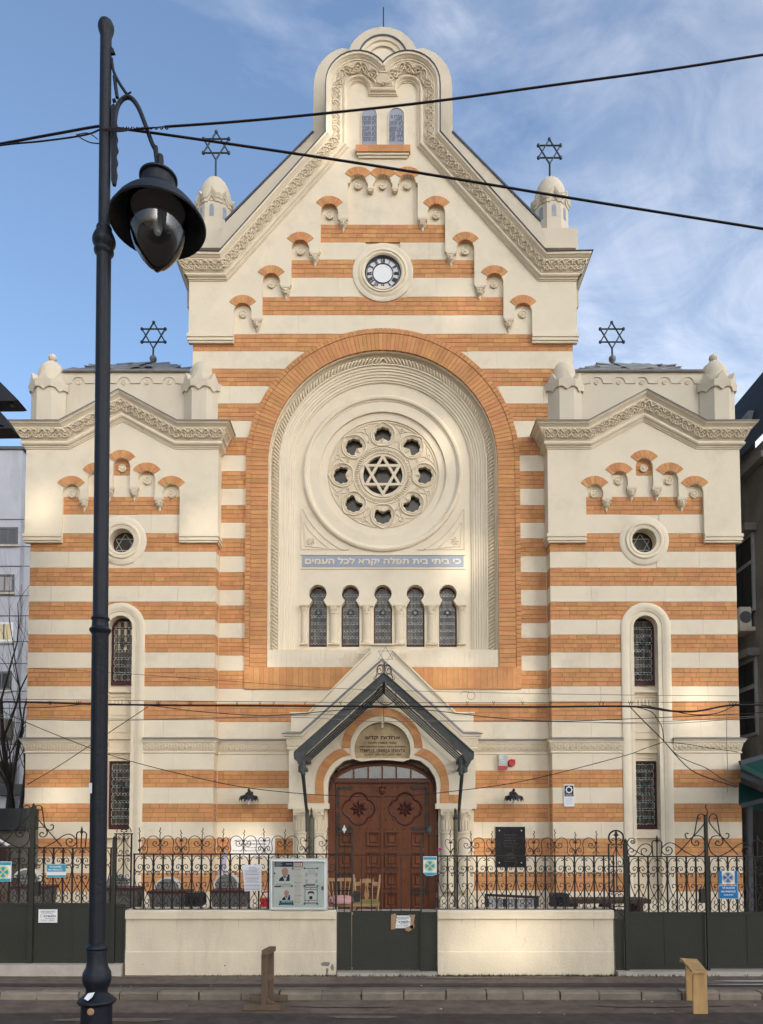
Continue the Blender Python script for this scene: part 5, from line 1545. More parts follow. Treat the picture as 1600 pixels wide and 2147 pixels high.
def blob(cx, cy, rx, ry, z, n=22, seed=0):
    r = random.Random(seed); ph = [r.uniform(0, 6.28) for _ in range(4)]
    return [(cx+rx*cos(t)*(1+.16*sin(2*t+ph[0])+.1*sin(3*t+ph[1])+.07*sin(5*t+ph[2])), cy+ry*sin(t)*(1+.16*sin(2*t+ph[3])+.1*sin(4*t+ph[1])), z) for t in [2*pi*i/n for i in range(n)]]
def patch(cx, cy, rx, ry, z, name, mt, seed, parent, n=22):
    m = MB(); b = blob(cx, cy, rx, ry, z, n, seed); m.add([(cx, cy, z)]+b, [(0, i+1, (i+1) % n+1) for i in range(n)]); return m.build(name, mt, parent)
# darker asphalt repair strips and pale worn patches
m = MB(); m.add([(-7, KERB_Y+.16, .004), (7, KERB_Y+.12, .004), (7, KERB_Y+.30, .004), (2, KERB_Y+.33, .004), (-2, KERB_Y+.29, .004), (-7, KERB_Y+.36, .004)], [(0,1,2,3,4,5)]); m.build('asphalt_repair', 'asphalt_patch', pave)
m = MB(); m.add([(-7, 6.0, ROADZ+.004), (7, 6.0, ROADZ+.004), (7, 7.12, ROADZ+.004), (4, 7.2, ROADZ+.004), (1, 7.13, ROADZ+.004), (-2.5, 7.18, ROADZ+.004), (-7, 7.1, ROADZ+.004)], [(0,1,2,3,4,5,6)]); m.build('asphalt_repair', 'asphalt_patch', road)
for i, (cx, cy, rx, ry) in enumerate([(-.35, 7.42, .45, .05), (2.6, 7.45, .6, .06), (-.2, 7.0, .34, .06), (-2.4, 6.9, .5, .07)]):
    patch(cx, cy, rx, ry, ROADZ+.008, 'worn_patch', 'asphalt_walk', i+40, road)
for i, (cx, cy, rx, ry) in enumerate([(4.3, 8.28, .7, .05), (3.9, 8.1, .5, .03), (-2.7, 8.5, .25, .03), (0.8, 8.45, .5, .03), (1.75, 8.5, .3, .03)]):
    patch(cx, cy, rx, ry, .0075, 'dry_patch', 'sill_stone' if i < 2 else 'kerb_stone', i+60, pave)
for i in range(26):
    cx = rk_.uniform(-4.4, 4.4); m = MB(); r_ = rk_.uniform(.006, .016); cy = rk_.choice([7.9, 7.6, 8.2, 7.3])+rk_.uniform(-.2, .2)
    z_ = 0.0 if cy > KERB_Y else ROADZ
    m.lathe([(r_, 0), (r_*.8, r_*.5), (0, r_*.6)], (cx, cy, z_+.002), 5); m.build('litter_crumb', 'sill_stone' if i % 3 else 'bare_plaster', pave if z_ == 0 else road)
gr = MB(); rg_ = random.Random(9)
for i in range(700):
    xx = rg_.gauss(1.2, 1.6); 
    if abs(xx) > 4.5: continue
    yy = 8.6-abs(rg_.gauss(0, .02)); h = rg_.uniform(.01, .035)
    gr.add([(xx-.006, yy, .0), (xx+.006, yy-.003, .0), (xx+rg_.uniform(-.015, .015), yy-rg_.uniform(0, .02), h)], [(0,1,2)])
mo_ = gr.build('moss_fringe', 'moss'); mo_['kind'] = 'stuff'

# ================================================================ GARDEN WALLS
YWF = 8.64
def garden_wall(xl, xr, label):
    t = thing('garden_wall', label, 'wall', 'low cream walls along the pavement')
    a, b = fp(xl, 2000, YWF)[0], fp(xr, 2000, YWF)[0]
    z1 = Z(1926, YWF); zp = Z(1994, YWF); zt = Z(1909, YWF-.03)
    n = 24
    m = MB(); m.box(a, b, YWF+.004, YWF+.26, -.02, z1); m.build('wall_body', 'wall_cream', t)
    m = MB()
    m.loft([[(a+(b-a)*i/n, YWF-.006+.001*sin(i*2.1), z) for i in range(n+1)] for z in (-.01, zp-.012)]+[[(a+(b-a)*i/n, YWF+.006, zp) for i in range(n+1)]])
    m.build('plinth', 'wall_cream', t)
    m = MB(); e = .03
    pr = [(YWF-e, z1), (YWF-e, zt-.012), (YWF-e+.014, zt), (YWF+.27, zt+.01), (YWF+.29, zt), (YWF+.29, z1)]
    m.loft([[(a-.0, y, z-.0) for y, z in pr], [(b, y, z) for y, z in pr]], closed=True, caps=True)
    m.build('coping', 'wall_cream', t)
    return t, a, b, z1, zt
wl, wl0, wl1, wz1, wzt = garden_wall(263, 705, 'low cream garden wall with flaking corner, left of the small green gate')
wr, wr0, wr1, _, _ = garden_wall(918, 1287, 'low cream garden wall between the small gate and the right double gate')
def wall_chip(par, x, y, rx, ry, seed, mt='bare_plaster'):
    c = fp(x, y, YWF); b = blob(c[0], c[1], rx, ry, 0, 16, seed)
    m = MB(); m.add([(c[0], YWF-.010, c[1])]+[(p[0], YWF-.009, p[1]) for p in b], [(0, i+1, (i+1) % 16+1) for i in range(16)]); m.build('bare_patch', mt, par)
rs__ = random.Random(31)
for par, a_, b_ in ((wl, wl0, wl1), (wr, wr0, wr1)):           # thin rain streaks, cracks and scuffs
    for k in range(6):
        x_ = rs__.uniform(a_+.05, b_-.05); z0_ = wz1-.004; L_ = rs__.uniform(.04, .2); w_ = rs__.uniform(.0015, .0035)
        m = MB(); m.add([(x_-w_, YWF+.0025, z0_), (x_+w_, YWF+.0025, z0_), (x_+w_*.4, YWF+.0025, z0_-L_), (x_-w_*.3, YWF+.0025, z0_-L_*.9)], [(0,1,2,3)]); m.build('rain_streak', 'sill_stone' if k % 2 else 'dirt', par)
    for k in range(3):
        x_ = rs__.uniform(a_+.2, b_-.2); z_ = rs__.uniform(.15, .5); pts_ = [(x_, z_)]
        for q in range(7): pts_.append((pts_[-1][0]+rs__.uniform(-.02, .025), pts_[-1][1]-rs__.uniform(.01, .05)))
        m = MB(); m.tube([(p[0], YWF+.003, p[1]) for p in pts_ if p[1] > Z(1992, YWF)+.01] or [(x_, YWF+.003, z_), (x_+.01, YWF+.003, z_-.03)], .0012, 3); m.build('hairline_crack', 'dirt', par)
wall_chip(wl, 683, 2021, .045, .028, 1); wall_chip(wl, 686, 2036, .014, .04, 2); wall_chip(wl, 697, 2028, .018, .035, 3); wall_chip(wl, 472, 2024, .010, .006, 4, 'dark_joint'); wall_chip(wl, 300, 2022, .006, .004, 5, 'dark_joint')

# ================================================================ IRONWORK
CELL = .1082; HC = 117/185.0
def uv(pts, s=1): return [(s*u*CELL, 0, -v/117*HC) for u, v in pts]
def scroll_mesh(name, pts, r=.0052, n=4):
    m = MB(); m.tube([(p[0], 0, p[1]) for p in catmull([(q[0], q[2]) for q in uv(pts)], 4)], r, 4); return m.mesh(name, 'iron')
SC1 = [(.34,7),(.24,8.6),(.14,6.5),(.22,3.2),(.42,2.2),(.66,5),(.86,12),(.95,20),(.93,29),(.78,34.5),(.5,36.5),(.2,32.5),(.1,26.5),(.2,21.5),(.4,20),(.58,23.5),(.54,28.2),(.38,28),(.36,24.6)]
SC2 = [(.54,39.5),(.46,42),(.36,39.5),(.42,35.6),(.6,34),(.8,37),(.92,44),(.90,52),(.78,64),(.6,75),(.44,82),(.24,89),(.16,96),(.32,101),(.54,99.5),(.55,94.5),(.42,93.6)]
SC3 = [(.36,63.5),(.44,66),(.52,62),(.38,57.5),(.14,60),(.08,66),(.18,72),(.42,81),(.7,88.5),(.93,99),(.90,110),(.55,116),(.22,112),(.18,104),(.42,102),(.6,106),(.5,109.5)]
SCR = {}
for k, p in enumerate((SC1, SC2, SC3)):
    SCR[(k, 1)] = scroll_mesh('scroll', p); SCR[(k, -1)] = scroll_mesh('scroll', [(-a, b) for a, b in p])
mm_ = MB(); mm_.box(-.0085, .0085, -.006, .006, -1, 0); BARM = mm_.mesh('bar', 'iron')
mm_ = MB(); mm_.box(-.013, .013, -.010, .010, -.012, .012); COLM = mm_.mesh('collar', 'iron')
def cells(par, x0, x1, zr, zb, Y, first=1, n=None):
    """bars and scrolls between x0 and x1 hanging from the top rail"""
    n = n or max(1, round((x1-x0)/CELL)); w = (x1-x0)/n; sx_ = w/CELL; sz = (zr-zb)/HC
    for i in range(n+1):
        place('bar', BARM, par, (x0+i*w, Y, zr), scale=(1, 1, zr-zb))
        isA = (i+first) % 2 == 0
        if 0 < i < n: place('collar', COLM, par, (x0+i*w, Y, zr-(24 if isA else 20)/117*HC*sz), scale=(1, 1, 1.3))
    for i in range(n):
        isA = (i+first) % 2 == 0
        ox = x0+i*w if isA else x0+(i+1)*w; sg = 1 if isA else -1
        for k in range(3):
            place('scroll', SCR[(k, sg)], par, (ox, Y-.004-.002*k, zr), scale=(sx_, 1, sz))
        place('collar', COLM, par, (x0+(i+.5)*w-(.07*w if isA else -.07*w), Y-.004, zr-81/117*HC*sz), scale=(.7, .8, .8))
def crest_mesh(name, pts, r=.0052, flip=1):
    """pts in picture pixels relative to a spike foot on the rail, y down"""
    m = MB(); m.tube([(flip*p[0]/185., 0, -p[1]/185.) for p in catmull(pts, 4)], r, 4); return m.mesh(name, 'iron')
k5 = 1/5.333
heart1 = [(x_*k5, y_*k5) for x_, y_ in [(12,-148),(28,-142),(36,-158),(22,-176),(48,-182),(62,-150),(52,-110),(26,-70),(6,-38)]]
heart1 = [(2.4,-29),(5.5,-27),(8.5,-29.5),(9,-34),(6.5,-36.5),(3,-33),(1.0,-29)]
heart1 = [(4,-28),(6.5,-27),(7.2,-29.2),(5.2,-31),(1.8,-29.5)]
hA = [(5.5,-28),(3,-27.5),(1.6,-30),(4,-34),(8.5,-34.5),(11.5,-30),(10.5,-23),(6,-15.5),(1,-9)]
hB = [(8.6,-13.5),(6.6,-12),(7.2,-9.5),(10.2,-9),(11.8,-12.5),(9.5,-16),(4,-15.5),(1.2,-9),(3,-3.5),(8,-.8),(13.5,-2.5),(16.5,-9),(16,-17),(15.2,-25),(17.5,-33),(23,-37.5),(30,-38),(36.5,-34),(40.5,-27),(40,-20.5),(35.5,-16.8),(29.5,-17.5),(26.8,-22),(29,-26.5),(33.5,-26),(34.5,-22.5),(32,-21.5)]
hB = [(x_*43.5/42.0, y_) for x_, y_ in hB]
CR = {}
for f in (1, -1):
    CR[('A', f)] = crest_mesh('crest_scroll', hA, .0048, f); CR[('B', f)] = crest_mesh('crest_scroll', hB, .0052, f)
    CR[('C', f)] = crest_mesh('crest_scroll', [(7,-6),(3,-9),(1,-13),(2,-17),(6,-21)], .0042, f)
SPK = crest_mesh('spike', [(0, 0), (0, -36), (0,-39), (1.5,-43), (-1.2,-46), (1.4,-49.5), (0.6,-53.5)], .0052)
def railing(xl, xr, yr, yb, label, phase):
    t = thing('iron_railing', label, 'railing', 'wrought iron railings on the low walls')
    zr = Z(yr, YF_); zb = wzt-.01
    a, b = fp(xl, yr)[0], fp(xr, yr)[0]
    m = MB(); m.box(a-.01, b+.01, YF_-.012, YF_+.012, zr-.007, zr+.009); m.build('top_rail', 'iron', t)
    m = MB(); m.box(a-.01, b+.01, YF_-.010, YF_+.010, zb+.008, zb+.02); m.build('bottom_rail', 'iron', t)
    cells(t, a, b, zr-.007, zb, YF_)
    per = 43.5/185; n = int((b-a)/per); s0 = a+per*phase
    k = 0; x_ = s0
    rr_ = random.Random(xl)
    while x_ < b-.02:
        place('spike', SPK, t, (x_, YF_, zr), scale=(rr_.choice((-1, 1)), 1, rr_.uniform(.93, 1.05)), rot=(0, rr_.uniform(-.04, .04), 0))
        if k % 2 == 0:
            for f in (1, -1):
                if (f == 1 and x_+per*.8 < b) or (f == -1 and x_-per*.8 > a): place('crest_scroll', CR[('B', f)], t, (x_, YF_-.003, zr))
                if a < x_+f*.06 < b: place('crest_scroll', CR[('A', f)], t, (x_, YF_+.003, zr))
            place('collar', COLM, t, (x_, YF_, zr+9/185)); place('collar', COLM, t, (x_, YF_, zr+28.5/185))
        else:
            for f in (1, -1):
                if a < x_+f*.04 < b: place('crest_scroll', CR[('C', f)], t, (x_, YF_, zr))
            place('collar', COLM, t, (x_, YF_, zr+28/185))
        x_ += per; k += 1
    return t
ral = railing(282, 704, 1791, 1908, 'black wrought iron railing with scrolled crest on the wall left of the small gate', .24)
rar = railing(918, 1286, 1795, 1909, 'black wrought iron railing with wavy spikes on the wall right of the small gate', .62)
# ---- narrow scroll panels beside the gates
def pxtube(m, pts, ox, oy, k, r=.0055, Y=YF_, n=4, flipx=None, sm=4):
    P_ = [(ox+a/k, oy+b/k) for a, b in pts]
    if flipx is not None: P_ = [(2*flipx-a, b) for a, b in P_]
    W_ = [P(a, b, Y) for a, b in P_]
    m.tube([(a, Y, b) for a, b in (catmull(W_, sm) if sm else W_)], r, n)
def sc_obj(par, pts, ox, oy, k, r=.0055, Y=YF_, flipx=None, name='scroll', sm=4):
    m = MB(); pxtube(m, pts, ox, oy, k, r, Y, flipx=flipx, sm=sm); return m.build(name, 'iron', par)
def narrow(par, xl, xr, y0, y1, top=True):
    cxm = (xl+xr)/2
    a, b = fp(xl, y0)[0], fp(xr, y0)[0]; z0, z1 = Z(y1, YF_), Z(y0, YF_)
    for x_ in (a, b):
        m = MB(); m.box(x_-.008, x_+.008, YF_-.008, YF_+.008, z0, z1); m.build('bar', 'iron', par)
    for f in (0, .30, .63, .83, 1.0):
        m = MB(); zz = z1+(z0-z1)*f; m.box(a-.01, b+.01, YF_-.007, YF_+.007, zz-.006, zz+.006); m.build('cross_rail', 'iron', par)
    m = MB(); m.box((a+b)/2-.006, (a+b)/2+.006, YF_-.005, YF_+.005, z1+(z0-z1)*.63, z1+.02); m.build('bar', 'iron', par)
    H = (y1-y0); w = (xr-xl)/2
    S1 = [(.45,.04),(.62,.055),(.7,.035),(.5,.015),(.2,.03),(.12,.07),(.4,.14),(.8,.19),(.92,.235),(.7,.285),(.3,.275),(.25,.235),(.5,.225),(.6,.25)]
    for base, sc_ in ((0, 1.0), (.315, 1.05), (.84, .55)):
        for f in (-1, 1):
            sc_obj(par, [((f*u*w), (base+v*sc_)*H) for u, v in S1], cxm, y0, 1, .005)
    for f in (-1, 1):
        sc_obj(par, [(f*u*w, (.63+v)*H) for u, v in [(.25,.03),(.5,.045),(.6,.025),(.3,.01),(.85,.04),(.92,.10),(.8,.16),(.3,.19),(.55,.155),(.3,.145)]], cxm, y0, 1, .005)
        m = MB(); 
    m = MB(); cz_ = Z(y0+H*.73, YF_); m.tube([((a+b)/2+.025*cos(t), YF_, cz_+.07*sin(t)) for t in [2*pi*i/14 for i in range(14)]], .005, 4, closed=True); m.build('oval', 'iron', par)
    if top:
        m = MB(); m.tube([((a+b)/2+(b-a)*.48*cos(t), YF_, z1+.075+.078*sin(t)) for t in [-.9+(pi+1.8)*i/22 for i in range(23)]], .010, 5); m.build('hoop', 'iron', par)
        m = MB(); c = (a+b)/2; m.slab([(c, z1+.15), (c-.018, z1+.125), (c-.010, z1+.12), (c-.035, z1+.105), (c-.012, z1+.09), (c-.006, z1+.02), (c+.006, z1+.02), (c+.012, z1+.09), (c+.035, z1+.105), (c+.010, z1+.12), (c+.018, z1+.125)], YF_-.006, YF_+.006); m.build('fleur', 'iron', par)
        for f in (-1, 1): sc_obj(par, [(f*5, -8), (f*8, -7), (f*9, -10), (f*5, -12), (f*1.5, -8), (f*1, -2)], cxm, y0, 1, .006)
def plate(par, xl, xr, y0, y1, joints=(), Y=YF_):
    a, b = fp(xl, y0)[0], fp(xr, y0)[0]; z1, z0 = Z(y0, Y), Z(y1, Y)
    m = MB(); m.box(a, b, Y-.005, Y+.005, z0, z1); m.build('gate_plate', 'gate_green', par)
    m = MB(); m.box(a, b, Y-.014, Y-.005, z1-.03, z1); m.build('plate_frame', 'gate_green', par); m = MB(); m.box(a, b, Y-.014, Y-.005, z0, z0+.03); m.build('plate_frame', 'gate_green', par)
    for j in joints:
        c = fp(j, y0)[0]; m = MB(); m.box(c-.012, c+.012, Y-.009, Y-.005, z0+.03, z1-.03); m.build('cover_strip', 'gate_green', par)
def post(par, x0, x1, y0, y1, mt='gate_green', Y=YF_-.02, tip=None):
    a, b = fp(x0, 1900)[0], fp(x1, 1900)[0]
    m = MB(); m.box(a, b, Y-.02, Y+.02, Z(y1, Y), Z(y0, Y)); o = m.build('gate_post', mt, par)
    if tip:
        m = MB(); m.lathe([(.018, 0), (.022, .015), (.012, .03), (0, .05)], ((a+b)/2, Y, Z(y0, Y)), 6); m.build('finial', mt, par)
def crest_gate(par, cxp, scl=1.0, dy=0):
    """tall scroll crest on both sides of the meeting post, drawn from its right half"""
    ox, oy, k = 1380, 1670+dy, 7.27
    c1 = [(845,335),(865,343),(890,322),(885,290),(850,266),(805,278),(775,330),(775,375),(805,432),(870,512),(960,612),(1060,720),(1150,820),(1220,890)]
    c2 = [(893,296),(905,370),(920,450),(940,560),(975,622),(1030,645),(1070,622),(1080,580),(1055,560),(1032,572)]
    c3 = [(925,695),(915,712),(890,705),(882,680),(905,668),(940,690),(945,730),(900,745),(878,720)]
    c3 = [(918,700),(905,712),(893,700),(905,680),(930,690),(935,725),(905,745),(872,715),(885,680)]
    c3 = [(905,690),(920,695),(918,714),(895,712),(880,690),(895,668),(930,668)]
    c3 = [(928,700),(918,678),(893,680),(874,712),(890,742),(935,748),(975,722),(988,680),(970,630)]
    c4 = [(945,604),(880,598),(820,622),(782,690),(774,770),(815,858),(890,905),(960,900),(1060,852),(1140,800),(1220,738),(1310,704),(1385,732),(1440,795),(1432,850),(1385,888),(1320,885),(1282,840),(1292,790),(1340,768),(1375,800),(1352,832),(1330,812)]
    for f in (0, 1):
        for c in (c1, c2, c3, c4):
            fl = None if not f else 1482.8
            o = sc_obj(par, c, ox, oy, k, .0068, flipx=fl, name='crest_scroll')
            o.location.x = 0
    # arch with spear
    for s in (1, -1):
        base = 1513 if s > 0 else None
        A1 = [(1450,910),(1442,800),(1438,710),(1455,680),(1482,668),(1508,690),(1513,720)]
        B1 = [(1575,910),(1583,800),(1588,710),(1570,680),(1545,668),(1520,690),(1513,720)]
        SPR = [(1513,910),(1513,640)]
        for q in (A1, B1, SPR): sc_obj(par, q, ox, oy, k, .0075 if q is not SPR else .008, flipx=None if s > 0 else 1482.8, name='crest_arch', sm=4 if q is not SPR else 0)
        m = MB(); c = P(ox+1513/k if s > 0 else 2*1482.8-(ox+1513/k), oy+620/k, YF_); m.lathe([(.006, -.05), (.016, -.03), (.010, 0), (0, .03)], (c[0], YF_, c[1]), 6); m.build('spear', 'iron', par)
def shiftx(par, n0, dxm):
    for o in list(par.children)[n0:]: o.location.x += dxm
# right double gate
rg_t = thing('double_gate', 'dark green double gate with scrolled iron crest, right of the walls', 'gate', 'dark green iron double gates')
ZB = 2032
plate(rg_t, 1289, 1308, 1925, 2036); narrow(rg_t, 1276, 1308, 1770, 1928)
post(rg_t, 1308.5, 1316, 1766, 2038, tip=1)
plate(rg_t, 1316.5, 1478, 1912, ZB, (1394,)); post(rg_t, 1479, 1484.5, 1708, 2036); plate(rg_t, 1485, 1660, 1912, ZB-2, (1567,))
for a, b in ((1316.5, 1478.5), (1485, 1660)):
    xa_, xb_ = fp(a, 1797)[0], fp(b, 1797)[0]; zr = Z(1796, YF_)
    m = MB(); m.box(xa_, xb_, YF_-.01, YF_+.01, zr-.007, zr+.007); m.build('top_rail', 'iron', rg_t)
    cells(rg_t, xa_+.01, xb_, zr-.007, Z(1912, YF_), YF_, first=1, n=8 if a < 1400 else 9)
crest_gate(rg_t, 1482)
sc_obj(rg_t, [(1125,422),(1142,415),(1135,395),(1110,405),(1112,432),(1145,440),(1162,405),(1140,372),(1095,370),(1062,410),(1065,450),(1110,500),(1180,545),(1260,595)], 1150, 1700, 6.4, .0065, name='crest_scroll')
sc_obj(rg_t, [(1105,545),(1120,555),(1140,540),(1130,512),(1095,505),(1068,540),(1080,590),(1130,605),(1175,575),(1210,500),(1260,455),(1330,445),(1380,485),(1385,545),(1350,600),(1290,605),(1250,570),(1248,520),(1290,505),(1318,530),(1300,552)], 1150, 1700, 6.4, .0065, name='crest_scroll')
m = MB(); a, b = fp(1467.5, 1880)[0], fp(1479, 1880)[0]; m.box(a, b, YF_-.03, YF_+.03, Z(1893, YF_), Z(1863, YF_)); m.build('lock_box', 'gate_green', rg_t)
spike_ = crest_mesh('spike', [(0, 0), (0, -8), (-1.5, -12), (-3.5, -15), (-2.5, -21)], .006); place('spike', spike_, rg_t, (fp(1481.5, 1708)[0], YF_-.02, Z(1708, YF_-.02)))
# left double gate: copy of the crest, moved to the left post
lg_t = thing('double_gate', 'dark green double gate with scrolled iron crest, behind the street lamp', 'gate', 'dark green iron double gates')
n0 = 0
crest_gate(lg_t, 67, dy=-18)
shiftx(lg_t, 0, fp(67.5, 1700)[0]-fp(1482.3, 1700)[0])
plate(lg_t, -70, 62, 1893, 2019, (-10,)); post(lg_t, 63, 72, 1692, 2019, tip=1); plate(lg_t, 72.5, 236, 1893, 2019, (152,))
for a, b, n in ((-60, 63, 6), (72.5, 235, 8)):
    xa_, xb_ = fp(a, 1778)[0], fp(b, 1778)[0]; zr = Z(1778, YF_)
    m = MB(); m.box(xa_, xb_, YF_-.01, YF_+.01, zr-.007, zr+.007); m.build('top_rail', 'iron', lg_t)
    cells(lg_t, xa_, xb_-.01, zr-.007, Z(1893, YF_), YF_, n=n)
m = MB(); a, b = fp(72.5, 1880)[0], fp(83, 1880)[0]; m.box(a, b, YF_-.03, YF_+.03, Z(1878, YF_), Z(1848, YF_)); m.build('lock_box', 'gate_green', lg_t)
post(lg_t, 236, 243, 1760, 2028, tip=1); plate(lg_t, 243.5, 262, 1895, 2028); narrow(lg_t, 244, 276, 1748, 1903, top=False)
m = MB(); a, b = fp(240, 1748)[0], fp(279, 1748)[0]; m.box(a, b, YF_-.012, YF_+.012, Z(1749.5, YF_), Z(1747, YF_)); m.build('cross_rail', 'iron', lg_t)
for f in (-1, 1): sc_obj(lg_t, [(f*2, -4), (f*5, -3), (f*6, -7), (f*1, -8), (f*1, -13), (f*9, -14), (f*14, -8), (f*15, -2)], 260, 1747, 1, .006)
# ---- small gate
sg_t = thing('garden_gate', 'small dark green gate with plain iron bars in front of the wooden door', 'gate')
plate(sg_t, 707, 737, 1912, 2033); plate(sg_t, 740, 881, 1912, 2033, (740.5, 813)); plate(sg_t, 884.5, 916, 1912, 2036)
for x0, x1, y0, y1 in ((703.5, 706.5, 1752, 1912), (736.5, 740, 1752, 1912)): post(sg_t, x0, x1, y0, y1, Y=YF_)
post(sg_t, 881, 884.5, 1758, 2036, Y=YF_-.015)
for x_, y0 in ((722, 1764), (758, 1796), (779, 1796), (820, 1796), (841, 1796), (861, 1796), (799, 1800)):
    c = fp(x_, 1850)[0]; m = MB(); m.box(c-.005, c+.005, YF_-.005, YF_+.005, Z(1912, YF_), Z(y0, YF_)); m.build('bar', 'iron', sg_t)
for a, b, y in ((703, 742, 1752), (690, 884, 1793), (706, 738, 1834), (706, 738, 1867), (884, 920, 1753), (884, 918, 1869), (740, 884, 1911)):
    x0, x1 = fp(a, y)[0], fp(b, y)[0]; m = MB(); m.box(x0, x1, YF_-.007, YF_+.007, Z(y, YF_)-.006, Z(y, YF_)+.006); m.build('cross_rail', 'iron', sg_t)
for x_, y_ in ((722, 1752), (901, 1753)):
    c = fp(x_, y_)
    m = MB(); m.tube([(c[0]+.095*cos(t), YF_, c[1]+.06+.075*sin(t)) for t in [-.7+(pi+1.4)*i/20 for i in range(21)]], .0045, 4); m.build('hoop', 'iron', sg_t)
    m = MB(); m.slab([(c[0], c[1]+.125), (c[0]-.012, c[1]+.09), (c[0]-.028, c[1]+.07), (c[0]-.01, c[1]+.05), (c[0], c[1]+.02), (c[0]+.01, c[1]+.05), (c[0]+.028, c[1]+.07), (c[0]+.012, c[1]+.09)], YF_-.008, YF_+.008); m.build('lily_finial', 'case_metal' if x_ < 800 else 'star_metal', sg_t)
m = MB(); a, b = fp(741, 1880)[0], fp(755, 1880)[0]; m.box(a, b, YF_-.02, YF_+.03, Z(1891, YF_), Z(1868, YF_)); m.build('lock_box', 'gate_green', sg_t)
m = MB(); a = fp(744, 1884)[0]; m.box(a-.01, a+.018, YF_-.03, YF_-.02, Z(1888, YF_), Z(1879, YF_)); m.tube([(a, YF_-.04, Z(1878, YF_)), (a+.07, YF_-.05, Z(1874, YF_))], .004, 5); m.build('lock_handle', 'black', sg_t)
for y in range(6):
    sc_obj(sg_t, [(912,1800+y*19),(909,1804+y*19),(912,1809+y*19),(916,1806+y*19),(915,1813+y*19)], 0, 0, 1, .004)
for a, b, y0, y1, lab in ((-80, 262, 2019, 2034, 'pale stone threshold under the left double gate'), (707, 916, 2036, 2048, 'worn stone threshold under the small gate'), (1289, 1680, 2034, 2050, 'pale stone threshold under the right double gate')):
    x0, x1 = fp(a, y0)[0], fp(b, y0)[0]; m = MB(); zt_ = Z(y0+3, 8.6)
    m.box(x0+.003, x1-.003, 8.58, 8.95, -.01, max(zt_, .02)); tag(m.build('threshold', 'sill_stone'), lab, 'threshold')

# ================================================================ STREET LAMP (foreground)
YL_ = 4.9
lamp = thing('street_lamp', 'tall black cast iron street lamp with bell shade and clear bulb, in the foreground', 'street lamp')
kx = lambda y: YL_/(F*(cos(PITCH)-(PY-y)/F*sin(PITCH)))     # metres per picture pixel at that height
def axis(y):
    t = (y-60)/(2090-60); return X(222.5+(203-222.5)*t, y, YL_)
prof = [(45,9),(48,14),(54,16.5),(60,17),(66,15.5),(74,12.5),(80,12),(470,12.2),(474,12.5),(476,15),(479,16.5),(482,15.5),(485,16.5),(492,20),(500,23.5),(506,24.5),(512,23.5),(517,20),(520,18.5),(523,20),(527,21),(531,20),(535,16.5),(538,15.2),(900,15.6),(1292,16),(1295,18.5),(1298,19.5),(1301,18),(1303,17),(1316,18),(1318,21),(1321,23),(1324,22.5),(1328,19),(1332,17.5),(1978,18),(1982,22),(1985,24),(1988,24),(1991,21.5),(2018,21.5),(2028,23.5),(2036,28),(2040,29.5),(2050,30.5),(2058,29.5),(2066,26),(2072,22.5),(2080,22.5),(2086,28),(2092,36),(2096,40.5),(2099,41),(2103,38),(2106,33),(2109,32.5),(2260,34),(2275,37),(2290,37)]
m = MB(); rows = []
zs_ = []
for y, w in prof:
    z = Z(y, YL_); r = w*kx(y)*.97; cxx = axis(min(y, 2100))
    z = max(z, ROADZ-.02)
    rows.append([(cxx+r*cos(2*pi*k/28), YL_+r*sin(2*pi*k/28), z) for k in range(28)])
m.loft(rows, closed=True)
m.build('post', 'post_black', lamp, smooth=True)
def lp(x, y): return P(x, y, YL_)
def lt(pts, r, mt='post_black', name='bracket', n=8, sm=5, rend=None):
    m = MB(); m.tube([(a, YL_, b) for a, b in catmull([lp(*p) for p in pts], sm)], r, n, r_end=rend); return m.build(name, mt, lamp, smooth=True)
lt([(240,285),(241,250),(247,222),(260,206),(275,206),(290,225),(305,262),(318,298),(325,312)], .0155, name='arm')
lt([(234,122),(238,148),(248,170),(262,192),(268,199)], .010, name='brace'); lt([(240,160),(243,185),(246,205)], .012, name='brace')
lt([(266,198),(270,196),(275,193)], .006, name='leaf_tip'); lt([(236,212),(243,210)], .012, name='clamp')
m = MB(); m.slab([lp(*p) for p in [(233,99),(239,105),(242,113),(233,114)]], YL_-.01, YL_+.01); m.build('bracket_tip', 'post_black', lamp)
o = [(234,225),(240,220),(244,232),(243,250),(246,262),(244,278),(247,290),(245,302),(248,314),(244,326),(247,340),(244,352),(246,366),(244,378),(242,388),(236,388)]
m = MB(); m.slab(catmull([lp(*p) for p in o], 3)+[lp(234,380)], YL_-.012, YL_+.012); m.build('wavy_plate', 'post_black', lamp)
hc = lp(331, 467); hx, hz = hc[0], hc[1]; kk = kx(467)
m = MB(); m.tube([(X(326, 310, YL_), YL_, Z(308, YL_)), (hx-.0, YL_, hz+.34)], .017, 8); m.lathe([(.0, .0), (.022, .01), (.024, .05), (.02, .09), (0, .1)], (hx+.01, YL_, hz+.375), 8); m.build('hanger', 'post_black', lamp, smooth=True)
rim = 99.5*kk
hp = [(0, .335), (.075, .33), (.105, .322), (.124, .308), (.124, .296), (.110, .288), (.110, .225), (.120, .215), (.128, .20), (.120, .19), (.155, .172), (.20, .138), (.24, .098), (.275, .055), (.298, .015), (rim, -.012), (rim-.006, -.022), (.285, .0), (.25, .045), (.20, .10), (.19, .11)]
m = MB(); m.lathe(hp, (hx, YL_, hz), 40); m.build('shade', 'post_black', lamp, smooth=True)
m = MB(); m.lathe([(.19, .10), (.198, .04), (.195, -.02), (.178, -.10), (.145, -.18), (.10, -.25), (.055, -.30), (.025, -.32), (.012, -.335), (0, -.338)], (hx, YL_, hz), 32); m.build('glass_bowl', 'lamp_glass', lamp, smooth=True)
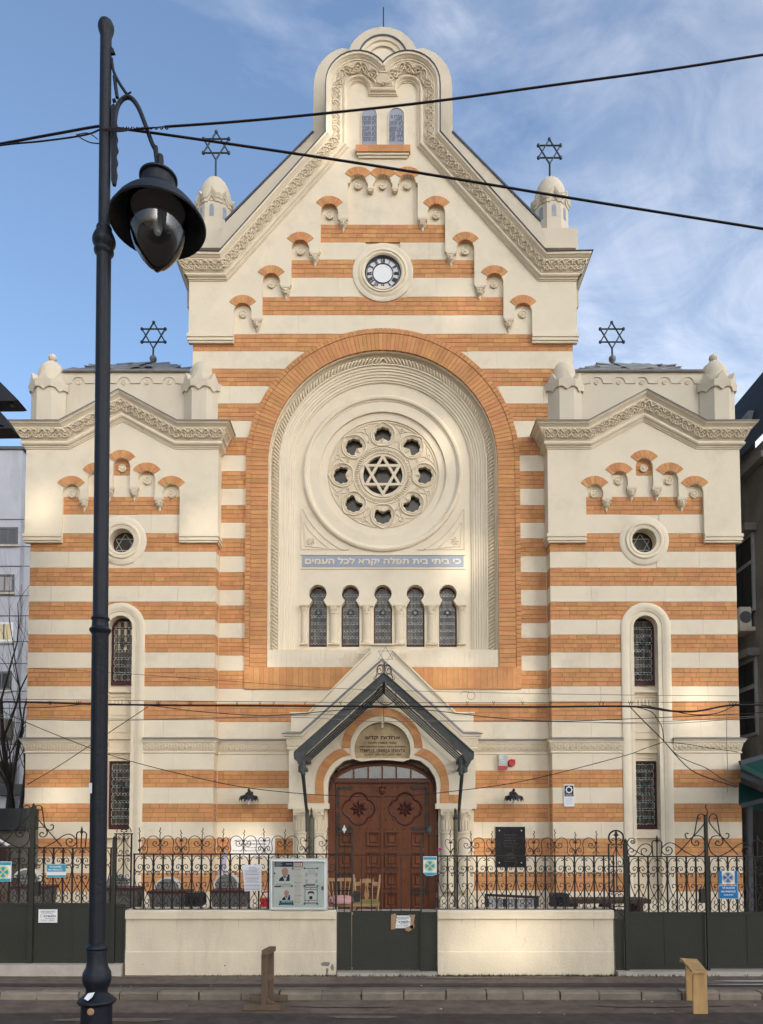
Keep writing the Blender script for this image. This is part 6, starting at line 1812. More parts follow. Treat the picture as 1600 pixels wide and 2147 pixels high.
m = MB(); m.lathe([(0, .12), (.16, .11), (.175, .09), (.10, .095), (0, .10)], (hx, YL_, hz), 24); m.build('reflector', 'cable_grey', lamp, smooth=True)
m = MB(); m.lathe([(.02, .10), (.022, .05), (.03, .02), (.032, -.04), (.02, -.075), (0, -.085)], (hx, YL_, hz), 12); m.build('bulb', 'case_metal', lamp, smooth=True)
m = MB(); c = P(187, 1655, YL_-.06); m.box(c[0]-.0, c[0]+.018, YL_-.065, YL_-.06, Z(1664, YL_), Z(1643, YL_)); m.build('sticker', 'paper', lamp)
m = MB(); cz_ = Z(2088, YL_)
z = lambda y: Z(y, YL_-.09)
pts = [P(a, b, YL_-.09) for a, b in [(179,2089),(184,2083),(198,2081),(196,2090),(188,2092)]]
m.add([(pts[0][0], YL_-.112, pts[0][1]-.01), (pts[1][0], YL_-.085, pts[1][1]), (pts[2][0], YL_-.082, pts[2][1]), (pts[3][0], YL_-.112, pts[3][1]), (pts[4][0], YL_-.118, pts[4][1]-.012)], [(0,1,2,3,4)]); m.build('torn_sticker', 'white', lamp)
m = MB(); m.lathe([(.022, 0), (.022, -.006), (.012, -.010), (0, -.010)], (X(191, 2121, YL_-.1), YL_-.103, Z(2121, YL_-.1)), 10, axis='y'); m.build('brass_cap', 'tape', lamp)

# ================================================================ OVERHEAD CABLES
def cable(name, pts, r, Y, mt, label, cat='cable', group='overhead cables', sm=6, n=5):
    m = MB(); yy = Y if isinstance(Y, (list, tuple)) else [Y]*len(pts)
    W_ = [(P(a, b, y)[0], y, P(a, b, y)[1]) for (a, b), y in zip(pts, yy)]
    C_ = catmull(W_, sm) if sm else W_
    for end, (a, b) in ((0, (0, 1)), (-1, (-1, -2))):       # carry on past the frame to the next pole
        x_ = pts[end][0]
        if x_ < 0 or x_ > 1610:
            d = Vector(W_[a])-Vector(W_[b]); d = d.normalized()*14; q = Vector(W_[a])+d
            if end == 0: C_ = [tuple(q)]+C_
            else: C_ = C_+[tuple(q)]
    m.tube(C_, r, n)
    return tag(m.build(name, mt), label, cat, group)
cable('overhead_cable', [(-160,330),(0,302),(110,282),(214,264),(240,268),(420,293),(800,350),(1200,416),(1600,480),(1800,513)], .0085, [4.9]*10, 'cable', 'thick black cable falling to the right from the lamp post across the sky')
cable('overhead_cable', [(345,266),(500,255),(680,238),(900,214),(1150,180),(1400,146),(1600,115),(1800,84)], .0080, [4.9]*8, 'cable', 'thick black cable rising to the right in front of the gable')
cable('overhead_cable', [(-160,330),(0,305),(80,297),(150,288),(190,280),(212,270)], .0055, [4.88]*6, 'cable', 'thin twisted cable tied to the lamp post at the left edge')
m = MB()
for k in range(4): pxtube(m, [(213,266+k*1.5),(250,270+k*2),(290,272-k),(330,267),(350,265)], 0, 0, 1, .0035, 4.88-.01*k)
pxtube(m, [(160,282),(172,291),(190,299),(209,301)], 0, 0, 1, .0035, 4.88); pxtube(m, [(160,283),(185,279),(205,292)], 0, 0, 1, .003, 4.88)
for k in range(9): pxtube(m, [(258+k*11,266+k*.3),(262+k*11,271),(266+k*11,266)], 0, 0, 1, .0035, 4.87)
tag(m.build('cable_tie', 'cable'), 'tangled cable ends bound round the lamp post', 'cable')
YB_ = 8.0
G2 = 'overhead cables'
cable('overhead_cable', [(-60,1465),(400,1470),(800,1473),(1250,1473),(1545,1472),(1660,1475)], .003, YB_, 'cable', 'thin messenger wire just above the thick cable bundle')
bun = cable('cable_bundle', [(-60,1471),(60,1472),(190,1476),(320,1478),(600,1480),(800,1481),(1100,1482),(1322,1481),(1400,1490),(1460,1491),(1540,1478),(1660,1480)], .0105, YB_, 'cable', 'thick black cable bundle strung across the middle of the facade')
h = MB()
for x_ in (104, 107, 163, 167, 272, 330, 334, 397, 401, 497, 545, 574, 640, 714, 800, 904, 980, 1035, 1096, 1155, 1257, 1265, 1320, 1325, 1530, 1536, 1543):
    pxtube(h, [(x_-2.5, 1470), (x_, 1478)], 0, 0, 1, .003, YB_-.01, sm=0); pxtube(h, [(x_+2.5, 1470), (x_, 1478)], 0, 0, 1, .003, YB_-.01, sm=0)
h.build('hanger_hooks', 'cable', bun)['kind'] = 'stuff'
cable('overhead_cable', [(-40,1486),(60,1484),(120,1482),(190,1476),(300,1478),(420,1492),(560,1500),(700,1490),(800,1483),(900,1489),(1040,1505),(1160,1512),(1300,1508),(1545,1497),(1660,1489)], .0042, YB_+.05, 'cable', 'loose dark wire looping just below the thick bundle')
cable('overhead_cable', [(-40,1495),(60,1503),(280,1508),(420,1505),(560,1502),(750,1498),(900,1510),(1100,1512),(1320,1515),(1480,1508),(1660,1495)], .003, YB_+.1, 'cable_grey', 'thin grey wire, second below the thick bundle')
cable('overhead_cable', [(-40,1503),(200,1511),(600,1504),(800,1513),(1100,1511),(1320,1517),(1440,1515),(1660,1498)], .003, YB_+.15, 'cable_grey', 'thin grey wire, lowest of those below the thick bundle')
cable('overhead_cable', [(58,1401),(200,1408),(480,1428),(700,1443),(960,1451),(1300,1457),(1545,1459)], .0022, YB_, 'cable', 'hair thin wire crossing below the five arched windows')
cable('overhead_cable', [(-30,1474),(61,1517),(189,1568),(300,1603),(480,1645),(600,1661),(700,1668),(820,1670),(940,1660),(1100,1637),(1300,1587),(1350,1570),(1393,1555)], .0042, YB_, 'cable', 'long wire sagging in front of the wooden door')
cable('overhead_cable', [(57,1645),(120,1608),(190,1562),(250,1522),(310,1482)], .004, YB_, 'cable', 'straight wire crossing behind the lamp post to the left wing')
cable('overhead_cable', [(1322,1483),(1350,1512),(1393,1555),(1425,1592),(1455,1618),(1500,1636),(1545,1650)], .0055, YB_-.02, 'cable', 'dark wire dropping from the bundle to the lower right corner of the wing')
cable('overhead_cable', [(1322,1481),(1345,1485),(1368,1494),(1378,1508),(1388,1525),(1392,1553)], .0045, YB_-.03, 'cable', 'short curved wire joining the bundle and the knot on the right wing')
cable('overhead_cable', [(1393,1556),(1440,1560),(1480,1567),(1548,1577)], .0035, YB_, 'cable', 'wire running right from the knot past the string course')
cable('overhead_cable', [(1393,1555),(1420,1583),(1450,1598),(1480,1610),(1510,1630),(1547,1648)], .004, YB_, 'cable', 'wavy wire from the knot down to the wing corner')
cable('overhead_cable', [(1526,1482),(1524,1500),(1524,1560),(1526,1620),(1525,1662)], .0032, YB_, 'cable_grey', 'loose wire hanging straight down at the right wing corner')
m = MB(); m.tube([(P(988+8*cos(t), 1459+8*sin(t), YB_)[0], YB_, P(988+8*cos(t), 1459+8*sin(t), YB_)[1]) for t in [2*pi*i/18 for i in range(18)]], .0025, 4, closed=True); pxtube(m, [(966,1456),(970,1450),(985,1451)], 0, 0, 1, .0025, YB_)
tag(m.build('cable_coil', 'cable'), 'small ring of coiled wire above the string course', 'cable')
cable('overhead_cable', [(1345,1478),(1400,1488),(1450,1498),(1500,1496),(1540,1480)], .0048, YB_+.03, 'cable', 'slack loop of wire below the bundle at the right wing')

# ================================================================ CANOPY
cn = thing('door_canopy', 'dark metal gabled canopy with glass roof over the door', 'canopy')
YN = 15.45
def cpx(x, y, Y=YN): return P(x, y, Y)
ax_ = X(805, 1420, YN)
o_ = [cpx(616.5, 1578), cpx(616, 1585), cpx(629, 1608), cpx(641, 1581)]
apx_o, apx_i = Z(1411, YN), Z(1429, YN)
def mc(p): return (2*ax_-p[0], p[1])
m = MB(); m.slab([o_[0], o_[1], o_[2], o_[3], (ax_, apx_i), mc(o_[3]), mc(o_[2]), mc(o_[1]), mc(o_[0]), (ax_, apx_o)], YN-.03, YN+.03)
fa = m.build('fascia', 'canopy_metal', cn)
m = MB()
for s in (-1, 1):
    a = Vector(((o_[0][0]+o_[3][0])/2, 0, (o_[0][1]+o_[3][1])/2)); b = Vector((ax_, 0, (apx_o+apx_i)/2)); d = b-a; L0 = d.length; t = d/L0; nn = Vector((-t.z, 0, t.x))
    for k in range(15):
        c = a+t*(L0*(k+.7)/15.5); pts = [c-t*.06+nn*-.03, c-t*.02+nn*.02, c+t*.03+nn*.03, c+t*.05, c+t*.02-nn*.02]
        if s > 0: pts = [Vector((2*ax_-p.x, 0, p.z)) for p in pts]
        m.tube([(p.x, YN-.034, p.z) for p in pts], .009, 4)
    e1, e2 = (o_[0], (ax_, apx_o)); q = [e1, e2] if s < 0 else [mc(e1), e2]
    m.bar((q[0][0], YN-.04, q[0][1]), (q[1][0], YN-.04, q[1][1]), .03, .02)
m.build('fascia_scrollwork', 'canopy_metal', cn, smooth=True)
for k in range(1, 5):
    Yk = YN+.29*k
    for s in (-1, 1):
        a = (o_[3][0]-.02, o_[3][1]+.03); a = a if s < 0 else mc(a); m = MB(); m.bar((a[0], Yk, a[1]-.05), (ax_, Yk, apx_i-.02), .022, .03); m.build('rafter', 'canopy_metal', cn)
for s in (-1, 1):
    a = o_[0] if s < 0 else mc(o_[0]); m = MB()
    m.loft([[(a[0], YN, a[1]+.01), (ax_, YN, apx_o+.01)], [(a[0], YP-.02, a[1]+.01), (ax_, YP-.02, apx_o+.01)]]); m.build('roof_glass', 'canopy_glass', cn, recalc=False)
    e = o_[2] if s < 0 else mc(o_[2]); e3 = o_[3] if s < 0 else mc(o_[3])
    m = MB(); m.box(min(a[0], e3[0]), max(a[0], e3[0]), YN, YP-.01, o_[1][1]-.06, o_[1][1]+.03); m.build('eaves_beam', 'canopy_metal', cn)
    # bracket struts
    x0 = X(633 if s < 0 else 971, 1610, YN+.1); x1 = X(643 if s < 0 else 962.5, 1743, YP-.12)
    m = MB(); m.tube([(x0, YN+.06, o_[2][1]+.25), (x0+s*-.02, YN+.10, o_[2][1]-.1), (x1, YP-.14, Z(1700, YP-.1)), (x1, YP-.13, Z(1744, YP-.1))], .05, 6, r_end=.028); m.build('strut', 'canopy_metal', cn, smooth=True)
    m = MB(); m.lathe([(0, -.25), (.05, -.2), (.055, -.0), (.05, .12), (0, .2)], (X(635 if s < 0 else 967, 1600, YN), YN+.06, o_[2][1]+.05), 8); m.lathe([(0, -.1), (.06, -.08), (.06, .05), (0, .08)], (X(631 if s < 0 else 975, 1612, YN), YN+.06, o_[2][1]-.02), 8); m.build('drop_ornament', 'canopy_metal', cn, smooth=True)
    m = MB(); xw = x1-s*.0; m.bar((x0, YN+.12, o_[2][1]+.05), (x0, YP-.02, o_[2][1]+.02), .04, .05); m.build('wall_arm', 'canopy_metal', cn)
m = MB(); m.bar((ax_, YN, apx_i+.03), (ax_, YP, apx_i+.03), .06, .08); m.build('ridge_beam', 'canopy_metal', cn)
m = MB(); m.tube([(P(819+34*0+34*cos(t)*.62, 1457+21*sin(t), YN+.9)[0]-.1, YN+.9, P(819, 1457+21*sin(t), YN+.9)[1]) for t in [2*pi*i/28 for i in range(28)]], .012, 4, closed=True)
for s in (-1, 1): m.tube([(ax_+s*.35, YN+.9, Z(1470, YN+.9)), (ax_+s*.2, YN+.9, Z(1482, YN+.9)), (ax_, YN+.9, Z(1484, YN+.9))], .012, 4)
m.bar((ax_, YN+.9, Z(1478, YN+.9)), (ax_, YN+.9, Z(1512, YN+.9)), .012, .012); m.build('tie_hoop', 'iron', cn)
cr = MB()
def ct(pts, f, r=.010): cr.tube([(a, YN-.02, b) for a, b in catmull([cpx((805.5+f*(x_-805.5)), y_) for x_, y_ in pts], 4)], r, 4)
for f in (-1, 1):
    ct([(812,1408),(814,1402),(819,1405),(818,1412),(811,1412),(808,1402),(812,1396),(818,1398),(820,1404)], f); ct([(806.5,1424),(812,1415),(818,1414),(822,1418),(824,1426),(827,1424),(826,1420)], f); ct([(806,1398),(811,1394),(817,1396),(821,1404),(821,1414),(824,1420)], f)
    ct([(806,1411),(806,1390)], f, .012)
cs = cpx(806, 1374); R = 17.5*YN/F
for a0 in (pi/2, -pi/2):
    pts = [(cs[0]+.025+R*cos(a0+k*2*pi/3), YN-.02, cs[1]+R*sin(a0+k*2*pi/3)) for k in range(3)]
    cr.tube(pts, .009, 4, closed=True)
cr.build('crest_star', 'iron', cn)

# ================================================================ THINGS ON THE FACADE
def sconce(x, y, label):
    t = thing('wall_lamp', label, 'wall lamp', 'black wall lamps on the facade')
    c = P(x, y, YC-.35); xx, zz = c; Yq = YC-.35
    m = MB(); m.lathe([(0, .13), (.02, .12), (.03, .09), (.02, .06), (.05, .04), (.09, .0), (.12, -.05), (.06, -.04), (0, -.04)], (xx, Yq, zz+.02), 10); m.build('cap', 'black', t, smooth=True)
    m = MB()
    for k in range(8):
        a = k*pi/4; b_ = a+pi/4; f = lambda q, r, h: (xx+r*cos(q), Yq+r*sin(q), zz+h)
        mid_ = (a+b_)/2
        m.add([f(a, .07, .01), f(b_, .07, .01), f(b_, .19, -.02), f(mid_+.25, .225, -.15), f(mid_, .215, -.09), f(mid_-.25, .225, -.14), f(a, .19, -.02)], [(0,1,2,3,4,5,6)])
    m.build('petal_shade', 'black', t)
    m = MB(); m.lathe([(.0, -.02), (.02, -.04), (.022, -.10), (.03, -.13), (.038, -.16), (.025, -.20), (0, -.215)], (xx, Yq, zz), 10); m.build('bulb', 'white', t, smooth=True)
    m = MB(); m.tube([(xx, Yq, zz+.03), (xx, Yq+.12, zz+.12), (xx, YC, zz+.05)], .014, 6); m.lathe([(.05, 0), (.05, -.02), (0, -.03)], (xx, YC-.005, zz+.05), 10, axis='y'); m.build('arm', 'black', t)
sconce(521.5, 1667, 'black petal shaped wall lamp left of the door, above the white plaque')
sconce(1077.5, 1667, 'black petal shaped wall lamp right of the door, above the black plaque')
YQ = YC-.02
bp_ = thing('memorial_plaque', 'black stone memorial plaque with four steel studs, right of the door', 'plaque')
m = MB(); m.box(X(1039, 1776, YQ), X(1101, 1776, YQ), YQ-.03, YQ+.01, Z(1818, YQ), Z(1733.5, YQ)); m.build('slab', 'plaque_black', bp_)
m = MB()
for x_ in (1047, 1093.5):
    for y_ in (1741.5, 1809): m.lathe([(.018, 0), (.014, -.012), (0, -.014)], (X(x_, y_, YQ-.03), YQ-.03, Z(y_, YQ-.03)), 8, axis='y')
m.build('studs', 'case_metal', bp_)['kind'] = 'stuff'
for i, (s, w) in enumerate((('1907 IASI 1944', 20), ('IN MEMORIA', 26), ('EVREILOR', 20), ('MARTIRI', 24), ('AI HOLOCAUSTULUI', 30), ('DIN ROMANIA', 24))):
    if i == 0: continue
    text_mesh('lettering', s, w*YQ/F, .03, X(1070, 1776, YQ-.03), YQ-.033, Z(1746+i*6, YQ-.03), 'engraved', bp_)
m = MB()
for k in range(3): m.tube([(X(1070, 1795, YQ)+(.09-.02*k)*cos(t), YQ-.033, Z(1795, YQ)+(.07-.02*k)*sin(t)) for t in [2*pi*i/16 for i in range(16)]], .004, 4, closed=True)
m.bar((X(1057, 1795, YQ), YQ-.033, Z(1806, YQ)), (X(1083, 1795, YQ), YQ-.033, Z(1806, YQ)), .004, .006); m.build('engraved_emblem', 'engraved', bp_)
wp = thing('museum_plaque', 'white museum sign with black lettering, left of the door behind the railing', 'plaque')
m = MB(); x0, x1 = X(484, 1770, YQ), X(577, 1770, YQ); m.box(x0, x1, YQ-.03, YQ+.01, Z(1797, YQ), Z(1752.5, YQ)); m.build('board', 'plaque_white', wp)
for s, w, h, y in (('MUZEUL DE ISTORIE ȘI CULTURĂ', 75, 5.0, 1765), ('A EVREILOR DIN ROMÂNIA', 58, 4.6, 1771.5), ('DR. NICOLAE CAJAL', 42, 2.6, 1778.5), ('FEDERAȚIA COMUNITĂȚILOR EVREIEȘTI DIN ROMÂNIA', 84, 2.8, 1785.2), ('STR. MĂMULARI NR. 3', 34, 2.2, 1791.5)):
    text_mesh('lettering', s, w*YQ/F, h*YQ/F, (x0+x1)/2, YQ-.034, Z(y, YQ-.03), 'print_black', wp, bold=.02)
ab = thing('alarm_box', 'pale alarm box with red base, high on the wall right of the door', 'alarm')
m = MB(); x0, x1 = X(1044, 1590, YQ), X(1062.5, 1590, YQ); m.box(x0, x1, YQ-.09, YQ+.01, Z(1606.5, YQ), Z(1582.5, YQ)); m.build('housing', 'ac_white', ab)
m = MB(); m.box(x0, x1, YQ-.085, YQ+.01, Z(1613, YQ), Z(1606.7, YQ)); m.build('red_base', 'red', ab)
m = MB(); m.box(x0+.02, x0+.11, YQ-.095, YQ-.09, Z(1593, YQ), Z(1584, YQ)); m.build('speaker_grille', 'case_metal', ab)
m = MB(); m.lathe([(.055, 0), (.055, -.004), (0, -.004)], ((x0+x1)/2, YQ-.092, Z(1597.5, YQ)), 16, axis='y'); 
m.v = [(p[0], p[1], Z(1597.5, YQ)+(p[2]-Z(1597.5, YQ))*.45) for p in m.v]; m.build('label', 'white', ab)
m = MB(); c_ = Z(1597.8, YQ); m.box((x0+x1)/2-.04, (x0+x1)/2+.04, YQ-.099, YQ-.097, c_-.006, c_+.006); m.build('label_print', 'print_black', ab)
rs_ = thing('alarm_siren', 'round red siren beside the pale alarm box', 'alarm')
c = (X(1072, 1599.5, YQ), YQ, Z(1600, YQ)); m = MB(); m.lathe([(.085, 0), (.085, -.06), (.07, -.075), (.06, -.07), (.055, -.085), (.02, -.09), (0, -.085)], c, 20, axis='y'); m.box(c[0]-.0, c[0]+.082, YQ-.06, YQ, c[2], c[2]+.08); m.build('siren_body', 'red', rs_, smooth=True)
m = MB(); m.tube([(c[0]+.062*cos(t), c[1]-.078, c[2]+.062*sin(t)) for t in [pi*1.05+pi*.9*i/10 for i in range(11)]], .004, 4); m.build('white_arc', 'sign_ring', rs_)
YQ2 = YW-.02
ns = thing('heritage_sign', 'small white heritage monument sign with black emblem, on the right wing', 'sign')
x0, x1 = X(1182, 1660, YQ2), X(1203.5, 1660, YQ2); m = MB(); m.box(x0, x1, YQ2-.02, YQ2+.01, Z(1691, YQ2), Z(1645, YQ2)); m.build('board', 'white', ns)
m = MB(); m.box(x0+.015, x1-.015, YQ2-.024, YQ2-.02, Z(1670, YQ2), Z(1647, YQ2)); m.build('black_field', 'print_black', ns)
cxn, czn = (x0+x1)/2, Z(1656, YQ2); m = MB(); R = .085
pts = [(cxn+R*cos(t)*(1 if k % 2 == 0 else .78), czn+R*sin(t)*(1 if k % 2 == 0 else .78)) for k, t in enumerate([2*pi*i/16+pi/8*0 for i in range(16)])]
m.slab(pts, YQ2-.028, YQ2-.024, holes=[[(cxn+R*.62*cos(t), czn+R*.62*sin(t)) for t in [pi/8+2*pi*i/8 for i in range(8)]]]); m.build('emblem', 'white', ns)
text_mesh('lettering', 'MONUMENT', .17, .016, cxn, YQ2-.027, Z(1666, YQ2), 'white', ns); text_mesh('lettering', 'ISTORIC', .15, .022, cxn, YQ2-.027, Z(1669.3, YQ2), 'white', ns)
for k in range(7): m = MB(); w = .08 if k % 2 else .07; zz = Z(1674+k*2.1, YQ2); m.box(cxn-w, cxn+w, YQ2-.022, YQ2-.02, zz, zz+.008); m.build('print_line', 'print_light', ns)

# ================================================================ SIGNS ON THE RAILINGS
def sheet(par, name, x0, x1, y0, y1, Y, mt, t=.003):
    m = MB(); a, b = X(x0, (y0+y1)/2, Y), X(x1, (y0+y1)/2, Y); m.box(a, b, Y-t, Y, Z(y1, Y), Z(y0, Y)); return m.build(name, mt, par)
def disc(par, name, x, y, r, Y, mt, n=20, r0=0, a0=0, a1=2*pi):
    c = P(x, y, Y); k = Y/F*1.01; m = MB()
    if a1-a0 > 6.2 and r0 == 0: m.slab(arc(c[0], c[1], r*k, 0, 2*pi, n)[:-1], Y-.0015, Y)
    elif a1-a0 > 6.2: m.slab(arc(c[0], c[1], r*k, 0, 2*pi, n)[:-1], Y-.0015, Y, holes=[arc(c[0], c[1], r0*k, 0, 2*pi, n)[:-1]])
    else: m.slab(arc(c[0], c[1], r*k, a0, a1, 6)+(arc(c[0], c[1], r0*k, a1, a0, 6) if r0 else [c]), Y-.0015, Y)
    return m.build(name, mt, par)
def noparking(par, x, y, r, Y, ringmt):
    disc(par, 'ring', x, y, r, Y, ringmt); 
    for k in range(4): disc(par, 'blue_quarter', x, y, r*.78, Y-.003, 'sign_blue', r0=r*.10, a0=k*pi/2+.42, a1=k*pi/2+pi/2-.42+.0) if False else disc(par, 'blue_quarter', x, y, r*.78, Y-.003, 'sign_blue' if ringmt != 'sign_yellow' else 'sign_cyan', r0=r*.16, a0=-pi/4+k*pi/2+.28, a1=pi/4+k*pi/2-.28)
YS = YF_-.03
t = thing('no_parking_sign', 'blue no parking sign with crossed roundel on the right gate', 'sign')
sheet(t, 'board', 1506.5, 1547, 1826, 1854, YS, 'white'); sheet(t, 'side_bar', 1507, 1513.5, 1826, 1853, YS-.004, 'sign_blue'); sheet(t, 'side_bar', 1540.5, 1546.5, 1826, 1853, YS-.004, 'sign_blue'); noparking(t, 1526.3, 1840, 12.5, YS-.004, 'sign_ring')
sheet(t, 'lower_board', 1506.5, 1547.5, 1856.5, 1884.5, YS, 'white'); sheet(t, 'blue_field', 1507.3, 1546.7, 1857.3, 1883.7, YS-.004, 'sign_blue')
for s, w, h, y in (('VĂ RUGĂM', 26, 5, 1863.5), ('NU PARCAȚI', 30, 5, 1872), ('ACCES AUTO', 20, 2.6, 1877.5)): text_mesh('lettering', s, w*YS/F, h*YS/F, X(1526.5, 1870, YS), YS-.011, Z(y, YS), 'white', t, bold=.03)
t = thing('no_parking_sign', 'small blue and white no parking sign on the left gate, left of the lamp post', 'sign')
sheet(t, 'board', 98, 138.5, 1811.5, 1839.5, YS, 'white'); sheet(t, 'blue_field', 98.8, 138, 1812.3, 1827.5, YS-.004, 'sign_cyan'); sheet(t, 'blue_strip', 98.8, 138, 1835, 1838.8, YS-.004, 'sign_cyan')
for s, w, h, y in (('VĂ RUGĂM', 25, 4.6, 1819), ('NU PARCAȚI', 29, 5, 1826.4)): text_mesh('lettering', s, w*YS/F, h*YS/F, X(117, 1820, YS), YS-.011, Z(y, YS), 'white', t, bold=.03)
t = thing('no_parking_sign', 'no parking sign with crossed roundel, cut by the left edge of the picture', 'sign')
sheet(t, 'board', -22, 24, 1806.5, 1848, YS, 'white'); sheet(t, 'blue_strip', -21, 23, 1807.5, 1814, YS-.004, 'sign_cyan'); sheet(t, 'blue_strip', -21, 22.5, 1842, 1847.5, YS-.004, 'sign_cyan'); noparking(t, 6.5, 1828.5, 13.5, YS-.004, 'sign_yellow')
t = thing('no_parking_sign', 'shield shaped no parking sign on the post of the small gate', 'sign')
m = MB(); m.slab([P(a, b, YS) for a, b in [(887.5,1795.5),(915.8,1795.5),(915.8,1833),(908,1836.5),(895,1836.5),(887.5,1830)]], YS-.003, YS); m.build('board', 'white', t)
sheet(t, 'blue_strip', 888.5, 915, 1797, 1802.5, YS-.004, 'sign_cyan'); m = MB(); m.slab([P(a, b, YS) for a, b in [(888.3,1829.5),(915,1829.5),(915,1832.5),(907.5,1835.8),(895.5,1835.8)]], YS-.006, YS-.004); m.build('blue_strip', 'sign_cyan', t); noparking(t, 901.5, 1815.5, 12.2, YS-.004, 'sign_yellow')
for (xl, xr, y0, y1, lab, tp) in ((81, 120.5, 1906.5, 1934.5, 'white security company plate on the left double gate', False), (826.5, 861.5, 1919.5, 1946, 'white security company plate fixed with brown tape on the small gate', True)):
    t = thing('security_plate', lab, 'sign'); Yk = YF_-.016; cxx = (xl+xr)/2; wd = xr-xl
    if tp:
        for q in ([(820,1918),(829,1915),(832,1920),(829,1948),(820,1949)], [(856,1918),(871,1918),(869,1925),(866,1948),(860,1946),(861,1925)], [(850,1945),(869,1938),(869,1944),(858,1953),(850,1951)]):
            m = MB(); m.slab([P(a, b, Yk-.004) for a, b in q], Yk-.006, Yk-.002); m.build('tape_strip', 'tape', t)
    sheet(t, 'plate', xl, xr, y0, y1, Yk, 'white', .004)
    sheet(t, 'border_line', xl+2, xr-2, y0+1.8, y0+2.2, Yk-.005, 'print_light', .001); sheet(t, 'border_line', xl+2, xr-2, y1-2.2, y1-1.8, Yk-.005, 'print_light', .001)
    for s, w, h, y, dx in (('OBIECTIV MONITORIZAT', .78, 2.3, .23, 0), ('ATMAN', .66, 3.6, .57, .08), ('PROTECTION', .5, 1.5, .69, .12), ('TEL. 021 310', .34, 1.9, .84, -.2), ('DISPECERAT', .32, 1.9, .84, .22)):
        text_mesh('lettering', s, w*wd*Yk/F, h*Yk/F, X(cxx+dx*wd, 1920, Yk), Yk-.006, Z(y0+(y1-y0)*y, Yk), 'print_black', t, bold=.03)
    c = P(cxx-1, y0+(y1-y0)*.52, Yk); m = MB(); m.tube([(c[0]+wd*.36*Yk/F*cos(a), Yk-.0055, c[1]+.035*sin(a)) for a in [radians(200)-radians(180)*i/14 for i in range(15)]], .002, 4); m.build('swoosh', 'navy', t)
t = thing('paper_notice', 'white sheet of printed paper tied to the railing left of the display case', 'notice')
q = [(508.5,1813.5),(548,1812),(548.5,1867),(513,1869)]; Yk = YF_-.025
m = MB(); rows = []
for j in range(7):
    v = j/6; rows.append([(P(q[0][0]*(1-u)*(1-v)+q[1][0]*u*(1-v)+q[2][0]*u*v+q[3][0]*(1-u)*v, q[0][1]*(1-u)*(1-v)+q[1][1]*u*(1-v)+q[2][1]*u*v+q[3][1]*(1-u)*v, Yk)[0], Yk-.006*sin(u*5+v*3)-.004*sin(v*9), P(q[0][0]*(1-u)*(1-v)+q[1][0]*u*(1-v)+q[2][0]*u*v+q[3][0]*(1-u)*v, q[0][1]*(1-u)*(1-v)+q[1][1]*u*(1-v)+q[2][1]*u*v+q[3][1]*(1-u)*v, Yk)[1]) for u in [i/5 for i in range(6)]])
m.loft(rows); m.build('sheet', 'paper', t, recalc=False, smooth=True)
rp_ = random.Random(2)
for k in range(19):
    y = 1818+k*2.55; a = 512+rp_.uniform(0, 2)+k*.12+(9 if k < 3 else 0); b = 545-rp_.uniform(0, 9)*(rp_.random() < .35)
    if k in (7, 13): continue
    sheet(t, 'print_line', a, b, y, y+1.0, Yk-.013, 'print_light' if k % 3 else 'print_grey', .0008)
# display case
dc = thing('display_case', 'locked glass display case with posters hung on the railing beside the small gate', 'display case')
Yd = YF_-.09
def dsheet(n, a, b, c, d, mt, dy=0): return sheet(dc, n, a, b, c, d, Yd+.03-dy, mt, .001)
m = MB(); A_ = [P(x_, y_, Yd) for x_, y_ in ((565.5,1800),(686.5,1800),(686.5,1907.5),(565.5,1907.5))]; B__ = [P(x_, y_, Yd) for x_, y_ in ((571.5,1806),(680.5,1806),(680.5,1902.5),(571.5,1902.5))]
m.slab(A_, Yd-.012, Yd+.06, holes=[B__]); m.build('case_frame', 'case_metal', dc)
m = MB(); m.slab([P(x_, y_, Yd) for x_, y_ in ((569.5,1804),(682.5,1804),(682.5,1904.5),(569.5,1904.5))], Yd-.018, Yd-.012, holes=[B__]); m.build('frame_lip', 'white', dc)
m = MB(); m.slab(A_, Yd+.045, Yd+.055); m.build('back_board', 'case_back', dc)
m = MB(); a, b = P(572, 1902, Yd), P(680, 1806.5, Yd); m.add([(a[0], Yd-.004, a[1]), (b[0], Yd-.004, a[1]), (b[0], Yd-.004, b[1]), (a[0], Yd-.004, b[1])], [(0,1,2,3)]); m.build('case_glass', 'case_glass', dc)
m = MB(); c = P(676.5, 1862, Yd); m.box(c[0]-.012, c[0]+.012, Yd-.024, Yd-.016, c[1]-.02, c[1]+.022); m.build('lock', 'dark_joint', dc)
dsheet('poster', 575.5, 612, 1806, 1858, 'white'); dsheet('masthead', 576, 615, 1806.5, 1817.5, 'navy', .004); dsheet('masthead_block', 616, 635, 1806.5, 1818, 'red', .004)
for k in range(4): dsheet('print_line', 578, 592-k%2*3, 1808+k*2.3, 1809+k*2.3, 'print_light', .007)
for k, s in enumerate('ZIUA'): dsheet('masthead_letter', 617+k*4.4, 620+k*4.4, 1809, 1817, 'white', .007)
text_mesh('lettering', 'REALITATEA', 12*Yd/F, .014, X(606, 1811, Yd), Yd+.018, Z(1813, Yd), 'white', dc)
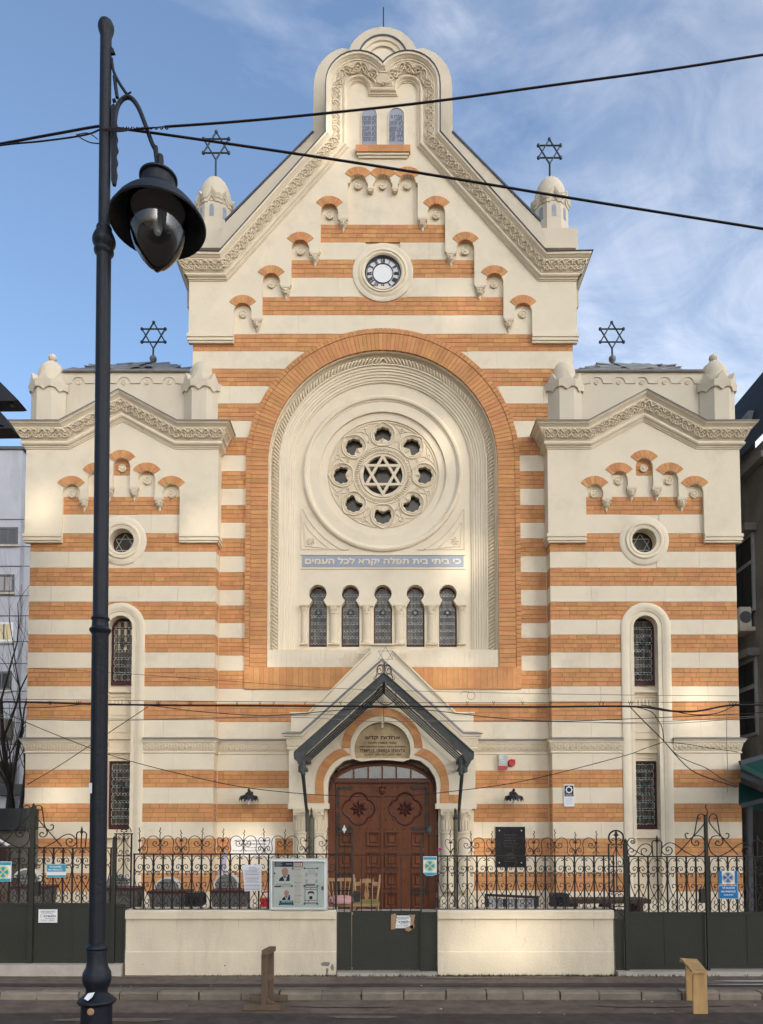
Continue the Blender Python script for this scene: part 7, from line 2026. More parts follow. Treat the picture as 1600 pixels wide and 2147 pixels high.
def portrait(x, y, k):
    D = Yd+.03
    def poly(n, pts, mt, dy): m = MB(); m.slab([P(x+a*k, y+b*k, D) for a, b in pts], D-dy-.0008, D-dy); m.build(n, mt, dc)
    poly('suit_print', [(-12,21),(-10,15),(-4,11),(0,8),(8,10),(12,13),(15,20),(15,22),(-12,22)], 'navy', .003)
    poly('dark_block_print', [(10,5),(15,5),(15,21),(10,21)], 'navy', .0035)
    poly('shirt_print', [(-2,9),(3,15),(8,8),(7,18),(4,22),(2,22)], 'white', .005)
    poly('head_print', [(8.5*cos(t)*(.93 if sin(t) > 0 else 1)+3, 9.8*sin(t)*1.15-1) for t in [2*pi*i/22 for i in range(22)]], 'skin_print', .006)
    poly('ear_print', [(11,-2),(12.6,-2.5),(12,2),(11,2)], 'skin_print', .0065)
    for a, b, w, h in ((-.5,-1.6,2.6,.8), (6,-1.6,2.6,.8), (2.6,2.6,2,.7), (2.6,6,4,.7)): poly('face_line_print', [(a-w/2+.4,b-h/2),(a+w/2+.4,b-h/2),(a+w/2+.4,b+h/2),(a-w/2+.4,b+h/2)], 'door_wood', .008)
portrait(595, 1829, .83)
dsheet('white_caption', 577, 612, 1848, 1857, 'case_back', .012)
text_mesh('lettering', 'LUPTA CU ANTISEMITISMUL', 33*Yd/F, .016, X(594.5, 1853, Yd), Yd+.015, Z(1855.5, Yd), 'print_grey', dc, bold=.02)
dsheet('black_bar', 575.5, 587, 1857.5, 1859.5, 'print_black', .004)
dsheet('poster', 583, 614, 1861, 1897, 'white', .002); portrait(599, 1873.5, .62); dsheet('poster_foot', 586, 615, 1888.5, 1897, 'teal_print', .014)
text_mesh('lettering', 'SIMPOZION', 22*Yd/F, .018, X(601, 1892, Yd), Yd+.012, Z(1892.5, Yd), 'white', dc, bold=.02)
dsheet('column_sheet', 615.5, 636, 1820, 1896, 'plaque_white')
for k in range(26): dsheet('print_line', 617, 634-rp_.uniform(0, 5), 1822.5+k*2.75, 1823.3+k*2.75, 'print_light' if k % 5 else 'print_grey', .003)
dsheet('sheet', 638, 667.5, 1818, 1857, 'white'); dsheet('bar', 639, 666, 1820, 1821.8, 'print_grey', .003)
for k in range(5): dsheet('print_line', 645, 661, 1824+k*2.4, 1825+k*2.4, 'print_light', .003)
for a, b, c, d in ((640.5,644.5,1830,1838), (661.5,665.5,1830,1838), (640.5,645,1844,1851), (661.5,665.5,1844,1851)):
    dsheet('small_print', a, b, c, d, 'print_light', .003)
dsheet('dark_strip', 640, 661, 1853, 1857, 'print_grey', .004)
dsheet('mask_poster', 639, 665.5, 1859.5, 1894, 'white', .004); D = .006
for a, b, c, d in ((639,665.5,1860.5,1861.6),(639,665.5,1865,1866),(639,665.5,1887,1888),(639,665.5,1892.5,1894),(639,640,1860,1894),(664.6,665.5,1860,1894),(651,652,1861,1865),(646,647,1888,1892)): dsheet('frame_line', a, b, c, d, 'print_black', D)
c0 = P(652.3, 1872, Yd+.03); kq = Yd/F
m = MB(); m.slab([P(a, b, Yd+.03) for a, b in [(646,1876),(645.5,1871),(648,1869),(652,1868.5),(657,1869),(659,1872),(658,1876),(656,1872.5),(648.5,1872.5)]], Yd+.02, Yd+.021); m.slab(arc(P(652, 1882, Yd+.03)[0], P(652, 1882, Yd+.03)[1], 3.6*kq, 0, 2*pi, 14)[:-1], Yd+.02, Yd+.021); m.build('masked_face_print', 'print_black', dc)
for a, b in ((614,1821),(576,1831),(587,1858),(612,1858),(586,1896),(614,1896),(638.5,1820.5),(665.5,1820.5),(638.5,1857.5),(665.5,1857.5),(638.5,1895),(665.5,1895)):
    disc(dc, 'pin', a, b, 1.9, Yd+.01, 'pin_green', 10)

# ================================================================ BARRIERS ON THE ROAD
tr_ = thing('trestle', 'weathered grey wooden trestle standing on the road edge, left of the small gate', 'trestle')
zr0 = ROADZ+.006
c1 = P(548, 2116, 7.45)
def gx(x, Y): return X(x, 2000, Y)
yN, yB = 7.28, 7.66
zt1 = Z(1990, yN); 
m = MB(); m.box(gx(512.5, yN), gx(594, yN), yN-.03, yN+.03, zr0, zr0+.055); m.build('foot', 'old_wood', tr_)
m = MB(); m.box(gx(525, yB), gx(603, yB), yB-.03, yB+.03, zr0, zr0+.055); m.build('foot', 'old_wood', tr_)
m = MB(); m.box(gx(549, yN), gx(561, yN), yN-.03, yN+.03, zr0+.056, zt1-.045); m.build('upright', 'old_wood', tr_)
m = MB(); m.box(gx(561.5, yB), gx(574, yB), yB-.03, yB+.03, zr0+.056, Z(1985, yB)-.045); m.build('upright', 'old_wood', tr_)
m = MB(); za, zb_ = zt1, Z(1985.5, yB)
v = [(gx(551, yN), yN-.07, za-.045), (gx(565, yN), yN-.07, za-.045), (gx(565, yN), yN-.07, za), (gx(551, yN), yN-.07, za), (gx(563, yB), yB+.05, zb_-.045), (gx(577, yB), yB+.05, zb_-.045), (gx(577, yB), yB+.05, zb_), (gx(563, yB), yB+.05, zb_)]
m.add(v, [(0,1,2,3), (4,5,6,7), (0,1,5,4), (1,2,6,5), (2,3,7,6), (3,0,4,7)]); m.build('top_beam', 'old_wood', tr_)
m = MB(); m.bar((gx(563, yN), yN, Z(2050, yN)), (gx(570, yB), yB, Z(2044, yB)), .04, .05); m.build('cross_brace', 'old_wood', tr_)
m = MB(); m.bar((gx(562, yN), yN+.02, Z(2100, yN)), (gx(576, yN), yN, zr0+.05), .03, .03); m.bar((gx(560, yN), yN+.0, Z(2094, yN)), (gx(567, yN), yN-.0, zr0+.056), .04, .02); m.build('knee_brace', 'old_wood', tr_)
st_ = thing('plank_stool', 'plain yellow plank stool standing on the road edge at the right', 'stool')
yA, yZ = 7.12, 7.72
za = Z(2040.5, yA-.02); th = .022
def pl(name, v): m = MB(); m.add(v, [(0,1,2,3), (4,5,6,7), (0,1,5,4), (1,2,6,5), (2,3,7,6), (3,0,4,7)]); m.build(name, 'plank_wood', st_)
yq0, yq1 = yA-.02, yZ
def slabq(name, q, t): pl(name, [tuple(p) for p in q]+[(p[0]+t[0], p[1]+t[1], p[2]+t[2]) for p in q])
slabq('top_board', [(gx(1450, yq0), yq0, za), (gx(1481.5, yq0), yq0, za), (gx(1461, yq1), yq1, za+.005), (gx(1428, yq1), yq1, za+.012)], (0, 0, th))
slabq('leg_board', [(gx(1452, yA), yA, zr0), (gx(1482, yA), yA, zr0), (gx(1481, yA), yA, za-.002), (gx(1452.5, yA), yA, za-.002)], (0, th, 0))
slabq('leg_board', [(gx(1434, yZ), yZ-.05, zr0+.0), (gx(1456, yZ), yZ-.05, zr0+.0), (gx(1456, yZ), yZ-.05, za-.002), (gx(1433.5, yZ), yZ-.05, za-.002)], (0, th, 0))
m = MB(); m.bar((gx(1424.5, yq1), yq1-.03, za+.02), (gx(1436, yq1), yq1-.03, za+.01), .05, .04); m.build('end_batten', 'plank_wood', st_)

# ================================================================ COURTYARD
def grave(x0, x1, ytop, ybase, Y, label):
    t = thing('gravestone', label, 'gravestone', 'round topped stone slabs in the courtyard')
    a, b = X(x0, 1850, Y), X(x1, 1850, Y); r = (b-a)/2; c = (a+b)/2; z1 = Z(ytop, Y)
    out_ = [(a, GZ), (b, GZ), (b, z1-r)]+arc(c, z1-r, r, 0, pi, 16)[1:-1]+[(a, z1-r)]
    m = MB(); m.slab(out_, Y, Y+.12); m.build('slab', 'gravestone', t)
    pth = [(a, GZ), (a, z1-r)]+arc(c, z1-r, r, pi, 0, 16)[1:-1]+[(b, z1-r), (b, GZ)]
    m = MB(); m.sweep(pth, [(-.015, 0), (-.015, .015), (.015, .012), (.015, -.12)], Y); m.build('rim', 'stone_edge', t)
    m = MB()
    rr = random.Random(x0)
    for k in range(8):
        w = r*rr.uniform(.4, .7); zz = z1-r*.45-k*.065; 
        q = -w
        while q < w: l = rr.uniform(.02, .05); m.box(c+q, c+q+l, Y-.003, Y, zz, zz+.028); q += l+.018
    m.build('inscription', 'planter', t)['kind'] = 'stuff'
    return t
grave(27, 84, 1822, 1895, 12.6, 'round topped stone slab behind the left edge of the left gate')
grave(220, 273, 1832, 1895, 12.6, 'round topped stone slab seen just right of the lamp post')
grave(324, 379, 1840.5, 1895, 12.8, 'round topped stone slab behind the railing, below the left wing window')
grave(450, 500, 1831.5, 1895, 12.8, 'round topped stone slab just left of the paper notice')
def planter(x0, x1, ytop, Y, label):
    t = thing('planter', label, 'planter', 'dark stone troughs in front of the stone slabs')
    a, b = X(x0, 1880, Y), X(x1, 1880, Y); z1 = Z(ytop, Y); dx = .06
    m = MB(); m.loft([[(a+dx, Y+.03, GZ), (b-dx, Y+.03, GZ), (b-dx, Y+.35, GZ), (a+dx, Y+.35, GZ)], [(a, Y, z1-.04), (b, Y, z1-.04), (b, Y+.4, z1-.04), (a, Y+.4, z1-.04)]], closed=True, caps=True); m.build('trough', 'planter', t)
    m = MB(); m.box(a-.02, b+.02, Y-.02, Y+.42, z1-.04, z1); m.build('rim', 'frame_red', t)
planter(22, 97, 1858, 12.0, 'dark trough behind the post of the left gate')
planter(205, 284, 1861.5, 12.0, 'dark trough behind the narrow panel right of the lamp post')
planter(312, 391, 1868, 12.1, 'dark trough below the left wing window, behind the railing')
planter(443, 513, 1866.5, 12.1, 'dark trough just left of the paper notice')
def flood(x0, x1, y0, y1, Y, label):
    t = thing('floodlight', label, 'floodlight'); a, b = X(x0, 1880, Y), X(x1, 1880, Y); z0, z1 = Z(y1, Y), Z(y0, Y); r = .04
    o = [(a+r, z0), (b-r, z0), (b, z0+r), (b-.01, z1-r), (b-r, z1), (a+r, z1), (a+.01, z1-r), (a, z0+r)]
    m = MB(); m.slab(o, Y, Y+.22); m.build('housing', 'black', t); m = MB(); m.box(a+.05, b-.05, Y-.01, Y, z0+.05, z1-.06); m.build('lens', 'window_glass', t)
    m = MB(); m.box((a+b)/2-.03, (a+b)/2+.03, Y+.05, Y+.12, GZ, z0); m.build('stand', 'black', t)
flood(387, 427, 1871.5, 1901, 12.0, 'black floodlight housing between two troughs on the left')
flood(1157, 1195, 1873, 1905, 12.5, 'black floodlight housing behind the right railing')
pr_ = thing('folded_parasol', 'folded lilac parasol behind the left railing', 'parasol'); Yk = 13.0
cc = X(474, 1800, Yk); m = MB(); m.lathe([(.0, 0), (.012, -.02), (.03, -.12), (.05, -.3), (.055, -.48), (.05, -.62), (.0, -.64)], (cc, Yk, Z(1779, Yk)), 7, squash=1.0); m.v = [(p[0]-(Z(1779, Yk)-p[2])*.18, p[1], p[2]) for p in m.v]; m.build('fabric', 'lilac_cloth', pr_)
m = MB(); m.tube([(cc-.1, Yk, GZ), (cc-.07, Yk, Z(1779, Yk)-.5)], .015, 6); m.tube([(cc, Yk, Z(1779, Yk)-.01), (cc+.012, Yk, Z(1773, Yk))], .006, 4); m.build('pole', 'case_metal', pr_)
# red bin
rb = thing('red_container', 'red plastic container on the courtyard ground left of the display case', 'container'); Yk = 12.5
a, b = X(546, 1890, Yk), X(572, 1890, Yk); m = MB(); m.loft([[(a+.03, Yk, GZ), (b-.03, Yk, GZ), (b-.03, Yk+.3, GZ), (a+.03, Yk+.3, GZ)], [(a, Yk, Z(1884, Yk)), (b, Yk, Z(1884, Yk)), (b, Yk+.3, Z(1884, Yk)), (a, Yk+.3, Z(1884, Yk))]], closed=True, caps=True); m.build('body', 'red', rb)
m = MB(); m.tube([(a, Yk+.1, Z(1884, Yk)), (a+.03, Yk+.1, Z(1872, Yk)), (b-.05, Yk+.1, Z(1870, Yk)), (b, Yk+.1, Z(1884, Yk))], .015, 6); m.build('handle', 'red', rb)
# chairs
def chair(x, Y, kind, label):
    t = thing('chair', label, 'chair', 'wooden chairs in front of the door'); c = X(x, 1870, Y); zs = Z(1893, Y) if kind else Z(1886, Y)-.02
    zs = Z(1895, Y); w = .21; zt_ = Z(1846 if not kind else 1841, Y)
    for s in (-1, 1):
        m = MB(); m.tube([(c+s*(w-.02), Y+.40, GZ), (c+s*(w-.03), Y+.38, zs), (c+s*(w-.0), Y+.44, (zs+zt_)/2), (c+s*(w+.03), Y+.50, zt_+(.03 if kind else 0))], .021, 8); m.build('back_post', 'chair_wood', t, smooth=True)
        m = MB(); m.tube([(c+s*w, Y, GZ), (c+s*(w-.01), Y+.01, zs)], .019, 8); m.build('front_leg', 'chair_wood', t, smooth=True)
        m = MB(); m.tube([(c+s*w, Y, GZ+.18), (c+s*(w-.02), Y+.4, GZ+.2)], .010, 6); m.build('stretcher', 'chair_wood', t)
    m = MB()
    if kind: 
        tp_ = [(c-w-.02, zt_-.10), (c-w*.5, zt_-.095), (c-.08, zt_-.05), (c, zt_-.035), (c+.08, zt_-.05), (c+w*.5, zt_-.095), (c+w+.02, zt_-.10)]
        m.slab(tp_+[(a_, b_-.07) for a_, b_ in reversed(tp_)], Y+.455, Y+.485)
    else: m.box(c-w-.05, c+w+.05, Y+.47, Y+.50, zt_-.045, zt_+.01)
    m.build('top_rail', 'chair_wood', t)
    if kind:
        m = MB(); m.slab([(c-.035, zt_-.1), (c+.035, zt_-.1), (c+.02, zt_-.2), (c+.045, zt_-.33), (c+.02, zs+.02), (c-.02, zs+.02), (c-.045, zt_-.33), (c-.02, zt_-.2)], Y+.44, Y+.455, holes=[[(c-.008, zt_-.16), (c+.008, zt_-.16), (c+.006, zt_-.3), (c-.006, zt_-.3)]]); m.build('splat', 'chair_wood', t)
        sl_ = (-.10, .10)
    else: sl_ = (-.14, -.07, 0, .07, .14)
    for q in sl_:
        m = MB(); m.tube([(c+q*1.15, Y+.475, zt_-.05), (c+q, Y+.43, (zs+zt_)/2), (c+q*.95, Y+.385, zs)], .010, 6); m.build('spindle', 'chair_wood', t, smooth=True)
    m = MB(); m.box(c-w-.02, c+w+.02, Y-.02, Y+.42, zs-.045, zs); m.build('seat', 'chair_wood', t)
    m = MB()
    if kind: m.box(c-w, c+w, Y, Y+.38, zs+.001, zs+.045); m.build('cushion', 'cushion_green', t)
    else: m.lathe([(.24, 0), (.25, .03), (.23, .08), (.16, .12), (0, .135)], (c+.02, Y+.15, zs+.001), 14); m.build('cushion', 'cushion_pink', t, smooth=True)
chair(712, 13.3, 0, 'spindle back wooden chair with a pink cushion, left of the other chair')
chair(768, 13.3, 1, 'splat back wooden chair with a green cushion, in front of the door')
# two olive posts
for x0, x1, y0, lab in ((646, 659, 1716, 'olive pole with a black spear tip left of the door'), (951, 958.5, 1716, 'olive pole with a black spear tip right of the door')):
    t = thing('spear_pole', lab, 'pole', 'spear tipped poles beside the door'); Yk = 14.8; a, b = X(x0, 1800, Yk), X(x1, 1800, Yk)
    m = MB(); m.lathe([((b-a)/2, GZ-Z(y0, Yk)), ((b-a)/2, 0), (0, 0.01)], ((a+b)/2, Yk, Z(y0, Yk)), 12); m.build('pole', 'pole_olive', t, smooth=True)
    m = MB(); m.lathe([(.035, -.02), (.05, 0), (.03, .03), (.018, .1), (.025, .14), (0, .22)], ((a+b)/2, Yk, Z(y0, Yk)), 8); m.build('spear_tip', 'black', t)
# strip-curtained frame, bench table
t = thing('basement_hatch', 'low dark frame hung with pale plastic strips, behind the right railing', 'hatch'); Yk = 15.2
a, b = X(1017, 1890, Yk), X(1130, 1890, Yk); z1 = Z(1874, Yk); z1b = Z(1879, Yk)
m = MB(); m.slab([(a, GZ), (a+.06, GZ), (a+.06, z1-.05), (b-.06, z1b-.05), (b-.06, GZ), (b, GZ), (b, z1b), (a, z1)], Yk, Yk+.06); m.build('frame', 'black', t)
rr = random.Random(4); n = 26
for k in range(n):
    if k in (8, 9, 15): continue
    x_ = a+.08+(b-a-.18)*k/n; m = MB(); w = (b-a-.16)/n*1.05; m.box(x_, x_+w, Yk+.03+rr.uniform(-.01, .01), Yk+.04+rr.uniform(0, .01), GZ, z1-.07-(z1-z1b)*k/n); m.build('plastic_strip', 'strip_curtain', t)
m = MB(); m.box(a+.06, b-.06, Yk+.07, Yk+.1, GZ, z1b-.06); m.build('dark_back', 'black', t)
t = thing('bench', 'long low bench with dark brown top behind the right railing and gate', 'bench'); Yk = 13.0
a, b = X(1190, 1890, Yk), X(1366, 1890, Yk); z1 = Z(1886, Yk)
m = MB(); m.box(a, b, Yk, Yk+.5, z1-.07, z1); m.build('top', 'dark_wood', t)
for q in (.1, .5, .88): 
    m = MB(); m.box(a+(b-a)*q-.05, a+(b-a)*q+.05, Yk+.05, Yk+.45, GZ, z1-.071); m.build('leg', 'dark_wood', t)
m = MB(); m.box(a+.2, b-.3, Yk+.3, Yk+.34, GZ, z1-.2); m.build('back_panel', 'gravestone', t)
fw = thing('flower', 'small pink flower hanging on the railing beside the small gate', 'flower'); c = P(922, 1781, 9.0); m = MB()
for k in range(6): m.lathe([(0, -.012), (.014, -.006), (.016, .003), (0, .012)], (c[0]+.02*cos(k), 9.0+.01*sin(k*2), c[1]+.018*sin(k*1.7)), 6)
m.build('petals', 'pink_flower', fw); m = MB(); m.tube([(c[0], 9.0, c[1]), (c[0]+.01, 9.0, c[1]-.1)], .003, 4); m.build('stem', 'moss', fw)
t = thing('street_bin', 'brown weathered post and bin behind the left gate, at the picture edge', 'bin'); Yk = 12.4; a, b = X(-30, 1870, Yk), X(27, 1870, Yk); m = MB(); m.box(a, b, Yk, Yk+.4, GZ, Z(1846, Yk)); m.build('body', 'rusty_bin', t); m = MB(); m.box(a-.02, b+.02, Yk-.02, Yk+.42, Z(1846, Yk), Z(1842, Yk)); m.build('lid', 'dark_band', t)

# ================================================================ NEIGHBOURING BUILDINGS
def q_box(par, name, mt, x0, x1, y0, y1, z0, z1): m = MB(); m.box(x0, x1, y0, y1, z0, z1); return m.build(name, mt, par)
# apartment block at the left, far back
YA_ = 32.0
ap_ = thing('apartment_block', 'grey concrete apartment block beyond the left wing', 'building')
zt_ = Z(943, YA_); xr_ = X(46, 1000, YA_); xl_ = X(-500, 1000, YA_)
q_box(ap_, 'wall', 'grey_concrete', xl_, xr_, YA_, YA_+10, -.5, zt_)
q_box(ap_, 'stair_wall', 'white_render', xr_+.002, xr_+1.0, YA_+.6, YA_+9, Z(1052, YA_), zt_-.3)
q_box(ap_, 'lower_wall', 'grey_concrete', xr_+.002, xr_+6.0, YA_+.35, YA_+9.5, -.5, Z(1052, YA_)-.01)
q_box(ap_, 'parapet_flashing', 'dark_joint', xl_, xr_+.1, YA_-.08, YA_+10, zt_, zt_+.12)
for y in (1089, 1146, 1187, 1249, 1291, 1345, 1391, 1449, 1515, 1560): q_box(ap_, 'panel_joint', 'dark_joint', xl_, xr_+6, YA_-.02, YA_-.001, Z(y+1.2, YA_), Z(y-.6, YA_))
wins = [(1106, 1143, 36, 'dark_joint'), (1205, 1243, 31, 'curtain'), (1305, 1346, 32, 'blind_yellow'), (1408, 1447, 30, 'window_glass'), (1598, 1648, 45, 'window_glass')]
for i, (y0, y1, x1, mt) in enumerate(wins):
    for kx_ in (0, -1, -2):
        a, b = X(x1-40+kx_*150, 1200, YA_), X(x1+kx_*150, 1200, YA_)
        w = link('window', None, ap_)
        m = MB(); z0, z1 = Z(y1, YA_), Z(y0, YA_)
        m.slab([(a, z0), (b, z0), (b, z1), (a, z1)], YA_-.05, YA_-.001, holes=[[(a+.09, z0+.09), (b-.09, z0+.09), (b-.09, z1-.09), (a+.09, z1-.09)]]); m.build('window_frame', 'window_frame_grey' if i != 2 else 'white_render', w)
        q_box(w, 'pane', mt, a+.09, b-.09, YA_-.03, YA_-.012, z0+.09, z1-.09); q_box(w, 'mullion', 'window_frame_grey', (a+b)/2-.03, (a+b)/2+.03, YA_-.045, YA_-.031, z0+.09, z1-.09)
        q_box(w, 'window_sill', 'sill_stone', a-.05, b+.05, YA_-.1, YA_-.052, z0-.08, z0)
q_box(ap_, 'shop_band', 'dark_band', xl_, xr_+3, YA_-.4, YA_-.05, Z(1668, YA_), Z(1645, YA_))
q_box(ap_, 'balcony_slab', 'brown_render', xl_, X(30, 1530, YA_), YA_-.8, YA_-.05, Z(1550, YA_), Z(1512, YA_))
# low outbuilding by the left wing
ob = thing('outbuilding', 'low brown rendered outbuilding beside the left wing', 'building'); YO = 16.5
q_box(ob, 'wall', 'brown_render', X(-250, 1800, YO), X(58.0, 1800, YO), YO, YO+6, GZ-.1, Z(1740, YO)); q_box(ob, 'roof_band', 'dark_band', X(-250, 1800, YO), X(58.2, 1800, YO), YO-.1, YO+6, Z(1740, YO)+.001, Z(1695, YO))
m = MB(); m.add([(X(-40, 1760, 15), 15, Z(1740, 15)), (X(16, 1770, 15), 15, Z(1772, 15)), (X(16, 1770, 15), 15.12, Z(1772, 15)), (X(-40, 1760, 15), 15.12, Z(1740, 15)), (X(-40, 1760, 15), 15, Z(1744, 15)), (X(16, 1770, 15), 15, Z(1775, 15))], [(0,1,2,3), (0,1,5,4)]); m.build('lean_to_roof', 'white', ob)
q_box(ob, 'lean_to_wall', 'dark_wood', X(-60, 1800, 15.1), X(12, 1800, 15.1), 15.13, 15.3, GZ, Z(1776, 15.1))
# dark eaves top left: a house at the left edge, nearer
eh = thing('neighbour_house', 'dark eaves of a neighbouring house at the upper left edge', 'building'); YE = 13.0
m = MB(); m.slab([P(a, b, YE) for a, b in [(-220,640),(0,800),(38,838),(30,840),(-220,842)]], YE, YE+.35); m.build('upper_eaves', 'roof_dark', eh)
m = MB(); m.slab([P(a, b, YE) for a, b in [(-220,760),(0,862),(25,898),(-220,901)]], YE, YE+.35, holes=[[P(a, b, YE) for a, b in [(-20,883),(9,893),(8,895),(-20,896)]]]); m.build('lower_eaves', 'roof_dark', eh)
m = MB(); m.bar((X(19, 840, YE), YE+.1, Z(840, YE)), (X(20, 848, YE), YE+.1, Z(848, YE)), .04, .04); m.build('gutter_hook', 'roof_dark', eh)
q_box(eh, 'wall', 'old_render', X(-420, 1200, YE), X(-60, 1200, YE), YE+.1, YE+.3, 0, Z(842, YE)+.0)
# bare trees
def tree(x, Y, h, label, seed, lean=0):
    r = random.Random(seed); t = thing('bare_tree', label, 'tree', 'bare trees beyond the left gate')
    b0 = (X(x, 1700, Y), Y, GZ)
    tk = MB(); br_ = MB()
    def grow(p, d, L0, rad, lvl, m):
        pts = [p]; q = Vector(p); dd = Vector(d).normalized(); n = 5
        for i in range(n):
            dd = (dd+Vector((r.uniform(-.16, .16), r.uniform(-.16, .16), r.uniform(-.02, .16)))).normalized(); q = q+dd*L0/n; pts.append(tuple(q))
            if lvl < 4 and i >= 1 and r.random() < (.85 if lvl else 1):
                a = r.uniform(0, 6.28); s = Vector((cos(a), sin(a)*.8, r.uniform(.5, 1.1))).normalized()
                grow(tuple(q), (dd*.6+s*.7), L0*r.uniform(.45, .68), rad*(1-i/n*.6)*.5, lvl+1, br_)
        m.tube(pts, rad, 5 if lvl < 2 else 3, r_end=rad*.35, cap=False)
    grow(b0, (lean, 0, 1), h, h*.022, 0, tk)
    tk.build('trunk', 'bark', t, smooth=True); br_.build('branches', 'bark', t)
tree(40, 20.5, 5.4, 'bare leafless tree right against the left wing', 1, .03)
tree(-30, 21.5, 5.0, 'bare leafless tree at the left edge of the picture', 2, .12)
tree(18, 23.5, 4.6, 'smaller bare tree between the other two', 5, 0)
# old building on the right, its flank runs into depth
ol = thing('old_house', 'grimy old house with peeling grey render, right of the right wing', 'building'); XO = 9.05
zc_ = Z(985, 18.8)
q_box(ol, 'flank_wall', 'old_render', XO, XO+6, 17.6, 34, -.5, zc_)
for k in range(3):
    m = MB(); m.box(XO-.22+.07*k, XO+.0, 17.5, 34, zc_-.30+k*.16, zc_-.15+k*.16); m.build('cornice', 'old_render', ol)
m = MB(); m.loft([[(XO-.2, 17.4, zc_+.2), (XO-.2, 34, zc_+.2)], [(XO+.35, 17.6, zc_+2.3), (XO+.35, 34, zc_+2.3)], [(XO+2, 17.8, zc_+2.9), (XO+2, 34, zc_+2.9)]]); m.add([(XO-.2, 17.4, zc_+.2), (XO+.35, 17.6, zc_+2.3), (XO+2, 17.8, zc_+2.9), (XO+6, 17.8, zc_+2.9), (XO+6, 17.4, zc_+.2)], [(0,1,2,3,4)]); m.build('mansard_roof', 'roof_dark', ol)
q_box(ol, 'attic_wall', 'old_paint', XO-.05, XO+.1, 18.4, 20.3, zc_+.2, zc_+1.3)
for i, (ya, yb, z0, z1) in enumerate([(18.35, 19.35, Z(1290, 18.8), Z(1130, 18.8)), (18.35, 19.35, Z(1545, 18.8), Z(1385, 18.8)), (20.2, 21.2, Z(1290, 18.8), Z(1130, 18.8)), (20.2, 21.2, Z(1545, 18.8), Z(1385, 18.8))]):
    w = link('window', None, ol)
    q_box(w, 'window_frame', 'old_paint', XO-.06, XO-.0, ya, yb, z0, z1)
    for a, b in ((0, .48), (.52, 1)):
        for c, d in ((.04, .6), (.66, .95)): q_box(w, 'pane', 'window_glass', XO-.08, XO-.061, ya+.07+(yb-ya-.14)*a, ya+.07+(yb-ya-.14)*b, z0+(z1-z0)*c, z0+(z1-z0)*d)
    q_box(w, 'window_hood', 'old_render', XO-.3, XO, ya-.15, yb+.15, z1, z1+.18)
ac = thing('air_conditioner', 'off white air conditioner unit on the old house wall', 'air conditioner')
za, zb_ = Z(1318, 18.6), Z(1276, 18.6); q_box(ac, 'case', 'ac_white', XO-.35, XO-.07, 18.45, 18.95, za, zb_); q_box(ac, 'bracket', 'sill_stone', XO-.38, XO-.0, 18.4, 19.0, za-.1, za-.002)
m = MB(); m.lathe([(.15, 0), (.13, -.02), (.1, -.01), (0, -.01)], (XO-.21, 18.45, (za+zb_)/2), 14, axis='y'); m.build('fan_grille', 'dark_joint', ac)
aw = thing('green_awning', 'dark green canvas lean-to on a metal frame, right of the right wing', 'awning'); YV = 14.6
def vp(x, y, Y=YV): return P(x, y, Y)
a1, a2, a3, a4 = vp(1549, 1603), vp(1680, 1570), vp(1680, 1660), vp(1549, 1610)
m = MB(); m.loft([[(X(1550, 1600, 16.9), 16.9, Z(1597, 16.9)), (X(1760, 1580, 16.9), 16.9, Z(1560, 16.9))], [(X(1552, 1600, 15.6), 15.6, Z(1610, 15.6)), (X(1800, 1700, 14.0), 14.0, Z(1730, 14.0))]]); m.build('canvas', 'awning_green', aw, recalc=False)
m = MB(); m.slab([P(a, b, 16.2) for a, b in [(1551,1640),(1640,1680),(1640,1690),(1580,1700),(1551,1686)]], 16.2, 16.25); m.build('side_canvas', 'awning_green', aw)
for p, q in (((1552,1624,15.6), (1640,1662,15.2)), ((1552,1690,15.6), (1640,1668,15.2)), ((1570,1690,15.6), (1572,1920,15.6)), ((1550,1600,15.7), (1640,1575,15.7))):
    m = MB(); A = P(p[0], p[1], p[2]); B = P(q[0], q[1], q[2]); m.bar((A[0], p[2]-.03, A[1]), (B[0], q[2]-.03, B[1]), .09, .09); m.build('frame_tube', 'awning_metal', aw)
bw = thing('boundary_wall', 'dark rear wall under the green lean-to', 'wall'); q_box(bw, 'face', 'dark_band', XO-.6, XO+6, 17.0, 17.4, GZ, Z(1700, 17.0))
for kk_ in range(6): q_box(bw, 'plank', 'dark_wood', XO-.55+kk_*.22, XO-.35+kk_*.22, 16.95, 16.998, GZ, Z(1712, 17.0))

# ================================================================ added sun blocker, out of view behind the viewer
op = thing('sun_blocker', 'unseen pierced slab behind the viewer, added to block and shape the sun', 'building')
YOP = -58.0
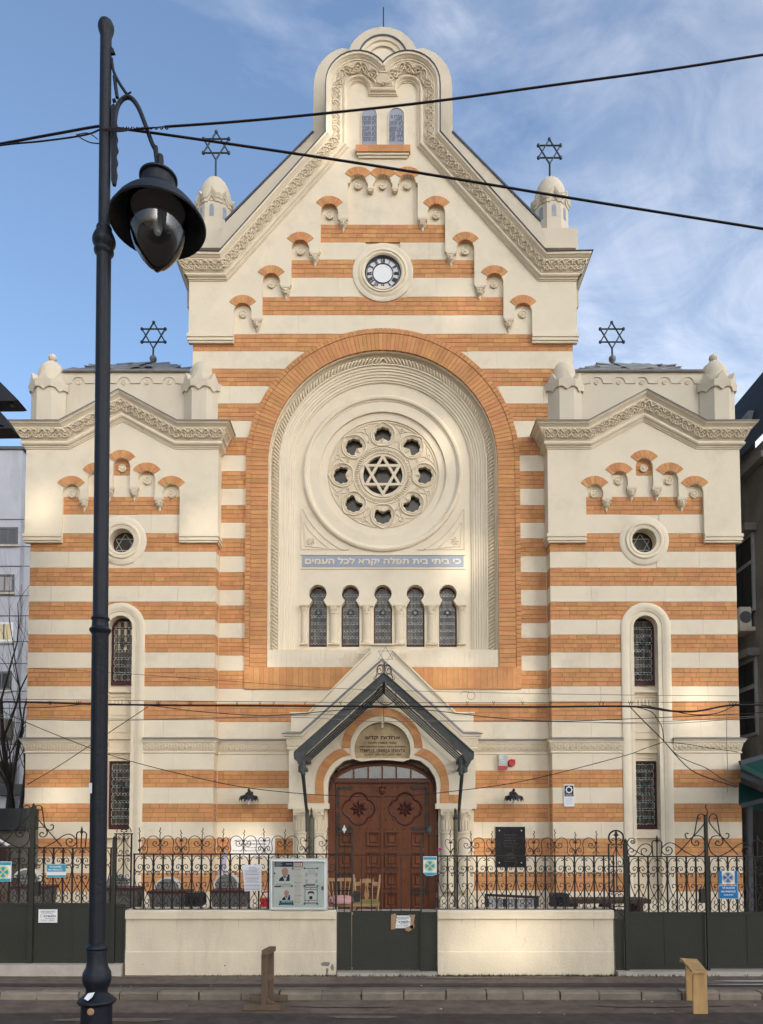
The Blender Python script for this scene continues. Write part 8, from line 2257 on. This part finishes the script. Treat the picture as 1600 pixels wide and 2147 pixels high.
# holes placed to shape sun patches on the synagogue front and low wall
def back(x, y, Y):
    p = P(x, y, Y); q = Vector((p[0], Y, p[1])); t = (Y-YOP)/(-SUNDIR.y); h = q+SUNDIR*t; return (h.x, h.z)
BEAMS = [(1110, 1952, 8.6, .55, .22), (1040, 1945, 8.6, .35, .2), (1465, 1458, 17.0, .55, .33), (1480, 1508, 17, .25, .2), (1105, 1430, 17.3, .30, .28), (960, 1400, 17.3, .28, .22), (995, 1150, 17.4, .38, .42), (975, 1190, 17.4, .3, .15), (545, 1400, 17.3, .34, .36),
         (130, 1664, 17.0, .42, .25), (530, 1752, 17.3, .55, .20), (95, 1060, 16.9, .42, .5), (1020, 1775, 17.3, .25, .35), (1500, 1740, 17, .35, .35), (445, 1090, 16.9, .2, .4), (700, 290, 17.2, .35, .4), (965, 640, 17.3, .2, .3), (945, 900, 17.4, .4, .25)]
holes = []
for x_, y_, Y_, w, h in BEAMS:
    c = back(x_, y_, Y_); w = w*1.5+.25; h = h*1.5+.35; holes.append((c[0]-w*.5, c[0]+w*.5, c[1]-h*.5, c[1]+h*.5))
ztop = 64.0
gx_ = sorted({15.0, 68.0, *[h[0] for h in holes], *[h[1] for h in holes]}); gz_ = sorted({-.3, ztop, *[h[2] for h in holes], *[h[3] for h in holes]})
m = MB()
for j in range(len(gz_)-1):
    run = None
    for i in range(len(gx_)-1):
        cx_, cz__ = (gx_[i]+gx_[i+1])/2, (gz_[j]+gz_[j+1])/2
        solid = not any(h[0] < cx_ < h[1] and h[2] < cz__ < h[3] for h in holes)
        if solid and run is None: run = gx_[i]
        if run is not None and (not solid or i == len(gx_)-2):
            m.box(run, gx_[i+1] if solid else gx_[i], YOP-.5, YOP, gz_[j], gz_[j+1]); run = None
m.build('blocker_wall', 'blocker_render', op, recalc=False)

# ---------------------------------------------------------------- put every Empty at the foot of its thing
bpy.context.view_layer.update()
def settle(root):
    pts = []
    def walk(o):
        for c in o.children:
            if c.type == 'MESH' and c.data.vertices:
                mw = c.matrix_world
                for b in c.bound_box: pts.append(mw @ Vector(b))
            walk(c)
    walk(root)
    if not pts: return
    lo = Vector((min(p.x for p in pts), min(p.y for p in pts), min(p.z for p in pts))); hi = Vector((max(p.x for p in pts), max(p.y for p in pts), 0))
    base = Vector(((lo.x+hi.x)/2, (lo.y+hi.y)/2, lo.z))
    root.location = base
    for c in root.children: c.location = Vector(c.location)-base
for o in list(COL.objects):
    if o.parent is None and o.type == 'EMPTY': settle(o)
print('objects', len(bpy.data.objects), 'tris', sum(len(m.polygons) for m in bpy.data.meshes))
